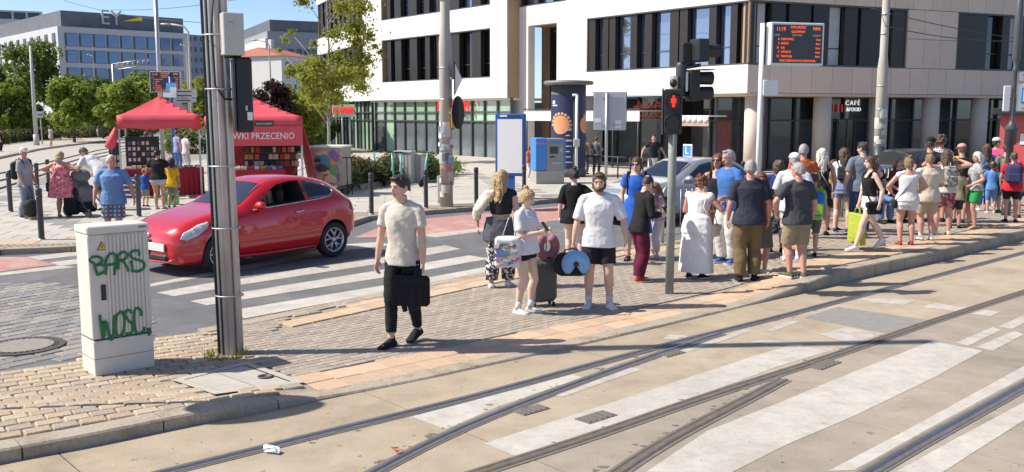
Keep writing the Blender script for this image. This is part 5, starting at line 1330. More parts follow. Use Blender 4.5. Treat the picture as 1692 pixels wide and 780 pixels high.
for px, py, lb in ((18, 350, 'dark bollard behind the man in the white cap, leftmost of the row'), (63, 326, 'dark bollard between the man in the white cap and the woman in the red dress'), (81, 316, 'dark bollard farthest back by the shoulder of the woman in the red dress'),
                   (69, 396, 'dark bollard at the kerb nearest the utility cabinet, left of it'), (230, 358, 'dark bollard between the man in plaid shorts and the red car'), (614, 354, 'dark bollard by the kerb under the leftmost scooter'),
                   (704, 344, 'dark bollard at the kerb left of the postered pole'), (787, 338, 'dark bollard at the kerb right of the postered pole'), (866, 331, 'dark bollard in front of the blue framed billboard'), (1226, 322, 'thin dark bollard on the far kerb before the corner column'), (1290, 318, 'dark bollard on the far kerb beside the display pole')):
 p = G(px, py, ZFAR); o = bl0 if first else dup(bl0, p, 0, lb); first = False; o.location = p; o['label'] = lb
BLUE = mat('frame_blue', (.025, .10, .36), .4, .06)
p = G(843, 329, ZFAR); t = thing('billboard', 'blue framed street billboard with a blank white poster', 'billboard', tuple(p), R(-14)); sY = p.y
zb0, zt0 = AT(843, 291, sY).z - ZFAR, AT(843, 188, sY).z - ZFAR; Wb = 50 / F * sY
bx('frame', BLUE, t, (0, .06, (zb0 + zt0) / 2), (Wb, .20, zt0 - zb0), bev=.02); bx('poster', mat('poster_white', (.80, .79, .78), .5, .02), t, (0, -.046, (zb0 + zt0) / 2 - .03), (Wb - .14, .012, zt0 - zb0 - .24)); bx('title_strip', WHITE, t, (-.18, -.046, zt0 - .06), (.2, .012, .05)); bx('title_text', DKMETAL, t, (.12, -.046, zt0 - .06), (.34, .012, .05)); bx('leg', BLUE, t, (0, .06, zb0 / 2), (.22, .14, zb0))
bx('base', CONDM, t, (0, .06, .02), (.5, .3, .06))
p = G(909, 304, ZFAR); t = thing('ticket_machine', 'blue and grey ticket machine between the billboard and the advertising column', 'ticket machine', tuple(p), R(12)); zt0 = AT(909, 229, p.y).z - ZFAR
GM = mat('machine_grey', (.27, .27, .26), .5, .08, 4); bx('base', mat('machine_base', (.36, .34, .30), .7), t, (0, .35, .22), (.98, .72, .44)); bx('housing', GM, t, (.18, .34, (zt0 + .44) / 2), (.62, .74, zt0 - .44), bev=.015)
bx('blue_panel', mat('machine_blue', (.06, .24, .62), .4), t, (-.32, .35, (zt0 + .44) / 2 + .02), (.40, .74, zt0 - .44), bev=.02); bx('red_stripe', mat('soft_red', (.75, .18, .15), .5), t, (-.32, -.024, zt0 - .16), (.36, .01, .05))
bx('screen', mat('machine_screen', (.06, .06, .055), .2), t, (.12, -.035, 1.15), (.28, .012, .24)); bx('header', mat('machine_blue', (0, 0, 0)), t, (.2, -.035, 1.42), (.5, .012, .07)); bx('keypad', STEEL, t, (.38, -.035, 1.15), (.12, .014, .14)); bx('card_slot', BLACK, t, (.06, -.035, .92), (.16, .014, .05)); bx('ticket_tray', STEEL, t, (.2, -.04, .72), (.34, .02, .07)); bx('side_edge', mat('machine_blue', (0, 0, 0)), t, (.51, .3, (zt0 + .44) / 2), (.04, .7, zt0 - .5))
p = G(940, 293, ZFAR); t = thing('advertising_column', 'round advertising column with a dark blue poster of an orange sun and a flat disc roof', 'advertising column', tuple(p + Vector((0, .6, 0)))); Yc = p.y + .6
zt0 = AT(940, 141, Yc).z - ZFAR; NAVY = mat('poster_navy', (.022, .03, .085), .5, .1, 2)
b = MB(); b.lathe([(.69, 0), (.69, .25), (.66, .27), (.66, zt0)], 40); b.build('column_body', mat('column_grey', (.10, .10, .10), .6, .1), t)
b = MB(); b.lathe([(.60, zt0), (.92, zt0 + .02), (.95, zt0 + .10), (.90, zt0 + .16), (.2, zt0 + .2)], 40); b.build('disc_roof', mat('roof_grey', (.17, .175, .175), .5), t)
def wrap(name, m, a0, a1, z0, z1, r=.668, parent=None, n=12):
 vs = []; fs = []
 for i in range(n):
  a = R(a0 + (a1 - a0) * i / (n - 1))
  for zz in (z0, z1): vs.append((r * math.cos(a), r * math.sin(a), zz))
 for i in range(n - 1): fs.append((2 * i, 2 * i + 2, 2 * i + 3, 2 * i + 1))
 b = MB(); b.add(vs, fs, 0, True); return b.build(name, m, parent or t)
wrap('poster', NAVY, 175, 282, .35, zt0 - .35); wrap('poster', NAVY, 300, 380, .35, zt0 - .35)
def disc_on(name, m, a, z, r, rad, half=None):
 P = []; fs = []; nr = 6
 for q_ in range(1, nr + 1):
  for k in range(24): x, zz = r * q_ / nr * math.cos(R(k * 15)), r * q_ / nr * math.sin(R(k * 15)); an = R(a) + x / rad; P.append((rad * math.cos(an), rad * math.sin(an), z + zz))
 fs = [tuple(range(24))] + [(i * 24 + k, i * 24 + (k + 1) % 24, i * 24 + 24 + (k + 1) % 24, i * 24 + 24 + k) for i in range(nr - 1) for k in range(24)]
 b = MB(); b.add(P, fs, 0, True); return b.build(name, m, t)
zs = AT(928, 206, Yc).z - ZFAR
SUNO = mat('poster_orange', (.80, .33, .16), .5, .12, 1.5); BLOS = mat('poster_blossom', (.72, .42, .18), .5, .5, 12)
disc_on('poster_sun', SUNO, 240, zs, .35, .673)
for k in range(11):
 a = R(-20 + 20 * k); disc_on('poster_blossom', BLOS, 240 + math.degrees(.40 * math.cos(a) / .67), zs + .42 * math.sin(a), .055, .676)
disc_on('poster_sun', SUNO, 335, zs, .33, .673); disc_on('poster_blossom', BLOS, 328, zs + .36, .06, .676)
wrap('poster_title', WHITE, 205, 218, zs + .78, zs + .90, .675, n=4); wrap('poster_title', WHITE, 205, 228, zs + .70, zs + .745, .675, n=4)
for k in range(7): wrap('poster_text_line', BLIND, 258, 278 - 3 * (k % 3), .55 + .2 * k, .59 + .2 * k, .675, n=4)
for k in range(3): wrap('poster_text_line', SUNO, 250, 280, zs - .62 + .03 * k, zs - .60 + .03 * k, .675, n=4)
p = G(952, 296, ZFAR); t = thing('white_post', 'thin white post with a small box in front of the advertising column', 'post', tuple(p)); cylbox('post', WHITE, t, [(0, 0, 0), (0, 0, AT(952, 157, p.y).z - ZFAR)], .055, 10); bx('post_box', BOXM, t, (.0, -.05, AT(952, 236, p.y).z - ZFAR), (.22, .16, .28), bev=.01); cylbox('top_arm', WHITE, t, [(-.16, 0, AT(952, 157, p.y).z - ZFAR), (.03, 0, AT(952, 157, p.y).z - ZFAR)], .04, 8)
p = G(1001, 297, ZFAR); t = thing('road_sign', 'grey back of a square road sign on a steel post right of the advertising column', 'sign', tuple(p), R(-4)); Ys = p.y
z0, z1 = AT(1001, 215, Ys).z - ZFAR, AT(1001, 153, Ys).z - ZFAR; Ws = 53 / F * Ys; XO = (1006.5 - 1001) / F * Ys
cylbox('post', STEEL, t, [(0, -.05, 0), (0, -.05, z1)], .055, 12); bx('plate', mat('sign_back', (.46, .48, .49), .5, .08, 3, metal=.2), t, (XO, .02, (z0 + z1) / 2), (Ws, .03, z1 - z0), bev=.012); bx('rim', DKMETAL, t, (XO, .03, (z0 + z1) / 2), (Ws + .04, .02, z1 - z0 + .04), bev=.008)
for z in (z0 + .18, z1 - .18): bx('bracket', STEEL, t, (XO + .05, -.02, z), (.75, .05, .05))
bx('sticker', WHITE, t, (-.32, .002, z0 + .35), (.24, .006, .15)); bx('sticker', WHITE, t, (.42, .002, z0 + .22), (.22, .006, .26))
t = thing('railing', 'low black railing along the cafe terrace behind the road sign', 'railing', (0, 0, 0))
A0, A1 = G(962, 291, ZFAR), G(1062, 297, ZFAR)
cylbox('top_rail', BLACK, t, [A0 + Vector((0, 0, .78)), A1 + Vector((0, 0, .78))], .03, 6); cylbox('mid_rail', BLACK, t, [A0 + Vector((0, 0, .4)), A1 + Vector((0, 0, .4))], .02, 6)
for k in range(6):
 pk_ = A0.lerp(A1, k / 5); cylbox('post', BLACK, t, [pk_, pk_ + Vector((0, 0, .8))], .03, 6)
bA, bB, bC = Vector((2.9, 18.0, 0)), Vector((5.5, 19.75, 0)), Vector((9.3, 22.5, 0))
for i, (a, c, lb) in enumerate(((bA, bA.lerp(bB, .48), 'grey tubular pedestrian barrier left of the woman in white, behind the signal pole'), (bA.lerp(bB, .52), bB, 'grey tubular barrier behind the man in khaki trousers'), (bB.lerp(bC, .02), bB.lerp(bC, .49), 'grey tubular barrier behind the blond woman in black'), (bB.lerp(bC, .51), bC, 'grey tubular barrier beside the bench behind the man in jeans'))):
 z = zp(a.x, a.y); d = c - a; L_ = d.length; t = thing('barrier', lb, 'barrier', (a.x, a.y, z), math.atan2(d.y, d.x), 'barriers along the platform edge')
 b = MB(); b.tube([(0, 0, 0), (0, 0, 1.02), (.06, 0, 1.08), (L_ - .06, 0, 1.08), (L_, 0, 1.02), (L_, 0, 0)], .024, 8); b.build('frame', STEEL, t); cylbox('bottom_rail', STEEL, t, [(0, 0, .16), (L_, 0, .16)], .018, 6)
 n = int(L_ / .14)
 for k in range(1, n): cylbox('bar', STEEL, t, [(L_ * k / n, 0, .16), (L_ * k / n, 0, 1.07)], .009, 5)
Yt = 21.5; pt = AT(1668, 260, Yt); zt0 = zp(pt.x, pt.y)
t = thing('stop_sign_post', 'dark ornate tram stop post with white sign plates at the right edge', 'sign', (pt.x, pt.y, zt0))
DG = mat('post_dark_grey', (.07, .075, .08), .45, .15)
def zy(py): return AT(1668, py, Yt).z - zt0
b = MB(); b.lathe([(.10, 0), (.10, .3), (.075, .35), (.075, zy(240)), (.13, zy(238)), (.13, zy(215)), (.16, zy(213)), (.06, zy(203)), (.045, zy(200)), (.045, zy(120)), (.06, zy(118)), (.06, zy(112)), (.045, zy(110)), (.07, zy(100)), (.085, zy(96)), (.085, zy(30)), (.05, zy(-60))], 14); b.build('post', DG, t)
bx('narrow_plate', WHITE, t, (-.165, -.02, zy(163)), (.16, .03, .57), bev=.06); bx('stop_plate', WHITE, t, (.31, -.02, zy(161)), (.50, .03, .62), bev=.04)
b = MB(); b.box((.33, -.042, zy(158)), (.36, .012, .36), bev=.012); fr_ = b.build('tram_panel', mat('tram_blue', (.05, .28, .58), .5), t); bx('panel_white', WHITE, fr_, (.33, -.052, zy(158)), (.27, .012, .27)); b = MB(); b.box((.33, -.062, zy(160)), (.20, .01, .05), bev=.01); b.box((.33, -.062, zy(155)), (.02, .01, .03)); b.build('tram_pictogram', BLACK, fr_)
bx('name_plate', WHITE, t, (.30, -.02, zy(126)), (.44, .03, .20), bev=.06); text('DWORZEC', .07, t, DKMETAL, frame((.31, -.038, zy(124)), (1, 0, 0)), depth=.001, sx=.9); text('GŁÓWNY', .07, t, DKMETAL, frame((.31, -.038, zy(130)), (1, 0, 0)), depth=.001, sx=.9); text('KARŁOWICE', .05, t, DKMETAL, frame((.31, -.038, zy(179)), (1, 0, 0)), depth=.001)
Yk = 34; pk_ = AT(1645, 250, Yk); t = thing('kiosk', 'red kiosk with a dark roof and white band at the right edge behind the crowd', 'kiosk', (pk_.x, pk_.y, ZFAR), R(-27)); zk = AT(1660, 190, Yk).z - ZFAR
KR = mat('kiosk_red', (.62, .10, .09), .5, .05); bx('wall', KR, t, (1.7, 1.2, zk / 2), (3.2, 2.4, zk)); bx('roof', mat('kiosk_roof', (.035, .03, .03), .5), t, (1.65, 1.0, zk + .12), (3.7, 3.0, .24), bev=.03); bx('white_band', WHITE, t, (1.9, -.012, zk - .85), (2.3, .03, .38)); bx('counter', STEEL, t, (1.9, -.1, .95), (1.8, .25, .05)); bx('eave_light', mat('eave_strip', (.25, .22, .10), .6), t, (1.7, -.25, zk - .02), (2.8, .08, .06))
for k, s_ in enumerate(('KIOSK',)): text(s_, .2, t, WHITE, frame((1.4, -.02, zk - .36), (1, 0, 0)), depth=.002)
def scooter():
 t = thing('scooter', 'x', 'scooter', (0, 0, 0), 0, 'teal electric scooters parked by the hedge'); TEAL = mat('scooter_teal', (.18, .52, .46), .4, .05); b = MB(); b.box((0, .45, .16), (.16, .62, .06), bev=.02); b.build('deck', BLACK, t)
 cylbox('stem', TEAL, t, [(0, .06, .28), (0, .17, 1.12)], .032, 10); cylbox('fork', BLACK, t, [(0, -.02, .12), (0, .07, .34), (0, .14, .2)], .04, 8); h = cylbox('handlebar', BLACK, t, [(-.27, .20, 1.12), (0, .17, 1.15), (.27, .20, 1.12)], .022, 8)
 for y in (-.03, .92):
  w = thing('wheel', None, None, (0, y, .125)); w.parent = t; b = MB(); b.lathe([(.07, -.03), (.11, -.032), (.125, 0), (.11, .032), (.07, .03)], 18, M=Matrix.Rotation(R(90), 4, 'Y')); b.build('tyre', RUBBER, w); b = MB(); b.lathe([(.07, -.02), (.07, .02)], 12, M=Matrix.Rotation(R(90), 4, 'Y')); b.build('hub', DKMETAL, w)
 bx('mudguard', BLACK, t, (0, .86, .27), (.08, .22, .03), bev=.01); bx('battery', TEAL, t, (0, .13, .62), (.07, .05, .22), bev=.015); return t
s0 = scooter()
for i, (px, py, a, lb) in enumerate(((616, 306, 20, 'teal electric scooter alone by the hedge above the leftmost kerb bollard'), (652, 309, 60, 'teal electric scooter leaning left of the grey boxes'), (664, 310, 48, 'second teal electric scooter in front of the grey boxes'), (697, 309, -40, 'teal electric scooter right of the grey boxes, nearest the postered pole'))):
 p = G(px, py, ZFAR); o = s0 if i == 0 else dup(s0, p, R(a), lb); o.location = p; o.rotation_euler = (0, R(6), R(a)); o['label'] = lb
for px, py, w_, h_, lb in ((668, 303, .62, 1.05, 'pale grey electrical cabinet behind the scooters, the left one'), (688, 302, .5, .95, 'pale grey electrical cabinet behind the scooters, the right lower one')):
 p = G(px, py, ZFAR); t = thing('electrical_cabinet', lb, 'cabinet', tuple(p + Vector((0, .2, 0))), R(-15), 'grey cabinets by the hedge'); CG = mat('cab_light', (.44, .43, .41), .6, .06, 4); bx('body', CG, t, (0, 0, h_ / 2), (w_, .4, h_), bev=.01); bx('lid', CG, t, (0, 0, h_ + .03), (w_ + .05, .46, .06), bev=.01)
 for k in range(4): bx('rib', JOINT, t, (-w_ * .3 + k * w_ * .2, -.203, h_ / 2), (.012, .01, h_ * .85))
p = G(545, 322, ZFAR); t = thing('painted_container', 'pale waste container covered in colourful paintings beside the second gazebo', 'container', (p.x, p.y + .4, ZFAR), R(-10)); hC = AT(545, 241, p.y).z - ZFAR
bx('body', mat('container_tan', (.36, .33, .27), .7, .2, 4), t, (0, 0, hC / 2 + .12), (.95, .8, hC - .3), bev=.01); bx('lid', CANV, t, (0, 0, hC - .02), (1.02, .86, .05));
rg = random.Random(9); PC = [mat('paint_patch_%d' % i, c, .6, .1) for i, c in enumerate(((.62, .25, .05), (.20, .12, .30), (.08, .25, .35), (.5, .08, .08), (.65, .45, .30), (.06, .06, .07), (.15, .3, .12)))]
for k in range(34):
 x, z = rg.uniform(-.30, .30), rg.uniform(.4, hC - .22); w_, h_ = rg.uniform(.16, .42), rg.uniform(.14, .4); a0 = rg.uniform(0, 6)
 b = MB(); b.prism([(x + w_ * .5 * math.cos(a0 + i * 1.05) * rg.uniform(.7, 1.2), z + h_ * .5 * math.sin(a0 + i * 1.05) * rg.uniform(.7, 1.2)) for i in range(6)], 'y', -.404 - .001 * k, -.398); b.build('painted_patch', PC[k % 7], t)
for sx in (-.38, .38): bx('foot', BLACK, t, (sx, 0, .08), (.1, .7, .16))
t = thing('planter_rail', 'thin black low planter rail beside the painted container', 'railing', tuple(G(572, 322, ZFAR)));
for k in range(3): cylbox('post', BLACK, t, [(-.1 + k * .14, .0, 0), (-.1 + k * .14, 0, 1.1)], .015, 6)
cylbox('top_rail', BLACK, t, [(-.12, 0, 1.1), (.2, 0, 1.1)], .018, 6)
TENT = mat('gazebo_red', (.66, .075, .095), .65, .05, 3, bump=.15, bscale=6); TENTL = mat('gazebo_leg', (.55, .55, .54), .4, .08)
CLOTHR = mat('table_cloth_red', (.36, .02, .03), .85, .1, 4, bump=.2, bscale=8)
def gazebo(label, p0, p1, depth, zv, ze, zpk):
 d = (p1 - p0); W_ = d.length; t = thing('gazebo', label, 'gazebo', (p0.x, p0.y, ZFAR), math.atan2(d.y, d.x), 'red gazebos of the market stall'); n = 8
 b = MB(); vs = []; fs = []; N = 12
 def roofz(x, y):
  rx = abs(x - W_ / 2) / (W_ / 2); ry = abs(y - depth / 2) / (depth / 2); r = max(rx, ry); return ze + (zpk - ze) * (1 - r) ** 1.18 - .05 * math.sin(math.pi * min(rx, ry) / max(r, .01)) * r * (1 - r) * 2
 for i in range(N + 1):
  for j in range(N + 1): x, y = W_ * i / N, depth * j / N; vs.append((x, y, roofz(x, y)))
 for i in range(N):
  for j in range(N): fs.append((i * (N + 1) + j, (i + 1) * (N + 1) + j, (i + 1) * (N + 1) + j + 1, i * (N + 1) + j + 1))
 b.add(vs, fs, 0, False); r = b.build('canopy', TENT, t); sd = r.modifiers.new('t', 'SOLIDIFY'); sd.thickness = .01
 for nm, a, c in (('valance', (0, -.004), (W_, -.004)), ('valance', (-.004, 0), (-.004, depth)), ('valance', (W_ + .004, 0), (W_ + .004, depth)), ('valance', (0, depth + .004), (W_, depth + .004))):
  vs = []; fs = []
  for i in range(13):
   x = a[0] + (c[0] - a[0]) * i / 12; y = a[1] + (c[1] - a[1]) * i / 12
   vs += [(x, y, ze + .01), (x, y - .01 + .012 * math.sin(i * 1.3), zv + .02 * math.sin(i * .9))]
  for i in range(12): fs.append((2 * i, 2 * i + 2, 2 * i + 3, 2 * i + 1))
  b = MB(); b.add(vs, fs, 0, True); v = b.build(nm, TENT, t); sd = v.modifiers.new('t', 'SOLIDIFY'); sd.thickness = .006
 for x, y in ((.04, .04), (W_ - .04, .04), (.04, depth - .04), (W_ - .04, depth - .04)): bx('leg', TENTL, t, (x, y, ze / 2), (.05, .05, ze - .02))
 for (a, c) in (((.04, .06, ze - .4), (W_ / 2, .06, ze - .02)), ((W_ / 2, .06, ze - .02), (W_ - .04, .06, ze - .4))): cylbox('truss', TENTL, t, [a, c], .014, 5)
 return t, W_
Yg = 26.6
g0, g1 = AT(193, 200, Yg - .1), AT(331, 200, Yg + .6)
gz, Wg = gazebo('red pop up gazebo with a pointed top over the book stall at left', Vector((g0.x, g0.y, 0)), Vector((g1.x, g1.y, 0)), 2.6, AT(250, 213, Yg).z - ZFAR, AT(250, 191, Yg).z - ZFAR, AT(257, 158, Yg + 1.3).z - ZFAR)
b = MB(); b.tube([(-.05, -.05, 2.0), (-.10, -.06, 1.75), (-.22, -.08, 1.45), (-.14, -.06, 1.42)], [.03, .12, .14, .03], 8); b.build('rolled_side', TENT, gz)
g2, g3 = AT(338, 200, Yg - .2), AT(500, 200, Yg + .55)
gz2, Wg2 = gazebo('larger red gazebo with white lettering behind the cabled pole', Vector((g2.x, g2.y, 0)), Vector((g3.x, g3.y, 0)), 3.0, AT(450, 213, Yg).z - ZFAR, AT(450, 193, Yg).z - ZFAR, AT(428, 160, Yg + 1.5).z - ZFAR)
ze2 = AT(450, 193, Yg).z - ZFAR; zv2 = AT(450, 213, Yg).z - ZFAR
bx('banner', TENT, gz2, (Wg2 * .52, -.03, zv2 - .20), (Wg2 * .94, .012, .56))
text('KRZYŻÓWKI PRZECENIO', .262, gz2, WHITE, frame((Wg2 * .96 - 1.42, -.04, AT(450, 226, Yg - .4).z - ZFAR), (1, 0, 0)), depth=.002, sx=.86)
bx('valance_badge', DKMETAL, gz2, (Wg2 * .60, -.035, (ze2 + zv2) / 2 - .02), (.52, .012, .17)); text('tanie książki', .085, gz2, WHITE, frame((Wg2 * .60, -.043, (ze2 + zv2) / 2 - .02), (1, 0, 0)), depth=.001)
b = MB(); b.add([(Wg2 + .02, .1, zv2 + .1), (Wg2 + .02, 2.9, zv2 + .1), (Wg2 + .35, 2.9, .1), (Wg2 + .42, .2, .1), (Wg2 + .25, .15, 1.2)], [(0, 1, 2, 3, 4)]); w = b.build('side_wall', TENT, gz2); sd = w.modifiers.new('t', 'SOLIDIFY'); sd.thickness = .01
b = MB(); b.box((Wg2 / 2, 2.95, 1.05), (Wg2, .02, 2.0)); b.build('back_wall', TENT, gz2)
BOOKC = [mat('book_%d' % i, c, .6, .2, 8) for i, c in enumerate(((.45, .03, .03), (.60, .10, .06), (.03, .03, .04), (.55, .45, .30), (.12, .05, .04), (.65, .60, .52), (.50, .20, .05), (.08, .12, .25)))]
def booksrack(t_label, gzo, x0, x1, y, z0, z1, rows, slant, seed, cols, pal):
 M0 = gzo.matrix_basis; t = thing('book_rack', t_label, 'book rack', tuple(M0 @ Vector((x0, y, 0))), gzo.rotation_euler.z); W_ = x1 - x0; rg = random.Random(seed)
 bx('back_board', BLACK, t, (W_ / 2, .12 + slant, (z0 + z1) / 2), (W_, .04, z1 - z0 + .1))
 me = {}
 for r in range(rows):
  z = z0 + (z1 - z0) * r / rows; yy = .05 + slant * r / rows; bx('shelf', BOOKC[4], t, (W_ / 2, yy, z), (W_, .14, .025)); x = .02
  while x < W_ - .08:
   w = rg.choice((.10, .13, .16)); h = min((z1 - z0) / rows - .05, rg.choice((.17, .2, .24))); m = BOOKC[rg.choice(pal)]
   k = (w, h, m.name)
   if k not in me: bb = MB(); bb.box((0, 0, 0), (w - .012, .022, h)); me[k] = bb.mesh('book'); me[k].materials.append(m)
   o = link('book', me[k], None, t); o.location = (x + w / 2, yy - .07, z + h / 2 + .015); o.rotation_euler = (R(-12), 0, 0); x += w + rg.choice((0, 0, .03))
 for sx in (.05, W_ - .05): bx('leg', BLACK, t, (sx, .12, z0 / 2), (.04, .04, z0))
 return t
booksrack('tall rack of red and dark books under the lettered gazebo', gz2, Wg2 * .38, Wg2 - .10, .75, .85, 1.85, 5, .25, 3, 10, (0, 0, 1, 2, 3, 4, 6))
def stall_table(label, gzo, x0, x1, y, seed):
 M0 = gzo.matrix_basis; t = thing('stall_table', label, 'table', tuple(M0 @ Vector((x0, y, 0))), gzo.rotation_euler.z); W_ = x1 - x0
 bx('table_top', BOXM, t, (W_ / 2, .35, .78), (W_, .7, .04));
 for sx in (.08, W_ - .08):
  for sy in (.08, .62): bx('leg', STEEL, t, (sx, sy, .38), (.03, .03, .76))
 vs = []; fs = []
 n = 30
 for i in range(n + 1):
  x = W_ * i / n; k = .012 * math.sin(i * 1.7); vs += [(x, -.02, .805), (x, -.03 + k, .4), (x, -.035 + 1.6 * k, .03)]
 for i in range(n):
  for j in range(2): fs.append((i * 3 + j, i * 3 + j + 1, i * 3 + j + 4, i * 3 + j + 3))
 vs2 = len(vs); vs += [(0, -.02, .805), (W_, -.02, .805), (W_, .72, .805), (0, .72, .805)]; fs.append((vs2, vs2 + 1, vs2 + 2, vs2 + 3))
 b = MB(); b.add(vs, fs); c = b.build('table_cloth', CLOTHR, t); sd = c.modifiers.new('t', 'SOLIDIFY'); sd.thickness = .006
 rg = random.Random(seed); M1 = t.matrix_basis; me = {}
 for r in range(3):
  x = .06
  while x < W_ - .15:
   w = rg.choice((.13, .16)); m = BOOKC[rg.choice((5, 5, 3, 7, 0, 6))]; k = (w, m.name)
   hgt = rg.choice((.03, .06, .09))
   if k not in me: bb = MB(); bb.box((0, 0, .0), (w - .01, .18, .04)); me[k] = bb.mesh('book_pile'); me[k].materials.append(m)
   o = link('book_pile', me[k], None, None); o.parent = t; o.location = (x + w / 2, .14 + .21 * r, .81 + hgt / 2); o.scale = (1, 1, hgt / .04); x += w + .02
 return t
stall_table('red clothed stall table laid with books at the right side of the smaller gazebo', gz, Wg * .52, Wg * 1.02, .5, 5)
stall_table('red clothed book table under the lettered gazebo behind the red car', gz2, Wg2 * .08, Wg2 * .80, .05, 6)
stall_table('dark shaded stall table at the left side of the smaller gazebo', gz, Wg * .02, Wg * .45, .45, 7)
M0 = gz.matrix_basis; t = thing('display_board', 'black display board pinned with small cards at the back of the smaller gazebo', 'display board', tuple(M0 @ Vector((Wg * .06, 1.1, 0))), gz.rotation_euler.z)
bx('board', BLACK, t, (.45, 0, 1.25), (.92, .04, .95))
for sx in (.05, .85): bx('leg', BLACK, t, (sx, .03, .5), (.03, .03, 1.0))
rg = random.Random(31)
for k in range(26):
 i, j = k % 7, k // 7
 if rg.random() < .85: bx('card', BOOKC[rg.choice((5, 5, 3, 7))], t, (.09 + i * .125, -.026, 1.05 + j * .16), (.075, .01, .10))
t = thing('display_board', 'grey rack of small cards at the outer left corner of the smaller gazebo', 'display board', tuple(M0 @ Vector((-.25, .4, 0))), gz.rotation_euler.z + R(20)); bx('board', BLACK, t, (.12, 0, 1.1), (.30, .04, .95))
for k in range(10): bx('card', BOOKC[rg.choice((5, 3, 7))], t, (.03 + (k % 3) * .09, -.026, .75 + (k // 3) * .2), (.06, .01, .13))
for sx in (.0, .24): bx('leg', BLACK, t, (sx, .03, .35), (.03, .03, .7))
t = thing('crate', 'bright green plastic crate on the ground by the boy in yellow', 'crate', tuple(G(283, 338, ZFAR))); GC = mat('green_plastic', (.08, .60, .10), .4); bx('crate_body', GC, t, (0, 0, .17), (.36, .26, .32), bev=.02); bx('rim', GC, t, (0, 0, .33), (.39, .29, .03));
for k in range(3): bx('slot', DKMETAL, t, (-.1 + k * .1, -.131, .18), (.06, .006, .14))
t = thing('crate', 'dark blue stacked crates under the stall beside the small boy', 'crate', tuple(G(218, 327, ZFAR))); bx('crate_body', mat('navy_plastic', (.04, .07, .14), .5), t, (0, 0, .3), (.45, .3, .6), bev=.02)
for r in range(4): bx('label_strip', BOOKC[5], t, (0, -.152, .1 + .14 * r), (.36, .006, .05))
Y1 = 40; p = AT(287, 250, Y1); t = thing('signpost', 'blue finger post with white direction boards rising behind the red gazebo', 'sign', (p.x, p.y, ZFAR)); zy = lambda y: AT(287, y, Y1).z - ZFAR
cylbox('post', mat('post_blue', (.03, .09, .36), .4), t, [(0, 0, 0), (0, 0, zy(125))], .075, 12); b = MB(); b.ell((0, 0, zy(124)), (.09, .09, .13), 10, 8); b.build('finial', BLACK, t)
LB = mat('light_blue_plate', (.16, .42, .70), .5); bx('blue_plate', LB, t, (.06, -.1, zy(141)), (.42, .03, .20)); bx('blue_plate', LB, t, (-.08, -.1, zy(149)), (.20, .03, .22)); bx('white_plate', WHITE, t, (.14, -.11, zy(149)), (.26, .03, .24)); bx('white_plate', WHITE, t, (-.02, -.1, zy(157)), (.56, .03, .20))
for y, x in ((151, .62), (158, .62), (166, .58)):
 bx('direction_board', mat('board_grey', (.42, .41, .40), .6), t, (x, -.04, zy(y)), (.95, .03, .17)); bx('board_text', DKMETAL, t, (x - .05, -.058, zy(y)), (.6, .004, .05))
def lamp(label, px, Y, ytop, arm=None, r=.09, name='lamp_post'):
 p = AT(px, 230, Y); t = thing(name, label, 'lamp post', (p.x, Y, 0)); zt = AT(px, ytop, Y).z; pts = [(0, 0, 0), (0, 0, zt * .6), (0, 0, zt - (.4 if arm else 0))]
 if arm: pts += [(arm * .25, 0, zt - .05), (arm, 0, zt + .08)]
 b = MB(); b.tube(pts, [r, r * .8] + [r * .55] * (len(pts) - 2), 10); b.build('pole', mat('pale_pole', (.46, .46, .43), .6, .1), t)
 if arm: b = MB(); b.ell((arm * 1.25, 0, zt + .08), (abs(arm) * .35, .12, .07), 10, 6); b.build('lamp_head', STEEL, t)
 b = MB(); b.lathe([(r * 1.3, 0), (r * 1.3, .9)], 10); b.build('pole_base', mat('pale_pole', (0, 0, 0)), t); return t
lamp('tall pale lamp post in front of the round clipped trees at the far left', 60, 72, 76, None, .16); lamp('curved arm lamp post between the gazebo and the cabled pole', 319, 60, 42, -1.1, .10); lamp('slim lamp post with a short arm just left of the curved one', 315, 70, 76, -.3, .06)
lamp('thin pole with a hooked arm in front of the glass hall', 450, 84, 68, -1.0, .10); lamp('short thin pole by the gantry left end', 162, 95, 92, -.4, .06);
Yq = 88; a_, c_ = AT(186, 106, Yq), AT(246, 97, Yq); t = thing('signal_gantry', 'pale lattice gantry over the tram street before the offices', 'gantry', (a_.x, Yq, 0)); Lq = c_.x - a_.x
cylbox('post', STEEL, t, [(0, 0, 0), (0, 0, a_.z)], .10, 8)
for dz in (0, -.55): cylbox('chord', STEEL, t, [(0, 0, a_.z + dz), (Lq, 0, c_.z + dz)], .05, 6)
for k in range(14): cylbox('lattice', STEEL, t, [(Lq * k / 14, 0, a_.z + (c_.z - a_.z) * k / 14 - (.55 if k % 2 else 0)), (Lq * (k + 1) / 14, 0, a_.z + (c_.z - a_.z) * (k + 1) / 14 - (0 if k % 2 else .55))], .03, 5)
p = G(70, 240); t = thing('road_sign', 'small white plate on a post left of the walking woman on the far footpath', 'sign', (p.x, p.y, 0)); zt0 = AT(70, 184, p.y).z; cylbox('post', STEEL, t, [(0, 0, 0), (0, 0, zt0)], .05, 8); bx('plate', mat('sign_back', (0, 0, 0)), t, (0, -.06, zt0 - .25), (.5, .03, .5)); bx('plate_text', DKMETAL, t, (0, -.08, zt0 - .25), (.35, .01, .08))
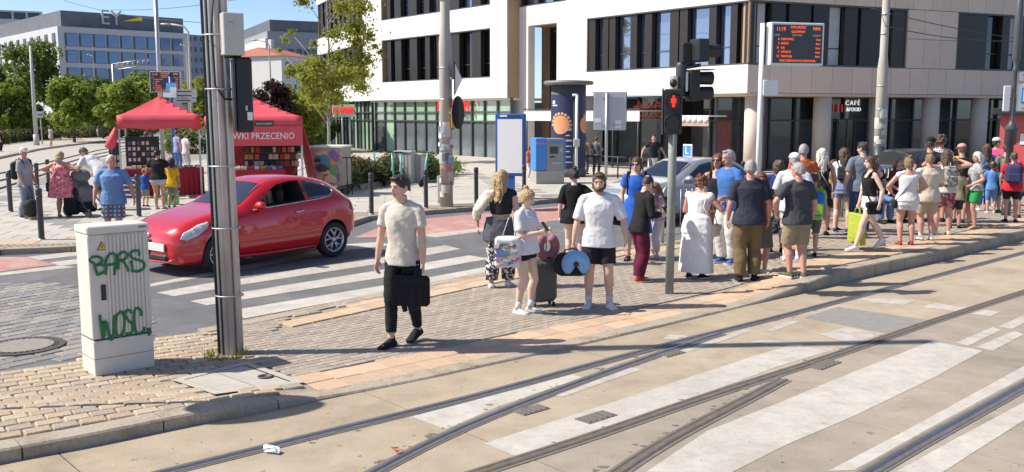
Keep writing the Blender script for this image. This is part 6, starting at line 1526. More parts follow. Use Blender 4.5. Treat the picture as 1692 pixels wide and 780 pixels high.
p = G(160, 226); t = thing('road_sign', 'red round no entry sign by the bushes under the trees', 'sign', (p.x, p.y, 0)); zt0 = AT(160, 191, p.y).z; cylbox('post', STEEL, t, [(0, 0, 0), (0, 0, zt0)], .05, 8); b = MB(); b.lathe([(.38, -.02), (.38, .02)], 24, M=Matrix.Translation((0, -.07, zt0 - .1)) @ Matrix.Rotation(R(90), 4, 'X')); b.build('plate', mat('sign_red', (.6, .05, .04), .5), t); bx('bar', WHITE, t, (0, -.1, zt0 - .1), (.5, .02, .13))
p = G(157, 224); t = thing('blue_container', 'blue box at the foot of the no entry sign', 'container', (p.x, p.y + 1, 0)); zt0 = AT(157, 207, p.y).z; bx('box_body', mat('box_blue', (.12, .30, .52), .5), t, (0, 0, zt0 / 2), (1.1, .8, zt0), bev=.04); bx('box_lid', mat('box_blue', (0, 0, 0)), t, (0, 0, zt0), (1.18, .88, .06))
WIRE = mat('wire', (.05, .05, .055), .6)
def wire(label, a, b_, sag):
 pts = [a.lerp(b_, k / 12) - Vector((0, 0, sag * 4 * (k / 12) * (1 - k / 12))) for k in range(13)]; t = MB(); t.tube(pts, .014, 5); o = t.build('overhead_wire', WIRE); tag(o, label, 'wire', 'tram overhead wires')
wire('overhead wire sloping down from the top left corner across the sky to the cabled pole', AT(92, -4, 60), AT(352, 38, 40), .3); wire('overhead wire crossing the sky above the grey office block', AT(185, 16, 60), AT(420, -6, 40), .2)
wire('thin overhead wire crossing the shaded facade at upper right', AT(1440, 14, 30), AT(1760, 72, 34), .15); wire('second thin overhead wire lower across the shaded facade at right', AT(1462, 43, 29.5), AT(1730, 66, 33), .2)
sp = G(425, 681); hs = 2.95; base = sp + SUN_TO * (hs / SUN_TO.z);
t = thing('road_sign', 'round road sign on a thin post just outside the left edge, casting the oval shadow', 'sign', (base.x, base.y, zp(base.x, base.y))); cylbox('post', STEEL, t, [(0, 0, -.05), (0, 0, hs + .25)], .03, 10); b = MB(); b.lathe([(.42, -.012), (.42, .012)], 36, M=Matrix.Translation((0.04, 0, hs - .05)) @ Matrix.Rotation(R(50), 4, 'Z') @ Matrix.Rotation(R(90), 4, 'X')); b.build('plate', mat('sign_back', (0, 0, 0)), t); bx('post_box', STEEL, t, (0, 0, .3), (.22, .16, .3))
t = thing('litter', 'crumpled white paper lying by the nearest rail at lower left', 'litter', tuple(G(448, 746, .012))); rg = random.Random(1)
b = MB(); b.add([(rg.uniform(-.09, .09), rg.uniform(-.05, .05), rg.uniform(0, .05)) for _ in range(14)], [(i, (i * 3 + 1) % 14, (i * 5 + 2) % 14) for i in range(14)]); b.build('paper', WHITE, t)
t = thing('litter', 'crumpled orange wrapper lying beside the second rail at lower centre', 'litter', tuple(G(657, 748, .012)))
b = MB(); b.add([(rg.uniform(-.06, .06), rg.uniform(-.035, .035), rg.uniform(0, .04)) for _ in range(12)], [(i, (i * 3 + 1) % 12, (i * 5 + 2) % 12) for i in range(12)]); b.build('wrapper', mat('orange_wrapper', (.65, .30, .16), .5, .3), t)
# ================================================================ PEOPLE
SKIN = {'fair': mat('skin_fair', (.60, .385, .29), .5, .06, 20, spec=.35), 'pale': mat('skin_pale', (.66, .46, .365), .5, .06, 20, spec=.35),
  'tan': mat('skin_tan', (.47, .27, .18), .5, .06, 20, spec=.35), 'red': mat('skin_sunburnt', (.55, .29, .215), .5, .08, 15, spec=.35)}
HAIRC = {'dark': (.032, .022, .016), 'brown': (.075, .042, .024), 'blond': (.40, .27, .13), 'white': (.62, .57, .50), 'grey': (.33, .315, .30),
         'red': (.13, .045, .022), 'dblond': (.20, .125, .06), 'black': (.012, .011, .012)}
HAIR = {k: mat('hair_' + k, c, .5, .35, 60, bump=.6, bscale=90, stretch=(1, 1, .15)) for k, c in HAIRC.items()}
EYE = mat('eye_dark', (.03, .022, .018), .3, .0)
LIP = mat('lip', (.42, .17, .14), .5, .05)
LENS = mat('sunglass_lens', (.012, .012, .014), .12, .0, spec=.8)
_cloth = {}
def cloth(col, kind='plain', col2=None):
 key = (col, kind, col2)
 if key in _cloth: return _cloth[key]
 nm = 'cloth_%d' % len(_cloth)
 if kind == 'plain': m = mat(nm, col, .88, .10, 9, bump=.2, bscale=14, spec=.2)
 else:
  m = mat(nm, col, .88, .06, 9, bump=.2, bscale=14, spec=.2)
  N = m.node_tree.nodes; L = m.node_tree.links
  tc = N.new('ShaderNodeTexCoord')
  mx = N.new('ShaderNodeMix'); mx.data_type = 'RGBA'; mx.inputs[6].default_value = (*col, 1); mx.inputs[7].default_value = (*col2, 1)
  if kind == 'floral':
   t = N.new('ShaderNodeTexNoise'); t.inputs['Scale'].default_value = 26; t.inputs['Detail'].default_value = 2
   r = N.new('ShaderNodeMapRange'); r.inputs[1].default_value = .50; r.inputs[2].default_value = .56
   L.new(tc.outputs['Object'], t.inputs['Vector']); L.new(t.outputs['Fac'], r.inputs[0]); L.new(r.outputs[0], mx.inputs[0])
  elif kind in ('check', 'plaid'):
   w = []
   for ax in 'XZ':
    t = N.new('ShaderNodeTexWave'); t.wave_type = 'BANDS'; t.bands_direction = ax; t.inputs['Scale'].default_value = 4.2 if kind == 'plaid' else 7
    L.new(tc.outputs['Object'], t.inputs['Vector']); w.append(t)
   a = N.new('ShaderNodeMath'); a.operation = 'MAXIMUM' if kind == 'check' else 'MULTIPLY'
   L.new(w[0].outputs['Fac'], a.inputs[0]); L.new(w[1].outputs['Fac'], a.inputs[1])
   r = N.new('ShaderNodeMapRange'); r.inputs[1].default_value = .35; r.inputs[2].default_value = .6
   L.new(a.outputs[0], r.inputs[0]); L.new(r.outputs[0], mx.inputs[0])
  mul = [n for n in N if n.type == 'MIX' and n.blend_type == 'MULTIPLY'][0]
  L.new(mx.outputs[2], mul.inputs[6])
 _cloth[key] = m
 return m
NOISE_T = bpy.data.textures.new('folds', 'CLOUDS'); NOISE_T.noise_scale = .17; NOISE_T.noise_depth = 1
FOLD_T = bpy.data.textures.new('creases', 'CLOUDS'); FOLD_T.noise_scale = .055; FOLD_T.noise_depth = 2
HAIR_T = bpy.data.textures.new('strands', 'CLOUDS'); HAIR_T.noise_scale = .022; HAIR_T.noise_depth = 1
CURL_T = bpy.data.textures.new('curls', 'CLOUDS'); CURL_T.noise_scale = .04; CURL_T.noise_depth = 0
def remesh(o, vox, it, disp=0, tex=None, fac=.5):
 m = o.modifiers.new('union', 'REMESH'); m.mode = 'VOXEL'; m.voxel_size = vox; m.use_smooth_shade = True
 if it:
  s = o.modifiers.new('soft', 'SMOOTH'); s.iterations = it; s.factor = fac
 if disp:
  d = o.modifiers.new('folds', 'DISPLACE'); d.texture = tex or NOISE_T; d.strength = disp; d.mid_level = .5; d.texture_coords = 'LOCAL'
  if tex is None and vox < .0125:
   d = o.modifiers.new('creases', 'DISPLACE'); d.texture = FOLD_T; d.strength = disp * .55; d.mid_level = .5; d.texture_coords = 'LOCAL'
 return o
def ik(a, t, l1, l2, hint):
 d = t - a; L = d.length
 L2 = min(L, (l1 + l2) * .997); d = d.normalized(); t = a + d * L2
 c = (l1 * l1 - l2 * l2 + L2 * L2) / (2 * L2); h = math.sqrt(max(0, l1 * l1 - c * c))
 hp = hint - d * hint.dot(d)
 if hp.length < 1e-5: hp = d.orthogonal()
 return a + d * c + hp.normalized() * h, t
class Person:
 """front is local -Y, +X is the person's left"""
 def __init__(s, label, loc, h, rz, sex='m', fat=1.0, skin='fair', lean=0, bendx=0, arms=None, feet=None, turn=0, nod=0, tilt=0, sit=False, group='people waiting at the tram stop', lod=1, child=False):
  s.h = h; s.sex = sex; s.fat = fat; s.skin = SKIN[skin]; s.lean = R(lean); s.k = h / 1.75; s.lod = lod
  rq = random.Random(len(label) * 37 + int(h * 1000)); arms = dict(arms or {}); feet = dict(feet or {})
  if not turn and not sit: turn = rq.uniform(-28, 28)
  if not nod: nod = rq.uniform(-3, 12)
  for sd in 'lr':
   if sd not in arms:
    arms[sd] = (.03 + rq.uniform(0, .03), rq.uniform(-.07, .01), -.312) if rq.random() < .65 else (rq.uniform(-.03, .02), -.15, rq.uniform(-.2, -.1))
   if sd not in feet: feet[sd] = (rq.uniform(.045, .075), rq.uniform(-.045, .045), 0, (1 if sd == 'l' else -1) * rq.uniform(0, .5))
  s.root = thing('person', label, 'person', loc, rz, group)
  s.vox = (.0075 if lod == 0 else .0105 if lod == 1 else .015)
  s.sit = sit; s.hs = 1.28 if child else 1.05
  s.hipz = (.50 if not sit else .46 / h + .045) * h
  f = fat; w = .94 if sex == 'f' else 1.0; hipw = 1.08 if sex == 'f' else 1.0
  H = h; dz = s.hipz - .5 * h
  s.tor = [(z * H + dz, rx * H * (f if 0.45 < z < .8 else (1 + (f - 1) * .5)), ry * H * (f ** 1.25 if z < .8 else 1), yo * H) for z, rx, ry, yo in (
   (.455, .070 * hipw, .050, .004), (.480, .094 * hipw, .062, .006), (.52, .099 * hipw, .067, .008), (.56, .092 * (hipw + .0), .062, .005),
   (.61, .079 * w, .056, .0), (.66, .084 * w, .060, -.003), (.72, .093 * w, .066, -.006), (.77, .100 * w, .063, -.001), (.80, .088 * w, .052, .004), (.826, .058 * w, .042, .007), (.85, .036, .036, .006))]
  s.shw = .108 * H * w * (1 + (f - 1) * .6)
  s.shz = .800 * H + dz
  s.dz = dz
  s.head_yaw = R(turn); s.nod = R(nod); s.tiltr = R(tilt)
  s.joints(arms or {}, feet or {})
 def bend(s, p):
  p = Vector(p)
  if not s.lean: return p
  z0 = s.hipz
  a = s.lean * sm(-.02 * s.h, .22 * s.h, p.z - z0)
  q = Vector((p.x, p.y, p.z - z0)); c, sn = math.cos(a), math.sin(a)
  return Vector((q.x, q.y * c - q.z * sn, q.y * sn + q.z * c + z0))
 def headM(s):
  H = s.h; nb = s.bend((0, .004 * H, .85 * H + s.dz))
  a = -s.lean * .55 + 0
  top = Vector((0, .004 * H, .865 * H + s.dz)); nt = s.bend(top)
  M = Matrix.Translation(nt) @ Matrix.Rotation(s.head_yaw, 4, 'Z') @ Matrix.Rotation(s.nod, 4, 'X') @ Matrix.Rotation(s.tiltr, 4, 'Y')
  M = M @ Matrix.Rotation(s.lean * .5, 4, 'X')
  return M @ Matrix.Diagonal((s.hs,) * 3 + (1,))
 def joints(s, arms, feet):
  H = s.h; s.arm = {}; s.leg = {}
  for sd, sg in (('l', 1), ('r', -1)):
   sh = s.bend((sg * s.shw, .004 * H, s.shz))
   spec = arms.get(sd, (.035, -.03, -.315))
   hint = Vector((sg * .5, .9, -.25))
   if len(spec) > 3: hint = Vector((sg * spec[3], spec[4], spec[5]))
   t = sh + Vector((sg * spec[0] * H, spec[1] * H, spec[2] * H))
   if s.lean and abs(spec[2]) > .2: pass
   e, wst = ik(sh, t, .168 * H, .145 * H, hint)
   s.arm[sd] = (sh, e, wst)
   hip = Vector((sg * .053 * H * (1.05 if s.sex == 'f' else 1), .004 * H, s.hipz - .004 * H))
   fx = feet.get(sd, (.058, 0.0, 0.0))
   an = Vector((sg * fx[0] * H, fx[1] * H + .012 * H, .045 * H + fx[2] * H))
   kn, an = ik(hip, an, .235 * H, .225 * H, Vector((sg * (.12 if not s.sit else .1), -1, .0 if not s.sit else .6)))
   s.leg[sd] = (hip, kn, an, fx[3] if len(fx) > 3 else sg * .2, fx[4] if len(fx) > 4 else 0.0)
 def torso(s, b, z0, z1, infl, ymul=1.0, flare=0.0, endcap=.0):
  H = s.h
  T = [t for t in s.tor]
  def at(z):
   for (a, c) in zip(T[:-1], T[1:]):
    if a[0] <= z <= c[0]:
     t = (z - a[0]) / (c[0] - a[0]); return [a[i] + (c[i] - a[i]) * t for i in range(4)]
   return list(T[0]) if z < T[0][0] else list(T[-1])
  n = 20; zs = np.linspace(z0, z1, max(4, int((z1 - z0) / (.022 * H)) + 2))
  vs = []; fs = []
  for i, z in enumerate(zs):
   _, rx, ry, yo = at(z)
   if z < T[2][0]: rx, ry, yo = T[2][1], T[2][2], T[2][3]
   lowt = (z1 - z) / (z1 - z0)
   ex = infl + flare * lowt ** 2
   for k in range(n):
    t = 2 * math.pi * k / n
    cx, sy = math.cos(t), math.sin(t)
    p = 2.2; q = (abs(cx) ** p + abs(sy) ** p) ** (-1 / p)
    vs.append(s.bend(((rx + ex) * cx * q, (ry * ymul + ex) * sy * q + yo, z)))
  for i in range(len(zs) - 1):
   for k in range(n): fs.append((i * n + k, i * n + (k + 1) % n, (i + 1) * n + (k + 1) % n, (i + 1) * n + k))
  fs.append(tuple(reversed(range(n)))); fs.append(tuple(range((len(zs) - 1) * n, len(zs) * n)))
  b.add(vs, fs, 0, True)
 def limb(s, b, pts, rad): b.tube(pts, rad, 12)
 def body(s, hands=None):
  H = s.h; k = s.k; b = MB(); f = 1 + (s.fat - 1) * .6
  sl = .93 if s.sex == 'f' else 1.0
  s.torso(b, s.tor[1][0], s.tor[-1][0], -.012 * k)
  nb = s.bend((0, .006 * H, .83 * H + s.dz)); M = s.headM(); nh = M @ Vector((0, -.002, .03))
  nr = (.034 if s.sex == 'm' else .028) * H
  b.tube([nb, nb.lerp(nh, .5), nh], [nr * 1.15, nr, nr], 12)
  for sd in 'lr':
   b.tube([s.bend((0, .01 * H, .845 * H + s.dz)), s.arm[sd][0]], [.018 * H, .022 * H], 10)
  s.headmesh(b, M)
  for sd, sg in (('l', 1), ('r', -1)):
   sh, e, w = s.arm[sd]
   b.ell(sh, (.029 * H * f * sl,) * 3, 10, 8)
   b.tube([sh, sh.lerp(e, .45), e], [.0285 * H * f * sl, .028 * H * f * sl, .0225 * H * f * sl], 12)
   b.ell(e, (.0225 * H * f * sl,) * 3, 10, 8)
   b.tube([e, e.lerp(w, .3), e.lerp(w, .75), w], [.0225 * H * f * sl, .025 * H * f * sl, .0185 * H * sl, .0148 * H * sl], 12)
   s.hand(b, sd, (hands or {}).get(sd))
   hip, kn, an, toe, lift = s.leg[sd]
   b.ell(hip, (.052 * H * f,) * 3, 10, 8)
   b.tube([hip, hip.lerp(kn, .35), hip.lerp(kn, .8), kn], [.050 * H * f, .049 * H * f, .037 * H * f, .033 * H * f], 14)
   b.ell(kn, (.033 * H * f,) * 3, 10, 8)
   bk = Vector((0, .012 * H, 0))
   b.tube([kn, kn.lerp(an, .3) + bk, kn.lerp(an, .65) + bk * .6, an], [.0325 * H * f, .0345 * H * f, .026 * H * f, .0205 * H], 14)
   d = Vector((math.sin(toe) * 1, -math.cos(toe), 0))
   b.tube([an + d * (-.022 * H) + Vector((0, 0, -.018 * H)), an + d * .03 * H + Vector((0, 0, -.026 * H)), an + d * .085 * H + Vector((0, 0, -.03 * H))], [.017 * H, .012 * H, .008 * H], 10)
  o = b.build('body', s.skin, s.root); remesh(o, s.vox, 3); s.bodyo = o
  for sg in (1, -1):
   bb = MB(); bb.ell((sg * .017 * H, -.0465 * H, .0715 * H), (.0075 * H, .0035 * H, .0042 * H), 8, 6, M=M)
   bb.build('eye', EYE, o)
   bb = MB(); bb.tube([(sg * .008 * H, -.0515 * H, .0795 * H), (sg * .018 * H, -.051 * H, .082 * H), (sg * .027 * H, -.046 * H, .079 * H)], .0022 * H, 6, M=M); bb.build('eyebrow', s.hairm if hasattr(s, 'hairm') else HAIR['brown'], o)
  bb = MB(); bb.ell((0, -.0535 * H, .030 * H), (.0135 * H, .004 * H, .0042 * H), 10, 6, M=M); bb.build('mouth', LIP, o)
  return s
 def headmesh(s, b, M):
  H = s.h; n = 16
  rings = [(.008, .013, .014, -.030), (.012, .020, .021, -.028), (.022, .0285, .031, -.0185), (.036, .0355, .042, -.0075), (.052, .0405, .0485, -.001), (.070, .0435, .0535, .002), (.088, .0435, .0545, .003), (.104, .040, .0505, .004), (.118, .0315, .041, .005), (.127, .018, .024, .006), (.130, .005, .007, .006)]
  vs = []; fs = []
  for z, rx, ry, yo in rings:
   for k in range(n):
    t = 2 * math.pi * k / n; vs.append((rx * H * math.cos(t), (ry * math.sin(t) + yo) * H, z * H))
  for i in range(len(rings) - 1):
   for k in range(n): fs.append((i * n + k, i * n + (k + 1) % n, (i + 1) * n + (k + 1) % n, (i + 1) * n + k))
  fs.append(tuple(reversed(range(n)))); fs.append(tuple(range((len(rings) - 1) * n, len(rings) * n)))
  b.add(vs, fs, 0, True, M)
  b.tube([(0, -.047 * H, .071 * H), (0, -.056 * H, .058 * H), (0, -.063 * H, .048 * H), (0, -.052 * H, .042 * H)], [.0065 * H, .0075 * H, .0095 * H, .008 * H], 8, M=M)
  for sg in (1, -1): b.ell((sg * .0445 * H, .006 * H, .058 * H), (.006 * H, .012 * H, .018 * H), 8, 6, M=M)
  b.ell((0, -.046 * H, .080 * H), (.03 * H, .008 * H, .006 * H), 10, 6, M=M)
 def hand(s, b, sd, spec):
  H = s.h; k = s.k * (1.0 if s.sex == 'm' else .92); sg = 1 if sd == 'l' else -1
  sh, e, w = s.arm[sd]; d = (w - e).normalized()
  spec = spec or {}
  n = Vector(spec.get('n', (-sg * 1.0, -.15, 0)))
  if 'd' in spec: d = (d * .4 + Vector(spec['d']) * .6).normalized()
  n = (n - d * n.dot(d)); n = n.normalized() if n.length > 1e-4 else d.orthogonal().normalized()
  side = d.cross(n) * sg     # towards the thumb
  curl = spec.get('curl', .35)
  pl = .088 * k; pw = .040 * k
  c0 = w + d * .008 * k
  B3 = Matrix((side, n, d)).transposed().to_4x4(); B3.translation = w
  vs = []; fs = []
  ringz = [(0.0, .026, .017), (.03, .036, .017), (.06, .041, .0155), (.092, .040, .013)]
  m_ = 12
  for z, rx, ry in ringz:
   for q in range(m_):
    t = 2 * math.pi * q / m_; vs.append((rx * k * math.cos(t), ry * k * math.sin(t), z * k))
  for i in range(3):
   for q in range(m_): fs.append((i * m_ + q, i * m_ + (q + 1) % m_, (i + 1) * m_ + (q + 1) % m_, (i + 1) * m_ + q))
  fs.append(tuple(reversed(range(m_)))); fs.append(tuple(range(3 * m_, 4 * m_)))
  b.add(vs, fs, 0, True, B3)
  s.palm = getattr(s, 'palm', {}); s.palm[sd] = w + d * .09 * k + n * .02 * k
  fr = max(.0088 * k, s.vox * .85)
  for i, (off, ln) in enumerate(((.030, .070), (.0105, .080), (-.0095, .074), (-.029, .058))):
   p = Vector((off * k, 0, .082 * k)); a = 0; pts = [p.copy()]
   for j, seg in enumerate((.45, .32, .25)):
    a += curl * (1.0, 1.25, .9)[j] * (1 + .08 * i)
    p = p + Vector((0, math.sin(a), math.cos(a))) * ln * seg * k + Vector((off * .08 * k, 0, 0)); pts.append(p.copy())
   b.tube(pts, [fr * 1.02, fr, fr * .94, fr * .8], 8, M=B3)
  th = [Vector((.028, .006, .018)), Vector((.052, .012, .045)), Vector((.060, .020 + .012 * curl, .072)), Vector((.056, .026 + .03 * curl, .094))]
  b.tube([v * k for v in th], [fr * 1.45, fr * 1.2, fr * 1.05, fr * .85], 8, M=B3)
 def top(s, m, hem=.485, sleeve=.55, infl=.015, loose=.0, name='t_shirt', neck=.836, ymul=1.0, straps=False, both=True):
  H = s.h; k = s.k; b = MB(); f = 1 + (s.fat - 1) * .6
  z0 = hem * H + s.dz
  s.torso(b, z0, (neck if not straps else .775) * H + s.dz, infl * k, ymul, (loose + (.014 if hem < .52 else .0)) * k)
  if straps:
   for sg in (1, -1):
    pts = [s.bend((sg * .055 * H, -.052 * H, .765 * H + s.dz)), s.bend((sg * .062 * H, -.03 * H, .815 * H + s.dz)), s.bend((sg * .06 * H, .004 * H, .836 * H + s.dz)), s.bend((sg * .058 * H, .04 * H, .81 * H + s.dz)), s.bend((sg * .055 * H, .058 * H, .765 * H + s.dz))]
    b.tube(pts, [(.022 * H, .014 * H)] * 5, 8)
  for sd, sg in (('l', 1), ('r', -1)):
   sh, e, w = s.arm[sd]
   if not straps:
    b.ell(sh + Vector((-sg * .006 * H, 0, 0)), (.0335 * H * f + infl * k * .4,) * 3, 12, 8)
    b.tube([s.bend((sg * .03 * H, .008 * H, .838 * H + s.dz)), sh], [.021 * H + infl * k * .3, .030 * H + infl * k * .3], 10)
   if sleeve > 0:
    if sleeve <= 1:
     p = sh.lerp(e, sleeve); b.tube([sh, sh.lerp(p, .5), p], [.033 * H * f + infl * k * .35, .033 * H * f + infl * k * .5, .033 * H * f + infl * k * .6 + loose * k * .3], 14)
    else:
     p = e.lerp(w, min(1, sleeve - 1)); b.tube([sh, sh.lerp(e, .5), e, e.lerp(p, .5), p], [.0335 * H * f + infl * k * .4, .032 * H * f + infl * k * .5, .028 * H * f + infl * k * .5, .027 * H * f + infl * k * .5, .022 * H + infl * k * .5], 14)
     b.ell(e, (.029 * H * f + infl * k * .5,) * 3, 12, 8)
  o = b.build(name, m, s.root); return remesh(o, max(.010, s.vox * 1.15), 4, .017 * k)
 def bottoms(s, m, length=1.0, waist=.56, infl=.008, wide=0.0, name='trousers', taper=1.0):
  """length 1 = ankle, .5 = knee (0..1 of the leg)"""
  H = s.h; k = s.k; b = MB(); f = 1 + (s.fat - 1) * .6
  s.torso(b, (.457 * H + s.dz), waist * H + s.dz, infl * k)
  for sd, sg in (('l', 1), ('r', -1)):
   hip, kn, an, toe, lift = s.leg[sd]; ex = infl * k
   b.ell(hip, (.054 * H * f + ex,) * 3, 12, 8)
   if length <= .5:
    e = hip.lerp(kn, max(.12, length * 2)); r1 = .050 * H * f + ex + wide * k * .7
    b.tube([hip, hip.lerp(e, .5), e], [.053 * H * f + ex, .052 * H * f + ex + wide * k * .4, (r1 - (.012 * H * length * 2))], 16)
   else:
    t = (length - .5) * 2; e = kn.lerp(an, t * .97); w_ = wide * k; bk = Vector((0, .010 * H, 0))
    b.tube([hip, hip.lerp(kn, .45), kn, kn.lerp(e, .5) + bk, e], [.053 * H * f + ex, .049 * H * f + ex + w_ * .4, .038 * H * f + ex + w_ * .6, .037 * H * f * taper + ex + w_ * .9, (.029 * H * taper + ex + w_)], 16)
    b.ell(kn, (.038 * H * f + ex + w_ * .6,) * 3, 12, 8)
  o = b.build(name, m, s.root); return remesh(o, max(.010, s.vox * 1.15), 4, .018 * k)
 def skirt(s, m, top=.6, hem=.15, w0=.0, w1=.12, name='skirt', upper=False, straps=False, sleeve=0, ymul=.85):
  """a skirt, or with upper=True a dress"""
  H = s.h; k = s.k; b = MB()
  zt = top * H + s.dz; zb = hem * H
  T = s.tor[2]; n = 24; vs = []; fs = []; nz = max(6, int((zt - zb) / (.03 * H)))
  for i in range(nz + 1):
   t = i / nz; z = zt + (zb - zt) * t
   base = [q for q in s.tor if q[0] <= z] ; q = base[-1] if base else s.tor[2]
   if z < s.tor[2][0]: q = s.tor[2]
   for a in range(n):
    th = 2 * math.pi * a / n; rip = 1 + .05 * t * math.sin(th * 7 + 1)
    vs.append(s.bend(((q[1] + .012 * k + w0 * k + w1 * k * t) * math.cos(th) * rip, (q[2] + .012 * k + w0 * k + w1 * k * t * ymul) * math.sin(th) * rip + q[3], z)))
  for i in range(nz):
   for a in range(n): fs.append((i * n + a, i * n + (a + 1) % n, (i + 1) * n + (a + 1) % n, (i + 1) * n + a))
  fs.append(tuple(range(n))); fs.append(tuple(reversed(range(nz * n, nz * n + n))))
  b.add(vs, fs, 0, True)
  if upper:
   s.torso(b, .58 * H + s.dz, (.83 if not straps else .775) * H + s.dz, .011 * k)
   for sd, sg in (('l', 1), ('r', -1)):
    sh, e, w = s.arm[sd]
    if straps:
     b.tube([s.bend((sg * .055 * H, -.052 * H, .765 * H + s.dz)), s.bend((sg * .062 * H, -.03 * H, .815 * H + s.dz)), s.bend((sg * .06 * H, .004 * H, .836 * H + s.dz)), s.bend((sg * .058 * H, .04 * H, .81 * H + s.dz)), s.bend((sg * .055 * H, .058 * H, .765 * H + s.dz))], [(.022 * H, .014 * H)] * 5, 8)
    else:
     b.ell(sh, (.042 * H,) * 3, 12, 8)
    if sleeve: b.tube([sh, sh.lerp(e, sleeve)], [.040 * H, .043 * H], 14)
  o = b.build(name, m, s.root); return remesh(o, max(.011, s.vox * 1.2), 4, .020 * k)
 def shoes(s, m, sole=None, socks=None, high=0.0, name='shoe'):
  H = s.h; k = s.k * .97
  for sd, sg in (('l', 1), ('r', -1)):
   hip, kn, an, toe, lift = s.leg[sd]
   d = Vector((math.sin(toe), -math.cos(toe), 0)); rt = Vector((math.cos(toe), math.sin(toe), 0))
   base = Vector((an.x, an.y, an.z - .045 * H))
   T = Matrix((rt, d, Vector((0, 0, 1)))).transposed().to_4x4(); T.translation = base
   if lift: T = T @ Matrix.Translation((0, .16 * k, 0)) @ Matrix.Rotation(-lift, 4, 'X') @ Matrix.Translation((0, -.16 * k, 0))
   b = MB(); prof = [(-.068, .030, .05), (-.05, .037, .066), (-.01, .037, .078 + high), (.045, .039, .080), (.10, .045, .056), (.15, .046, .036), (.185, .036, .029), (.198, .018, .02)]
   n = 12; vs = []; fs = []
   for y, w_, hh in prof:
    for a in range(n):
     th = 2 * math.pi * a / n; c, sn = math.cos(th), math.sin(th)
     z = .012 + (hh - .012) * (.5 + .5 * sn)
     q = (abs(c) ** 2.6 + abs(sn) ** 2.6) ** (-1 / 2.6)
     vs.append((w_ * c * q * k, y * k, max(.004, .5 * hh + .5 * (hh - .004) * sn * q) * k))
   for i in range(len(prof) - 1):
    for a in range(n): fs.append((i * n + a, i * n + (a + 1) % n, (i + 1) * n + (a + 1) % n, (i + 1) * n + a))
   fs.append(tuple(reversed(range(n)))); fs.append(tuple(range((len(prof) - 1) * n, len(prof) * n)))
   b.add(vs, fs, 0, True, T)
   ank = T.inverted() @ an
   b.tube([(0, -.012 * k, .05 * k), (0, -.012 * k + ank.y * .3, .085 * k + high)], [.040 * k, .036 * k], 12, M=T)
   o = b.build(name, m, s.root)
   if sole is not None:
    b = MB(); out = []
    for y, w_, hh in prof: out.append((w_ + .004, y))
    poly = [(w_ * k, y * k) for w_, y in out] + [(-w_ * k, y * k) for w_, y in reversed(out)]
    b.prism(poly, 'z', -.006 * k, .020 * k, M=T); b.build('sole', sole, o)
   if socks is not None:
    b = MB(); up = an + (kn - an) * .24; b.tube([an + Vector((0, 0, -.01 * H)), an.lerp(up, .4), up], [.026 * H, .025 * H, .027 * H], 12)
    b.build('sock', socks, s.root)
  return s
 def hair(s, col, style='short', name='hair'):
  m = HAIR[col]; s.hairm = m; H = s.h; M = s.headM(); b = MB()
  rx, ry = .0475 * H, .0585 * H
  def cap(zlo_f, zlo_b, infl=1.0, n=20):
   vs = []; fs = []; m_ = 8
   for i in range(m_ + 1):
    for a in range(n):
     th = 2 * math.pi * a / n; sy = math.sin(th)     # sy = -1 at the face
     front = max(0, -sy)
     lo = zlo_b + (zlo_f - zlo_b) * front ** 1.2
     if abs(sy) < .45 and zlo_b < .07: lo = max(lo, .056 if style in ('short', 'bald', 'buzz') else lo)
     t = i / m_; z = lo + (.135 - lo) * t ** .8
     u = max(-1, min(1, (z - .074) / .0615)); r = math.sqrt(max(.0, 1 - u * u)) if u > 0 else 1 - .07 * u * u
     vs.append((rx * infl * r * math.cos(th), ry * infl * r * sy + .0035 * H, z * H))
   for i in range(m_):
    for a in range(n): fs.append((i * n + a, i * n + (a + 1) % n, (i + 1) * n + (a + 1) % n, (i + 1) * n + a))
   fs.append(tuple(reversed(range(n)))); fs.append(tuple(range(m_ * n, m_ * n + n)))
   b.add(vs, fs, 0, True, M)
  if style == 'short': cap(.103, .032, 1.0); b.ell((0, -.030 * H, .120 * H), (.031 * H, .022 * H, .010 * H), 12, 8, M=M)
  elif style == 'bald': cap(.128, .038, 1.0)
  elif style == 'buzz': cap(.108, .034, .995)
  elif style == 'curly':
   cap(.098, .030, 1.12)
   rg = random.Random(int(H * 1000) + len(col))
   for i in range(46):
    th = rg.uniform(0, 6.28); z = rg.uniform(.03, .132); fr = math.sin(th)
    if fr < -.45 and z < .105: continue
    u = max(-1, min(1, (z - .074) / .064)); r = math.sqrt(max(.02, 1 - u * u)) if u > 0 else 1
    b.ell((rx * 1.1 * r * math.cos(th), ry * 1.1 * r * fr + .004 * H, z * H), (.014 * H,) * 3, 7, 5, M=M)
  elif style in ('long', 'bob', 'pony', 'bun'):
   cap(.104, .028, 1.07)
   if style in ('long', 'bob'):
    low = -.125 if style == 'long' else -.018
    vs = []; fs = []; n = 14; zs = np.linspace(.09, low, 9)
    for i, z in enumerate(zs):
     t = i / 8; w_ = .0505 + .012 * math.sin(t * 2.2) - (.014 * t if style == 'long' else 0); dpt = .030 - .008 * t
     for a in range(n):
      th = 2 * math.pi * a / n
      vs.append((w_ * H * math.cos(th), (.028 + dpt * math.sin(th) * .8 + .014 * t - .022 * abs(math.cos(th)) ** 3 * (1 - t * .4)) * H, z * H))
    for i in range(8):
     for a in range(n): fs.append((i * n + a, i * n + (a + 1) % n, (i + 1) * n + (a + 1) % n, (i + 1) * n + a))
    fs.append(tuple(range(n))); fs.append(tuple(reversed(range(8 * n, 9 * n))))
    b.add(vs, fs, 0, True, M)
    rg = random.Random(int(H * 999))
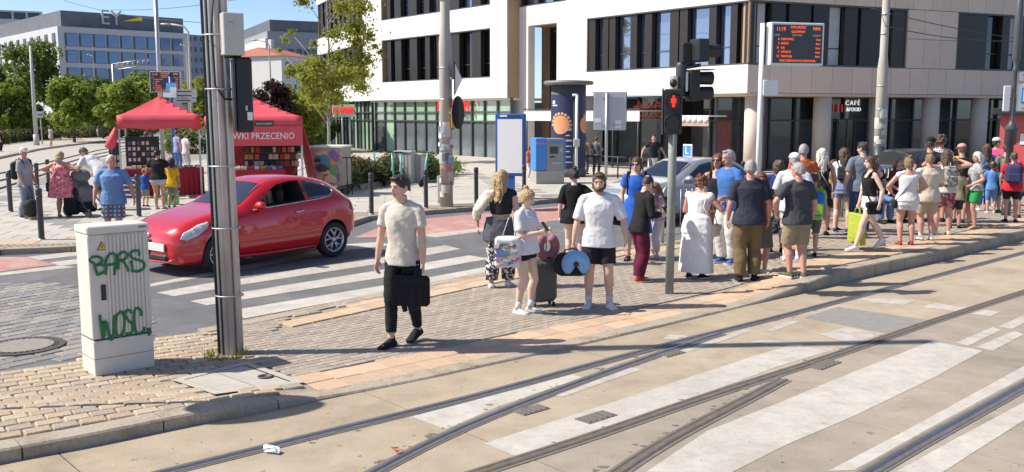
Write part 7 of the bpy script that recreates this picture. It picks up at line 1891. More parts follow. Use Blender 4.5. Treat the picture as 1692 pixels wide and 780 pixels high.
    for i in range(16 if style == 'long' else 8):
     x0 = rg.uniform(-.048, .048); y0 = .03 + .022 * math.cos(x0 * 30); ph = rg.uniform(0, 6); e_ = low - rg.uniform(-.01, .03) if style == 'long' else low - .005
     b.tube([((x0 * (1 + .25 * t) + .006 * math.sin(ph + t * 9)) * H, (y0 + .008 * math.sin(ph * 2 + t * 8) + .012 * t) * H, (.085 + (e_ - .085) * t) * H) for t in (0, .25, .5, .75, 1)], [.010 * H, .011 * H, .010 * H, .008 * H, .003 * H], 6, M=M)
    for sg in (1, -1): b.tube([(sg * .043 * H, -.012 * H, .1 * H), (sg * .051 * H, -.004 * H, .06 * H), (sg * .053 * H, .002 * H, .015 * H), (sg * .048 * H, .008 * H, (low + .03) * H)], [.012 * H, .014 * H, .013 * H, .008 * H], 8, M=M)
   elif style == 'pony': b.tube([(0, .06 * H, .09 * H), (0, .085 * H, .07 * H), (0, .078 * H, .01 * H), (0, .066 * H, -.045 * H)], [.012 * H, .018 * H, .016 * H, .006 * H], 10, M=M)
   else: b.ell((0, .036 * H, .135 * H), (.023 * H, .023 * H, .020 * H), 10, 8, M=M)
  o = b.build(name, m, s.root)
  return remesh(o, max(.006, s.vox * .8), 1, (.010 if style == 'short' else .016) * s.k if style != 'buzz' else .004, CURL_T if style == 'curly' else HAIR_T)
 def cap(s, m, brim=True):
  H = s.h; M = s.headM(); b = MB()
  b.lathe([(.0525 * H, .094 * H), (.0525 * H, .106 * H), (.049 * H, .124 * H), (.036 * H, .138 * H), (.014 * H, .145 * H), (.002 * H, .146 * H)], 18, (0, .002 * H, 0), M=M @ Matrix.Diagonal((.94, 1.13, 1, 1)))
  o = b.build('cap', m, s.root)
  if brim:
   b = MB(); pl = [(.046 * H * math.cos(t), -.038 * H - .062 * H * math.sin(t)) for t in np.linspace(0, math.pi, 11)]
   b.prism(pl, 'z', .096 * H, .101 * H, M=M); b.build('cap_peak', m, o)
  return s
 def sunglasses(s, up=False):
  H = s.h; M = s.headM(); b = MB(); z = .072 if not up else .118; y = -.053 if not up else -.045
  for sg in (1, -1):
   b.ell((sg * .018 * H, y * H, z * H), (.0165 * H, .005 * H, .0125 * H), 10, 6, M=M)
   b.tube([(sg * .034 * H, y * H, z * H), (sg * .046 * H, .0, z * H)], .0022 * H, 6, M=M)
  b.build('sunglasses', LENS, s.root); return s
 def watch(s, sd, m):
  sh, e, w = s.arm[sd]; d = (w - e).normalized(); b = MB(); b.tube([w - d * .022, w + d * .002], .0195 * s.k, 12); b.build('wristwatch', m, s.root); return s
 def pos(s, p): return s.root.matrix_basis @ Vector(p)
 def handpos(s, sd): return s.pos(s.palm[sd])
def backpack(p, m, m2=None, w=.28, h=.40, d=.17, label='', dy=0, z=.70, cat='backpack', nm='backpack'):
 """on a person's back: a thing of its own with straps as parts"""
 H = p.h; c = p.bend((0, .07 * H * p.fat + d * .5 + dy, z * H + p.dz)); root = thing(nm, label, cat, p.pos(c), p.root.rotation_euler.z)
 b = MB(); b.box((0, 0, 0), (w, d, h), bev=.055); o = b.build('bag_body', m, root); bv = o.modifiers.new('r', 'BEVEL'); bv.width = .02; bv.segments = 3
 for f in o.data.polygons: f.use_smooth = True
 b = MB(); b.box((0, d * .5 + .02, -h * .18), (w * .78, .05, h * .45), bev=.02); b.build('front_pocket', m2 or m, root)
 b = MB(); b.tube([(0, -d * .3, h * .5), (0, -.02, h * .5 + .05), (0, d * .1, h * .5)], .009, 6); b.build('grab_handle', m2 or m, root)
 for sg in (1, -1):
  sh = p.arm['l' if sg > 0 else 'r'][0]; q = sh - c
  b = MB(); b.tube([(sg * w * .3, -d * .5, h * .42), (sg * .085 * H, q.y + .02, q.z + .062 * H), (sg * .088 * H, q.y - .045 * H, q.z + .025 * H), (sg * .085 * H, q.y - .062 * H, q.z - .06 * H), (sg * .088 * H, q.y - .02, q.z - .15 * H), (sg * w * .4, -d * .5, -h * .4)], [(.02, .006)] * 6, 8)
  b.build('shoulder_strap', m2 or m, root)
 return root
def shoulderbag(p, sd, m, size, label, drop=.36, cross=True, nm='shoulder_bag', out=.03, fwd=0.0, strapm=None, cat='bag', back=None):
 H = p.h; sg = 1 if sd == 'l' else -1
 hipx = sg * (.105 * H * p.fat + size[0] * .0 + out); c = p.bend((hipx, -fwd, p.shz - drop * H))
 if back is not None: c = p.bend((sg * back[0], back[1], p.shz - drop * H))
 root = thing(nm, label, cat, p.pos(c), p.root.rotation_euler.z)
 b = MB(); b.box((0, 0, 0), size, bev=min(size) * .3); o = b.build('bag_body', m, root)
 bv = o.modifiers.new('r', 'BEVEL'); bv.width = .012; bv.segments = 2
 b = MB(); b.box((0, -size[1] * .5 if size[1] > size[0] else -size[1] * .52, size[2] * .22), (size[0] * 1.04, size[1] * .12 + .01, size[2] * .4), bev=.01); b.build('bag_flap', m, root)
 top = p.bend((-sg * .055 * H if cross else sg * .085 * H, .006, p.shz + .038 * H)) - c
 f = p.bend((0 if cross else sg * .1 * H, -.078 * H * p.fat, p.shz - .10 * H)) - c; bk = p.bend((0 if cross else sg * .1 * H, .080 * H * p.fat, p.shz - .10 * H)) - c
 b = MB(); b.tube([(0, -size[1] * .3, size[2] * .45), f, top], [(.014, .004)] * 3, 6); b.tube([(0, size[1] * .3, size[2] * .45), bk, top], [(.014, .004)] * 3, 6)
 b.build('strap', strapm or m, root)
 return root
# ================================================================ THE CROWD
def PP(label, px, pf, ph, rz, sex='m', ground='p', lod=1, **kw):
 loc = GP(px, pf) if ground == 'p' else G(px, pf, ground)
 h = (AT(px, ph, loc.y).z - loc.z) * .985
 return Person(label, loc, h, R(rz), sex, lod=lod, **kw)
def hbag(p, sd, size, m, label, nm='handbag', cat='bag', hl=.12, rz=0, off=(0, 0, 0), bev=.3, round_=False):
 """a bag hanging from a hand"""
 hp = p.handpos(sd); root = thing(nm, label, cat, tuple(hp + Vector(off) - Vector((0, 0, hl + size[2]))), p.root.rotation_euler.z + R(rz))
 b = MB(); b.box((0, 0, size[2] / 2), size, bev=min(size) * bev); o = b.build('bag_body', m, root); bv = o.modifiers.new('r', 'BEVEL'); bv.width = min(size) * .12; bv.segments = 3
 b = MB(); w = size[0] * .22
 b.tube([(-w, 0, size[2] - .01), (-w * .8, 0, size[2] + hl * .7), (0, 0, size[2] + hl), (w * .8, 0, size[2] + hl * .7), (w, 0, size[2] - .01)], .009, 6); b.build('handle', m, root)
 b = MB(); b.box((0, -size[1] * .5 - .001, size[2] * .42), (size[0] * .7, .012, size[2] * .5), bev=.004); b.build('front_pocket', m, root)
 return root
K = cloth
BLK, WHT, CREAM, NAVYC, GREYC, KHAKI, BEIGE, DENIM, BURG = (.018, .018, .021), (.70, .69, .68), (.56, .50, .42), (.035, .042, .07), (.10, .105, .115), (.16, .115, .06), (.40, .34, .25), (.07, .11, .20), (.10, .012, .035)
SHW, SHB, SHR, SHG = K((.72, .71, .70)), K((.02, .02, .022)), K((.48, .05, .045)), K((.10, .13, .06))
SOLEW, SOLEB = K((.66, .65, .63)), K((.03, .03, .03))
PHONE = (.1, -.15, -.10)
def phone(p, sd, label):
 hp = p.handpos(sd); t = thing('phone', label, 'phone', tuple(hp + Vector((0, 0, .03))), p.root.rotation_euler.z); b = MB(); b.box((0, -.02, .02), (.07, .012, .14), bev=.004); o = b.build('phone_body', BLACK, t); o.rotation_euler = (R(-40), 0, 0)
 b = MB(); b.box((0, -.013, .02), (.06, .002, .125)); s_ = b.build('screen', GLASSD, t); s_.rotation_euler = (R(-40), 0, 0)
p = PP('young man in a beige t-shirt walking with a black briefcase', 667, 568, 285, -14, 'm', lod=0, fat=.92, turn=-32, feet={'r': (.050, -.085, 0, -.3), 'l': (.050, .10, .012, -.2, .25)}, arms={'r': (.060, .01, -.312), 'l': (.035, -.035, -.312)}, group='pedestrians on the near crossing corner')
p.hair('dark', 'short'); p.top(K((.57, .52, .455)), hem=.475, sleeve=.60, infl=.012, loose=.004); p.bottoms(K(BLK), length=.93, infl=.008, wide=.0, taper=.92); p.body(hands={'l': dict(curl=.9)}); p.shoes(K((.022, .022, .024)), sole=SOLEB, high=.02); p.watch('l', BLACK)
hbag(p, 'l', (.42, .10, .33), K((.014, .014, .017)), 'black soft briefcase carried by the young man in beige', 'briefcase', 'briefcase', .07, rz=8, off=(-.11, -.07, .05), bev=.3)
hp = p.handpos('l'); t = thing('jacket', 'dark jacket draped over the black briefcase in the young man\'s hand', 'jacket', tuple(hp), 0); b = MB(); b.tube([(-.02, 0, .04), (-.05, -.03, -.08), (-.08, -.05, -.26), (-.07, -.06, -.40)], [(.05, .04), (.09, .05), (.12, .06), (.07, .04)], 12); o = b.build('jacket_body', K((.016, .017, .024)), t); remesh(o, .01, 2, .02 )
b = MB(); b.tube([(-.14, -.04, -.10), (-.20, -.02, -.26), (-.17, -.02, -.42)], [(.04, .03), (.05, .035), (.04, .03)], 10); o = b.build('jacket_sleeve', K((.016, .017, .024)), t); remesh(o, .01, 1, .012)
p = PP('long haired blond woman from behind in a black crop top and patterned trousers', 828, 474, 278, 172, 'f', lod=0, fat=1.12, feet={'l': (.075, .04, 0), 'r': (.055, -.04, 0)}, arms={'l': (.09, .02, -.28, .8, .3, -.2), 'r': (.02, -.05, -.30)}, group='pedestrians on the near crossing corner')
p.hair('blond', 'long'); p.top(K((.025, .025, .028)), hem=.63, sleeve=.0, infl=.010); p.bottoms(K((.03, .03, .035), 'floral', (.55, .54, .52)), length=.97, wide=.03, infl=.012); p.body(); p.shoes(SHW, sole=SOLEW)
p.skirt(K((.085, .085, .10)), top=.60, hem=.40, w0=.015, w1=.035, name='tied_jacket')
sh, e, w = p.arm['l']; b = MB(); b.tube([sh + Vector((-.12, .085, .02)), sh + Vector((-.02, .03, .0)), sh.lerp(e, .5), e, e.lerp(w, .55)], [(.06, .05), (.075, .07), (.075, .07), (.07, .065), (.06, .055)], 14); b.tube([sh + Vector((-.05, .07, -.02)), e + Vector((-.02, .07, -.02))], [.05, .07], 12); o = b.build('cardigan', K((.60, .54, .45)), p.root); remesh(o, .012, 4, .03)
p = PP('woman in a white t-shirt with fair hair in a bun looking down at her phone', 868, 516, 309, 62, 'f', lod=0, fat=1.12, skin='pale', nod=18, feet={'l': (.055, -.03, 0), 'r': (.05, .03, 0)}, arms={'l': (-.05, -.175, -.125, .4, .6, -.9), 'r': (-.03, -.165, -.13, .5, .7, -.9)}, group='pedestrians on the near crossing corner')
p.hair('blond', 'bun'); p.top(K((.66, .64, .67)), hem=.485, sleeve=.75, infl=.020, loose=.022); p.bottoms(K(BLK), length=.14, infl=.010, wide=.01); p.body(hands={'l': dict(curl=.8), 'r': dict(curl=.7)}); p.shoes(K((.66, .60, .60)), sole=SOLEW, socks=K((.72, .71, .70))); phone(p, 'r', 'phone held by the woman in the white t-shirt with a bun')
c = p.bend((-.14 * p.h, .08 * p.h, .52 * p.h)); t = thing('tote_bag', 'white plastic tote bag with colourful print on the shoulder of the woman with the bun', 'bag', tuple(p.pos(c)), p.root.rotation_euler.z + R(-62 - 12)); b = MB(); b.box((0, -.03, -.02), (.33, .11, .38), bev=.03); o = b.build('bag_body', K((.62, .61, .62)), t); remesh(o, .012, 2, .035)
rg = random.Random(6); TC = [K(c_) for c_ in ((.10, .18, .36), (.46, .16, .24), (.52, .49, .46), (.20, .36, .38), (.46, .34, .24), (.34, .31, .32))]
for k in range(34):
 x, z = rg.uniform(-.13, .12), rg.uniform(-.17, .12); b = MB(); b.box((x, -.086 - .0006 * k, z), (rg.uniform(.05, .12), .006, rg.uniform(.02, .05)), bev=.002); b.build('print_patch', TC[k % 6], t)
b = MB(); b.tube([(-.08, 0, .16), (.0, .02, .40), (.05, .02, .42), (.09, 0, .16)], [(.014, .005)] * 4, 6); b.build('strap', K((.62, .61, .62)), t)
g = GP(896, 505); t = thing('suitcase', 'dark grey upright suitcase behind the woman with the bun', 'suitcase', (g.x, g.y, g.z), R(20)); SC = mat('suitcase_grey', (.085, .085, .08), .55, .1, 8); b = MB(); b.box((0, 0, .34), (.36, .22, .56), bev=.05); o = b.build('shell', SC, t)
for k in range(5): b = MB(); b.box((-.13 + k * .065, -.112, .34), (.02, .012, .46), bev=.005); b.build('shell_rib', SC, t)
for sx in (-.13, .13):
 for sy in (-.07, .07): b = MB(); b.lathe([(.02, -.012), (.03, -.012), (.03, .012), (.02, .012)], 12, M=Matrix.Translation((sx, sy, .03)) @ Matrix.Rotation(R(90), 4, 'Y')); b.build('castor', BLACK, t)
b = MB(); b.tube([(-.08, .07, .6), (-.08, .07, 1.0), (-.06, .07, 1.03), (.06, .07, 1.03), (.08, .07, 1.0), (.08, .07, .6)], .010, 6); b.build('pull_handle', STEEL, t)
t = thing('neck_pillow', 'pink neck pillow hung on the handle of the dark grey suitcase', 'pillow', (g.x + .06, g.y - .02, g.z + .78), R(20)); b = MB(); pts = [(.11 * math.cos(a), 0, .13 * math.sin(a)) for a in np.linspace(R(-250), R(70), 18)]; b.tube(pts, [.05] + [.062] * 16 + [.05], 12); b.build('cushion', K((.28, .125, .16)), t)
b = MB(); b.box((0, -.06, -.14), (.05, .02, .03), bev=.005); b.build('clasp', BLACK, t)
p = PP('person in a loose black t-shirt from behind, left of the bearded man', 948, 437, 277, 176, 'f', lod=0, skin='pale', turn=18, arms={'l': (.05, -.02, -.30), 'r': (.09, -.10, -.10, .6, .5, -.5)})
p.hair('black', 'bun'); p.top(K((.014, .014, .016)), hem=.44, sleeve=.95, infl=.030, loose=.035); p.bottoms(K(BLK), length=.12); p.body(); p.shoes(SHB)
p = PP('bearded man in a white t-shirt and black shorts facing the tracks', 988, 508, 281, -4, 'm', lod=0, fat=1.10, turn=-6, feet={'l': (.085, -.01, 0, .35), 'r': (.07, .0, 0, -.25)}, arms={'r': (.07, -.03, -.305), 'l': (.085, -.04, -.295, .9, .5, -.2)}, group='pedestrians on the near crossing corner')
p.hair('brown', 'short'); p.top(K((.70, .69, .70)), hem=.455, sleeve=.90, infl=.018, loose=.012); p.bottoms(K((.022, .022, .026)), length=.36, infl=.014, wide=.02); p.body(hands={'r': dict(curl=1.1)}); p.shoes(SHW, sole=SOLEW, socks=K((.6, .6, .6))); p.watch('l', WHITE)
M = p.headM(); H = p.h; b = MB(); b.ell((0, -.032 * H, .016 * H), (.034 * H, .026 * H, .022 * H), 14, 8, M=M); b.tube([(.041 * H, -.008 * H, .055 * H), (.038 * H, -.022 * H, .028 * H), (.0, -.046 * H, .010 * H), (-.038 * H, -.022 * H, .028 * H), (-.041 * H, -.008 * H, .055 * H)], .0115 * H, 8, M=M); o = b.build('beard', HAIR['brown'], p.root); remesh(o, .006, 1, .006, HAIR_T)
t = hbag(p, 'r', (.46, .26, .30), K((.022, .022, .026)), 'dark duffel bag in the right hand of the man in the white t-shirt', 'duffel_bag', 'bag', .05, rz=4, off=(-.03, -.04, 0))
c = Vector(t.location) + Vector((.045, -.17, .20)); t2 = thing('neck_pillow', 'light blue neck pillow strapped to the dark duffel bag', 'pillow', tuple(c), R(0)); b = MB(); b.tube([(.095 * math.cos(a), 0, -.02 + .09 * math.sin(a)) for a in np.linspace(R(-60), R(240), 18)], [.062] + [.086] * 16 + [.062], 12); b.build('cushion', K((.20, .40, .66)), t2); b = MB(); b.ell((0, -.05, .0), (.035, .03, .05), 10, 8); b.build('centre_gap', BLACK, t2)
p = PP('woman in a blue dress with sunglasses and a black backpack facing the camera', 1050, 430, 257, -12, 'f', turn=-15, arms={'l': (.02, -.1, -.26), 'r': (.04, -.02, -.3)})
p.hair('brown', 'pony'); p.skirt(K((.03, .12, .48)), top=.62, hem=.27, w1=.07, upper=True, sleeve=.5, name='dress'); p.body(); p.shoes(SHB); p.sunglasses(); backpack(p, K((.03, .03, .035)), label='black backpack worn by the woman in the blue dress', w=.34)
p = PP('man in a black top and burgundy track trousers looking down at his phone', 1056, 464, 286, 112, 'm', lod=0, nod=28, lean=8, skin='fair', feet={'l': (.05, -.04, 0), 'r': (.06, .03, 0)}, arms={'l': (-.04, -.15, -.16, .4, .7, -.8), 'r': (-.02, -.15, -.17, .4, .7, -.8)})
p.hair('dark', 'buzz'); p.top(K((.02, .02, .022)), hem=.47, sleeve=1.75, infl=.022, loose=.01); p.bottoms(K((.105, .014, .036)), length=.99, wide=.028, infl=.014); p.body(hands={'l': dict(curl=.8)}); p.shoes(SHR, sole=SOLEW); phone(p, 'r', 'phone in the hands of the man in burgundy trousers')
p = PP('girl in a pink top beside the man in burgundy trousers', 1083, 426, 299, -70, 'f', skin='pale', nod=20, arms={'l': (-.02, -.15, -.14), 'r': (-.02, -.15, -.15)}); p.hair('dblond', 'long'); p.top(K((.55, .30, .36), 'floral', (.65, .55, .55)), hem=.5, sleeve=.5); p.bottoms(K((.55, .52, .55)), length=.9, wide=.02); p.body(); p.shoes(K((.6, .45, .45)))
p = PP('older woman with curly auburn hair in a long white dress', 1150, 459, 287, 140, 'f', lod=0, fat=1.22, skin='red', nod=18, lean=6, arms={'l': (-.02, -.15, -.15, .6, .6, -.6), 'r': (.03, -.17, -.13, .8, .5, -.5)})
p.hair('red', 'curly'); p.skirt(K((.72, .70, .71)), top=.63, hem=.062, w0=.0, w1=.075, upper=True, name='dress'); p.skirt(K((.73, .71, .72)), top=.63, hem=.44, w0=.010, w1=.03, name='overtop'); p.body(); p.shoes(SHB, sole=SOLEW); shoulderbag(p, 'r', K((.62, .55, .45)), (.10, .22, .2), 'small cream bag held by the woman in the long white dress', .33, cross=False, fwd=.12)
p = PP('woman with long auburn hair and sunglasses in a dark vest facing the woman in white', 1182, 432, 251, -28, 'f', skin='tan', turn=-12, arms={'r': (-.01, -.16, -.10, .7, .5, -.6), 'l': (.02, -.12, -.22)}); p.hair('red', 'long'); p.top(K((.03, .025, .04)), hem=.50, straps=True, sleeve=0); p.bottoms(K((.15, .085, .055)), length=.98, infl=.006); p.body(hands={'r': dict(curl=1.0)}); p.shoes(K((.5, .45, .4))); p.sunglasses()
p = PP('grey haired man in a blue shirt and white trousers behind the woman with sunglasses', 1200, 434, 245, -55, 'm', skin='red', fat=1.05, arms={'l': (.0, -.14, -.2)}); p.hair('grey', 'short'); p.top(K((.06, .16, .42)), hem=.47, sleeve=.7); p.bottoms(K((.60, .58, .56)), length=1, wide=.02); p.body(); p.shoes(K((.03, .10, .36)), sole=SOLEW)
p = PP('balding grey man in a navy t-shirt and khaki trousers seen from behind', 1234, 462, 262, 178, 'm', lod=0, fat=1.14, skin='red', turn=-14, arms={'l': (.05, -.04, -.30), 'r': (.05, -.03, -.30)}); p.hair('grey', 'bald'); p.top(K((.038, .042, .062)), hem=.47, sleeve=.78, infl=.020, loose=.014); p.bottoms(K((.165, .118, .062)), length=1.0, wide=.022, infl=.013); p.body(); p.shoes(K((.02, .018, .018)), sole=SOLEB)
p = PP('woman with auburn hair in a grey dress mostly hidden behind the man in navy', 1253, 452, 282, 8, 'f', skin='red'); p.hair('red', 'bob'); p.skirt(K((.16, .13, .11)), top=.6, hem=.26, w1=.05, upper=True, name='dress'); p.body(); p.shoes(SHW, sole=SOLEW)
p = PP('woman in a navy top and black and white patterned skirt, seen from behind', 1281, 416, 262, 170, 'f', skin='red'); p.hair('brown', 'bob'); p.top(K((.03, .05, .2)), hem=.52, sleeve=.4); p.skirt(K((.05, .05, .05), 'floral', (.6, .6, .6)), top=.58, hem=.20, w1=.06); p.body(); p.shoes(SHB)
p = PP('man in a white cap and pale shirt standing behind the man in khaki shorts', 1307, 428, 252, 160, 'm', skin='red', fat=1.1, turn=20, arms={'l': (.02, -.10, -.24), 'r': (.06, -.03, -.29)}); p.hair('grey', 'bald'); p.cap(K((.70, .69, .68))); p.top(K((.55, .56, .60)), hem=.46, sleeve=.9, infl=.02); p.bottoms(K((.50, .47, .43)), length=.42, wide=.02); p.body(); p.shoes(SHW, sole=SOLEW, socks=K((.62, .62, .62)))
shoulderbag(p, 'r', K((.04, .07, .20)), (.12, .24, .26), 'blue sports bag on the man in the white cap', .30)
p = PP('grey haired man in an orange shirt at the back of the queue', 1322, 394, 236, 165, 'm', skin='red'); p.hair('grey', 'short'); p.top(K((.42, .11, .04)), hem=.47); p.bottoms(K(GREYC), length=.5, wide=.02); p.body(); p.shoes(SHB)
p = PP('grey haired man in a charcoal t-shirt and khaki shorts by the kerb seen from behind', 1313, 458, 266, 196, 'm', lod=0, fat=1.12, skin='red', turn=22, nod=5, arms={'l': (.045, -.07, -.25, .9, .4, 0), 'r': (.04, -.02, -.30)}); p.hair('grey', 'short'); p.top(K((.062, .064, .072)), hem=.47, sleeve=.75, infl=.018, loose=.014); p.bottoms(K((.29, .235, .155)), length=.44, wide=.03, infl=.014); p.body(); p.shoes(SHG, sole=SOLEW)
p = PP('child with a bright blue and lime drawstring bag beside the man in khaki shorts', 1340, 424, 287, 172, 'm', child=True, skin='red'); p.hair('brown', 'short'); p.top(K((.30, .45, .06)), hem=.46); p.bottoms(K(GREYC), length=.45); p.body(); p.shoes(SHB); backpack(p, K((.03, .18, .60)), K((.30, .58, .05)), .30, .40, .14, 'blue drawstring bag with lime trim on the child', z=.66)
p = PP('woman with long white blond hair in a black dress with a pale bag strap', 1353, 388, 243, 168, 'f', skin='tan', arms={'l': (.05, -.06, -.27), 'r': (.05, -.06, -.28)}); p.hair('white', 'long'); p.skirt(K((.02, .02, .024)), top=.62, hem=.34, w1=.045, upper=True, straps=True, name='dress'); p.body(); p.shoes(SHB); shoulderbag(p, 'r', K((.5, .42, .3)), (.09, .2, .16), 'small tan shoulder bag of the woman in the black dress', .34, strapm=K((.7, .68, .64)))
p = PP('person in an ochre top and olive shorts behind the woman in the black dress', 1373, 380, 262, 150, 'f', skin='tan'); p.hair('brown', 'bob'); p.top(K((.42, .24, .08)), hem=.48); p.bottoms(K((.13, .12, .06)), length=.4, wide=.02); p.body(); p.shoes(SHB)
p = PP('young woman with straight brown hair in a white top and denim shorts', 1390, 383, 242, 152, 'f', skin='fair', turn=40); p.hair('brown', 'long'); p.top(K((.62, .62, .66)), hem=.60, sleeve=.45); p.skirt(K((.22, .28, .46)), top=.66, hem=.50, w1=.02, name='denim_top'); p.bottoms(K((.20, .28, .44)), length=.16, wide=.01); p.body(); p.shoes(K((.04, .05, .12)), sole=SOLEW); backpack(p, K((.03, .03, .04)), label='thin black backpack straps on the woman in denim shorts', w=.2, h=.28, d=.08)
p = PP('young woman in a black and white top striding left with a yellow shopping bag', 1432, 415, 255, -84, 'f', lod=0, skin='pale', turn=-12, feet={'l': (.03, -.16, 0, 0, 0), 'r': (.03, .19, .03, .0, .55)}, arms={'l': (.06, .03, -.29), 'r': (.03, -.05, -.31)})
p.hair('brown', 'bob'); p.top(K((.02, .02, .022)), hem=.58, straps=True, sleeve=0); p.bottoms(K((.68, .66, .64)), length=.17, wide=.015, waist=.62); p.body(hands={'r': dict(curl=.9)}); p.shoes(SHW, sole=SOLEW, high=.015); shoulderbag(p, 'l', K((.02, .02, .022)), (.09, .26, .22), 'black shoulder bag at the hip of the striding young woman', .33, out=.04)
b = MB(); sh, e, w = p.arm['r']; b.tube([sh, sh.lerp(e, .6), e], [.05, .052, .045], 12); o = b.build('shirt_sleeve', K((.68, .66, .64)), p.root); remesh(o, .01, 2)
hbag(p, 'r', (.50, .10, .52), K((.36, .42, .05)), 'large yellow green shopping bag carried by the striding young woman', 'shopping_bag', 'bag', .10, bev=.12)
p = PP('dark haired man in a grey blue shirt and jeans seen from behind', 1420, 388, 232, 176, 'm', fat=1.05, turn=40, arms={'l': (.06, -.03, -.29), 'r': (.04, -.1, -.2)}); p.hair('black', 'short'); p.top(K((.15, .17, .22)), hem=.47, sleeve=.8, infl=.02); p.bottoms(K((.035, .07, .16)), length=1, wide=.02); p.body(); p.shoes(SHB)
g = GP(1470, 366); bench = thing('bench', 'metal bench with two people sitting on it behind the woman in white shorts', 'bench', (g.x, g.y, g.z), R(20));
for k in range(5): bx('seat_slat', DKMETAL, bench, (0, -.02 + k * .09, .45), (1.7, .075, .03), bev=.006)
for k in range(3): bx('back_slat', DKMETAL, bench, (0, .44 + k * .03, .60 + k * .13), (1.7, .025, .09), bev=.006)
for x in (-.75, .75): cylbox('leg', STEEL, bench, [(x, .38, 0), (x, .36, .45), (x, .46, .98)], .022, 8); cylbox('leg', STEEL, bench, [(x, .0, 0), (x, .0, .44), (x, .38, .44)], .022, 8)
bM = bench.matrix_basis
for x, lb, sx, hr, st_, tc, pc in ((-.32, 'man in a dark t-shirt and pale jeans sitting at the left of the bench', 'm', 'dark', 'buzz', (.02, .02, .024), (.12, .20, .36)), (.32, 'woman with fair hair sitting at the right of the bench', 'f', 'dblond', 'bob', (.10, .04, .04), (.06, .06, .07))):
 q = Person(lb, bM @ Vector((x, .17, 0)), 1.76 if sx == 'm' else 1.66, R(20), sx, sit=True, feet={'l': (.07, -.235, 0), 'r': (.07, -.235, 0)}, arms={'l': (-.01, -.16, -.22), 'r': (-.01, -.16, -.22)}, group='people sitting on the bench'); q.hair(hr, st_); q.top(K(tc), hem=.49); q.bottoms(K(pc), length=1, wide=.01); q.body(); q.shoes(SHB)
p = PP('woman in a white sleeveless playsuit with a black strap across her back', 1495, 404, 258, 172, 'f', lod=0, skin='red', fat=1.12, nod=8, arms={'l': (.03, -.12, -.22, .9, .3, -.3), 'r': (.03, -.13, -.21, .9, .3, -.3)}); p.hair('dblond', 'bun'); p.top(K((.68, .66, .66)), hem=.50, straps=False, sleeve=.0, infl=.014, neck=.80); p.bottoms(K((.68, .66, .66)), length=.19, wide=.025, infl=.014); p.body(); p.shoes(K((.36, .05, .06))); shoulderbag(p, 'l', K((.02, .02, .022)), (.08, .18, .15), 'small black bag on the woman in the white playsuit', .33)
p = PP('man in a black cap and black shirt above the seated pair', 1530, 373, 226, 150, 'm', skin='red', fat=1.1); p.hair('dark', 'buzz'); p.cap(K((.02, .02, .025))); p.top(K((.02, .022, .032)), hem=.46, infl=.02); p.bottoms(K(GREYC), length=.5); p.body(); p.shoes(SHB)
p = PP('heavy person in a cream top and beige shorts beside the woman in the white playsuit', 1529, 397, 252, 185, 'm', skin='red', fat=1.2, arms={'l': (.05, -.10, -.2)}); p.hair('dblond', 'short'); p.top(K((.58, .50, .40)), hem=.45, sleeve=.8, infl=.025); p.bottoms(K((.42, .34, .25)), length=.40, wide=.02); p.body(); p.shoes(K((.55, .55, .5)), sole=SOLEB, socks=K((.6, .6, .6)))
p = PP('woman in patterned maroon shorts lifting her arms with a patterned backpack on', 1557, 388, 246, 176, 'f', skin='red', fat=1.1, arms={'l': (.06, -.06, .085, 1, .2, .1), 'r': (.06, -.06, .085, 1, .2, .1)}); p.hair('brown', 'long'); p.top(K((.60, .58, .55)), hem=.50, straps=True, sleeve=0); p.bottoms(K((.20, .04, .07), 'floral', (.45, .25, .28)), length=.34, wide=.03); p.body(); p.shoes(K((.60, .52, .42))); backpack(p, K((.36, .34, .31), 'floral', (.10, .09, .09)), label='grey patterned backpack on the woman in maroon shorts'); p.watch('l', WHITE)
p = PP('tall man with curly brown hair in a black and white checked shirt', 1547, 366, 221, 170, 'm', skin='red'); p.hair('brown', 'curly'); p.top(K((.03, .03, .03), 'check', (.6, .6, .58)), hem=.46, sleeve=.6); p.bottoms(K(GREYC), length=.5); p.body(); p.shoes(SHB)
p = PP('boy in a beige top and dark shorts beside the maroon shorts', 1577, 377, 273, 168, 'm', skin='red', child=True); p.hair('brown', 'short'); p.top(K((.38, .33, .22)), hem=.46); p.bottoms(K((.04, .04, .05)), length=.42, wide=.02); p.body(); p.shoes(SHB)
p = PP('man in a black shirt with a yellow shoulder and a pale cap', 1583, 368, 237, 158, 'm', skin='red', fat=1.1, arms={'l': (.08, -.10, -.1)}); p.hair('brown', 'buzz'); p.cap(K((.6, .3, .27))); p.top(K((.02, .02, .022)), hem=.46, infl=.02); p.bottoms(K(GREYC), length=.5); p.body(); p.shoes(SHB); b = MB(); b.tube([p.bend((.05, .02, .83 * p.h)), p.arm['l'][0], p.arm['l'][0].lerp(p.arm['l'][1], .4)], [.05, .072, .074], 12); o = b.build('yellow_shoulder', K((.62, .48, .06)), p.root); remesh(o, .012, 2)
p = PP('white haired woman in bright green shorts and a grey top facing left', 1607, 377, 249, -100, 'f', skin='red', fat=1.15, arms={'l': (.02, -.08, -.22, .5, .9, 0), 'r': (.02, -.13, -.2)}); p.hair('white', 'bob'); p.top(K((.30, .30, .31), 'floral', (.45, .45, .45)), hem=.50, sleeve=.5, infl=.018); p.bottoms(K((.03, .30, .07)), length=.34, wide=.03); p.body(); p.shoes(K((.45, .3, .2)))
p = PP('woman in a blue patterned top with a sage green bag near the red kiosk', 1624, 348, 236, 165, 'f', skin='red'); p.hair('brown', 'long'); p.top(K((.05, .09, .25), 'floral', (.35, .4, .5)), hem=.48, sleeve=.5); p.bottoms(K((.05, .14, .45)), length=.9, wide=.02); p.body(); p.shoes(SHW); shoulderbag(p, 'l', K((.16, .26, .12)), (.12, .3, .3), 'sage green shoulder bag of the woman in the patterned top', .28)
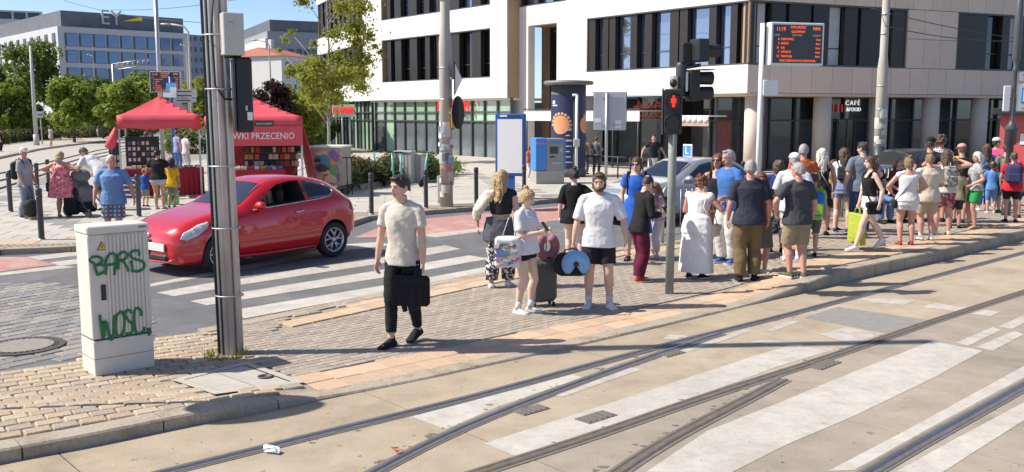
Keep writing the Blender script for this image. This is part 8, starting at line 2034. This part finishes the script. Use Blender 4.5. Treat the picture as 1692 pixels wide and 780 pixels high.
p = PP('person in a bright pink shirt and white cap near the red kiosk', 1640, 340, 227, 120, 'm', skin='red'); p.hair('dark', 'buzz'); p.cap(K((.70, .68, .66))); p.top(K((.62, .07, .20)), hem=.47); p.bottoms(K((.35, .10, .15)), length=.5); p.body(); p.shoes(SHW)
p = PP('person in a grey shirt with a camouflage backpack at the right edge', 1656, 352, 238, 172, 'm', skin='red'); p.hair('dark', 'buzz'); p.top(K((.16, .165, .16)), hem=.47); p.bottoms(K((.12, .11, .08)), length=.5); p.body(); p.shoes(SHB); backpack(p, K((.12, .13, .05), 'floral', (.28, .24, .12)), label='camouflage backpack on the person in the grey shirt')
p = PP('woman in a red shirt and black shorts with a navy backpack at the right edge', 1668, 367, 250, 158, 'f', skin='red', fat=1.1); p.hair('brown', 'short'); p.top(K((.55, .03, .05)), hem=.45, infl=.02); p.bottoms(K((.02, .02, .024)), length=.34); p.body(); p.shoes(SHB); backpack(p, K((.045, .045, .12)), label='navy backpack on the woman in the red shirt', w=.32)
p = PP('person in a red t-shirt cut by the right edge of the view', 1690, 360, 247, 175, 'm', skin='red'); p.hair('red', 'short'); p.top(K((.52, .03, .05)), hem=.46); p.bottoms(K((.03, .05, .15)), length=.5); p.body(); p.shoes(SHB)
p = PP('boy in a pale blue top between the woman in green shorts and the red shirts', 1636, 352, 268, 160, 'm', skin='red', child=True); p.hair('brown', 'short'); p.top(K((.10, .25, .55)), hem=.46); p.bottoms(K((.12, .25, .55)), length=.5); p.body(); p.shoes(SHW)
p = PP('man in a dark shirt and white apron standing on the cafe terrace', 1079, 300, 221, 10, 'm', ground=ZFAR, lod=2, skin='red', turn=-20, arms={'l': (.14, -.04, -.24), 'r': (.16, -.03, -.23)}, group='people by the cafe'); p.hair('dark', 'short'); p.top(K((.02, .022, .03)), hem=.5); p.skirt(K((.62, .60, .55)), top=.58, hem=.3, w1=.03, name='apron'); p.bottoms(K(GREYC), length=1); p.body(); p.shoes(SHB)
p = PP('person in an orange top and white trousers between the billboard and the ticket machine', 877, 297, 239, 30, 'f', ground=ZFAR, lod=2, skin='red', group='people by the cafe'); p.hair('red', 'long'); p.top(K((.55, .16, .07)), hem=.48, infl=.02); p.bottoms(K((.6, .58, .56)), length=.9); p.body(); p.shoes(SHW)
for px, c_, lb in ((966, (.30, .20, .15), 'person in a brown top by the advertising column at the terrace'), (985, (.14, .15, .16), 'person in a grey top seen under the back of the road sign')):
 p = PP(lb, px, 288, 225, 150, 'm', ground=ZFAR, lod=2, skin='red', group='people by the cafe'); p.hair('brown', 'short'); p.top(K(c_), hem=.47); p.bottoms(K(GREYC), length=1); p.body(); p.shoes(SHB)
LG = 'people around the market stall'
p = PP('elderly man in a white cap and grey t-shirt with a black backpack', 46, 360, 243, 84, 'm', ground=ZFAR, lod=1, skin='red', fat=1.1, arms={'r': (.03, -.06, -.30), 'l': (.03, -.06, -.30)}, group=LG); p.hair('white', 'bald'); p.cap(K((.66, .63, .58))); p.top(K((.33, .33, .35)), hem=.47, sleeve=.8, infl=.018); p.bottoms(K((.22, .25, .33)), length=1, wide=.02); p.body(hands={'r': dict(curl=1)}); p.shoes(K((.05, .06, .12)), sole=SOLEW); backpack(p, K((.03, .03, .034)), label='black backpack on the elderly man in the white cap', w=.3, h=.42, z=.68)
hbag(p, 'r', (.40, .28, .40), K((.045, .05, .03)), 'dark green travel bag held by the elderly man in the white cap', 'travel_bag', 'bag', .28, rz=0, off=(.1, 0, 0))
p = PP('heavy woman in a red patterned sundress with fair hair seen from behind', 105, 358, 249, 176, 'f', ground=ZFAR, lod=1, skin='red', fat=1.42, arms={'l': (.10, -.10, -.12, .9, .3, -.3), 'r': (.09, -.10, -.12, .9, .3, -.3)}, group=LG); p.hair('blond', 'bob'); p.skirt(K((.58, .10, .13), 'floral', (.68, .34, .36)), top=.64, hem=.30, w0=.01, w1=.09, upper=True, straps=True, name='sundress'); p.body(); p.shoes(K((.45, .25, .18))); shoulderbag(p, 'l', K((.03, .035, .06)), (.12, .26, .24), 'dark shoulder bag on the woman in the red sundress', .34, out=.05)
p = PP('man in a white shirt bending over the pushchair', 172, 347, 244, -115, 'm', ground=ZFAR, lod=1, skin='tan', lean=48, nod=25, fat=1.1, arms={'l': (.05, -.16, -.22), 'r': (.05, -.16, -.22)}, group=LG); p.root.scale = (1.18,) * 3; p.hair('dark', 'buzz'); p.top(K((.66, .65, .67)), hem=.48, sleeve=.7, infl=.02); p.bottoms(K((.07, .075, .085)), length=.46, wide=.02); p.body(); p.shoes(SHB)
p = PP('stout bald man in a light blue t-shirt and plaid shorts behind the cabinet', 191, 404, 254, 16, 'm', ground=ZFAR, lod=0, skin='red', fat=1.2, turn=28, arms={'l': (.10, -.03, -.285), 'r': (.07, -.03, -.295)}, group=LG); p.hair('white', 'bald'); p.top(K((.16, .29, .50)), hem=.455, sleeve=.8, infl=.018, loose=.012); p.bottoms(K((.12, .17, .22), 'plaid', (.50, .54, .52)), length=.42, wide=.03, infl=.014); p.body(); p.shoes(SHB); p.watch('l', BLACK)
p = PP('small boy in a blue t-shirt in front of the stall', 241, 341, 279, 176, 'm', ground=ZFAR, lod=1, child=True, skin='fair', group=LG); p.hair('dblond', 'short'); p.top(K((.03, .10, .40)), hem=.46); p.bottoms(K((.28, .29, .31)), length=.42, wide=.02); p.body(); p.shoes(SHB)
p = PP('woman in a black top and grey shorts with sunglasses on her head at the stall', 264, 345, 246, 182, 'f', ground=ZFAR, lod=1, skin='tan', fat=1.25, arms={'l': (.03, -.14, -.15), 'r': (.03, -.14, -.15)}, group=LG); p.hair('black', 'bun'); p.top(K((.02, .02, .022)), hem=.50, sleeve=.6); p.bottoms(K((.42, .43, .46)), length=.16, wide=.02); p.body(); p.shoes(K((.4, .4, .4))); p.sunglasses(True)
p = PP('boy in a yellow t-shirt at the stall', 286, 343, 262, 176, 'm', ground=ZFAR, lod=1, child=True, skin='tan', group=LG); p.hair('dark', 'bob'); p.top(K((.72, .44, .02)), hem=.43, sleeve=.8, infl=.02, loose=.02); p.bottoms(K((.22, .21, .22)), length=.42, wide=.02); p.body(); p.shoes(SHB)
p = PP('woman in a grey tunic and orange shorts walking on the far footpath', 85, 243, 207, 150, 'f', ground=.08, lod=2, skin='tan', feet={'l': (.04, -.08, 0), 'r': (.04, .08, 0)}, group='people on the far footpath'); p.hair('brown', 'bob'); p.top(K((.40, .37, .34)), hem=.42, sleeve=.5); p.bottoms(K((.45, .22, .08)), length=.4); p.body(); p.shoes(SHB)
p = PP('person in dark clothes at the far left edge of the footpath', 2, 251, 213, 100, 'f', ground=.08, lod=2, group='people on the far footpath'); p.hair('brown', 'long'); p.top(K((.02, .02, .03)), hem=.47); p.bottoms(K((.02, .02, .025)), length=1); p.body(); p.shoes(SHW)
for px, pf, ph, tc, pc, lb in ((295, 285, 214, (.25, .28, .40), (.10, .16, .32), 'passer by in blue seen through the smaller gazebo'), (309, 287, 217, (.55, .53, .52), (.42, .40, .40), 'passer by in pale clothes seen through the smaller gazebo'), (246, 300, 216, (.40, .20, .12), (.10, .10, .11), 'stall keeper behind the pinned display board')):
 p = PP(lb, px, pf, ph, 140, 'm', ground=ZFAR, lod=2, skin='tan', group=LG); p.hair('brown', 'short'); p.top(K(tc), hem=.47); p.bottoms(K(pc), length=1); p.body(); p.shoes(SHB)
g = G(143, 357, ZFAR); t = thing('pushchair', 'black and grey pushchair between the woman in the red sundress and the bending man', 'pushchair', tuple(g), R(62)); GC2 = K((.16, .155, .15)); BC2 = K((.018, .018, .02))
b = MB(); b.box((0, 0, .52), (.40, .34, .42), bev=.08); b.tube([(0, -.15, .45), (0, .05, .62), (0, .22, .95)], [(.2, .05), (.21, .06), (.2, .05)], 12); o = b.build('seat', GC2, t); remesh(o, .015, 3, .02)
b = MB(); b.ell((0, .12, .95), (.21, .24, .16), 14, 8); o = b.build('hood', GC2, t)
b = MB(); b.box((0, .02, .22), (.40, .40, .24), bev=.05); b.build('basket', BC2, t)
for sx in (-.24, .24):
 cylbox('frame_tube', DKMETAL, t, [(sx, .42, 1.05), (sx, .1, .6), (sx, -.38, .14)], .016, 8); cylbox('frame_tube', DKMETAL, t, [(sx, -.02, .6), (sx, .32, .15)], .016, 8)
 for y, r_ in ((-.38, .10), (.34, .15)):
  w = thing('wheel', None, None, (sx, y, r_)); w.parent = t; b = MB(); b.lathe([(r_ * .8, -.018), (r_, -.018), (r_, .018), (r_ * .8, .018)], 20, M=Matrix.Rotation(R(90), 4, 'Y')); b.build('tyre', RUBBER, w)
  b = MB()
  for k in range(6): b.tube([(0, 0, 0), (0, r_ * .85 * math.cos(k * 1.047), r_ * .85 * math.sin(k * 1.047))], .006, 5)
  b.build('spokes', STEEL, w)
cylbox('push_bar', BLACK, t, [(-.24, .42, 1.05), (-.2, .47, 1.07), (.2, .47, 1.07), (.24, .42, 1.05)], .02, 8)
hg = thing('hanging_bag', 'large black bag hanging at the handle of the pushchair', 'bag', tuple(g + Vector((-.25, -.15, 0))), R(20)); b = MB(); b.box((0, 0, .36), (.36, .22, .62), bev=.07); o = b.build('bag_body', BC2, hg); remesh(o, .015, 2, .03); cylbox('strap', BC2, hg, [(-.08, 0, .64), (0, .05, .85), (.08, 0, .64)], .012, 6)
q = Person('driver with fair hair and a beige top inside the red car', red.root.matrix_basis @ Vector((2.20, -.30, -.10)), 1.66, red.root.rotation_euler.z - R(90), 'f', sit=True, lod=2, feet={'l': (.06, -.25, .12), 'r': (.06, -.25, .12)}, arms={'l': (.03, -.20, -.08), 'r': (.03, -.20, -.08)}, group=None); q.hair('blond', 'long'); q.top(K((.50, .38, .26)), hem=.5, sleeve=1.6); q.body()
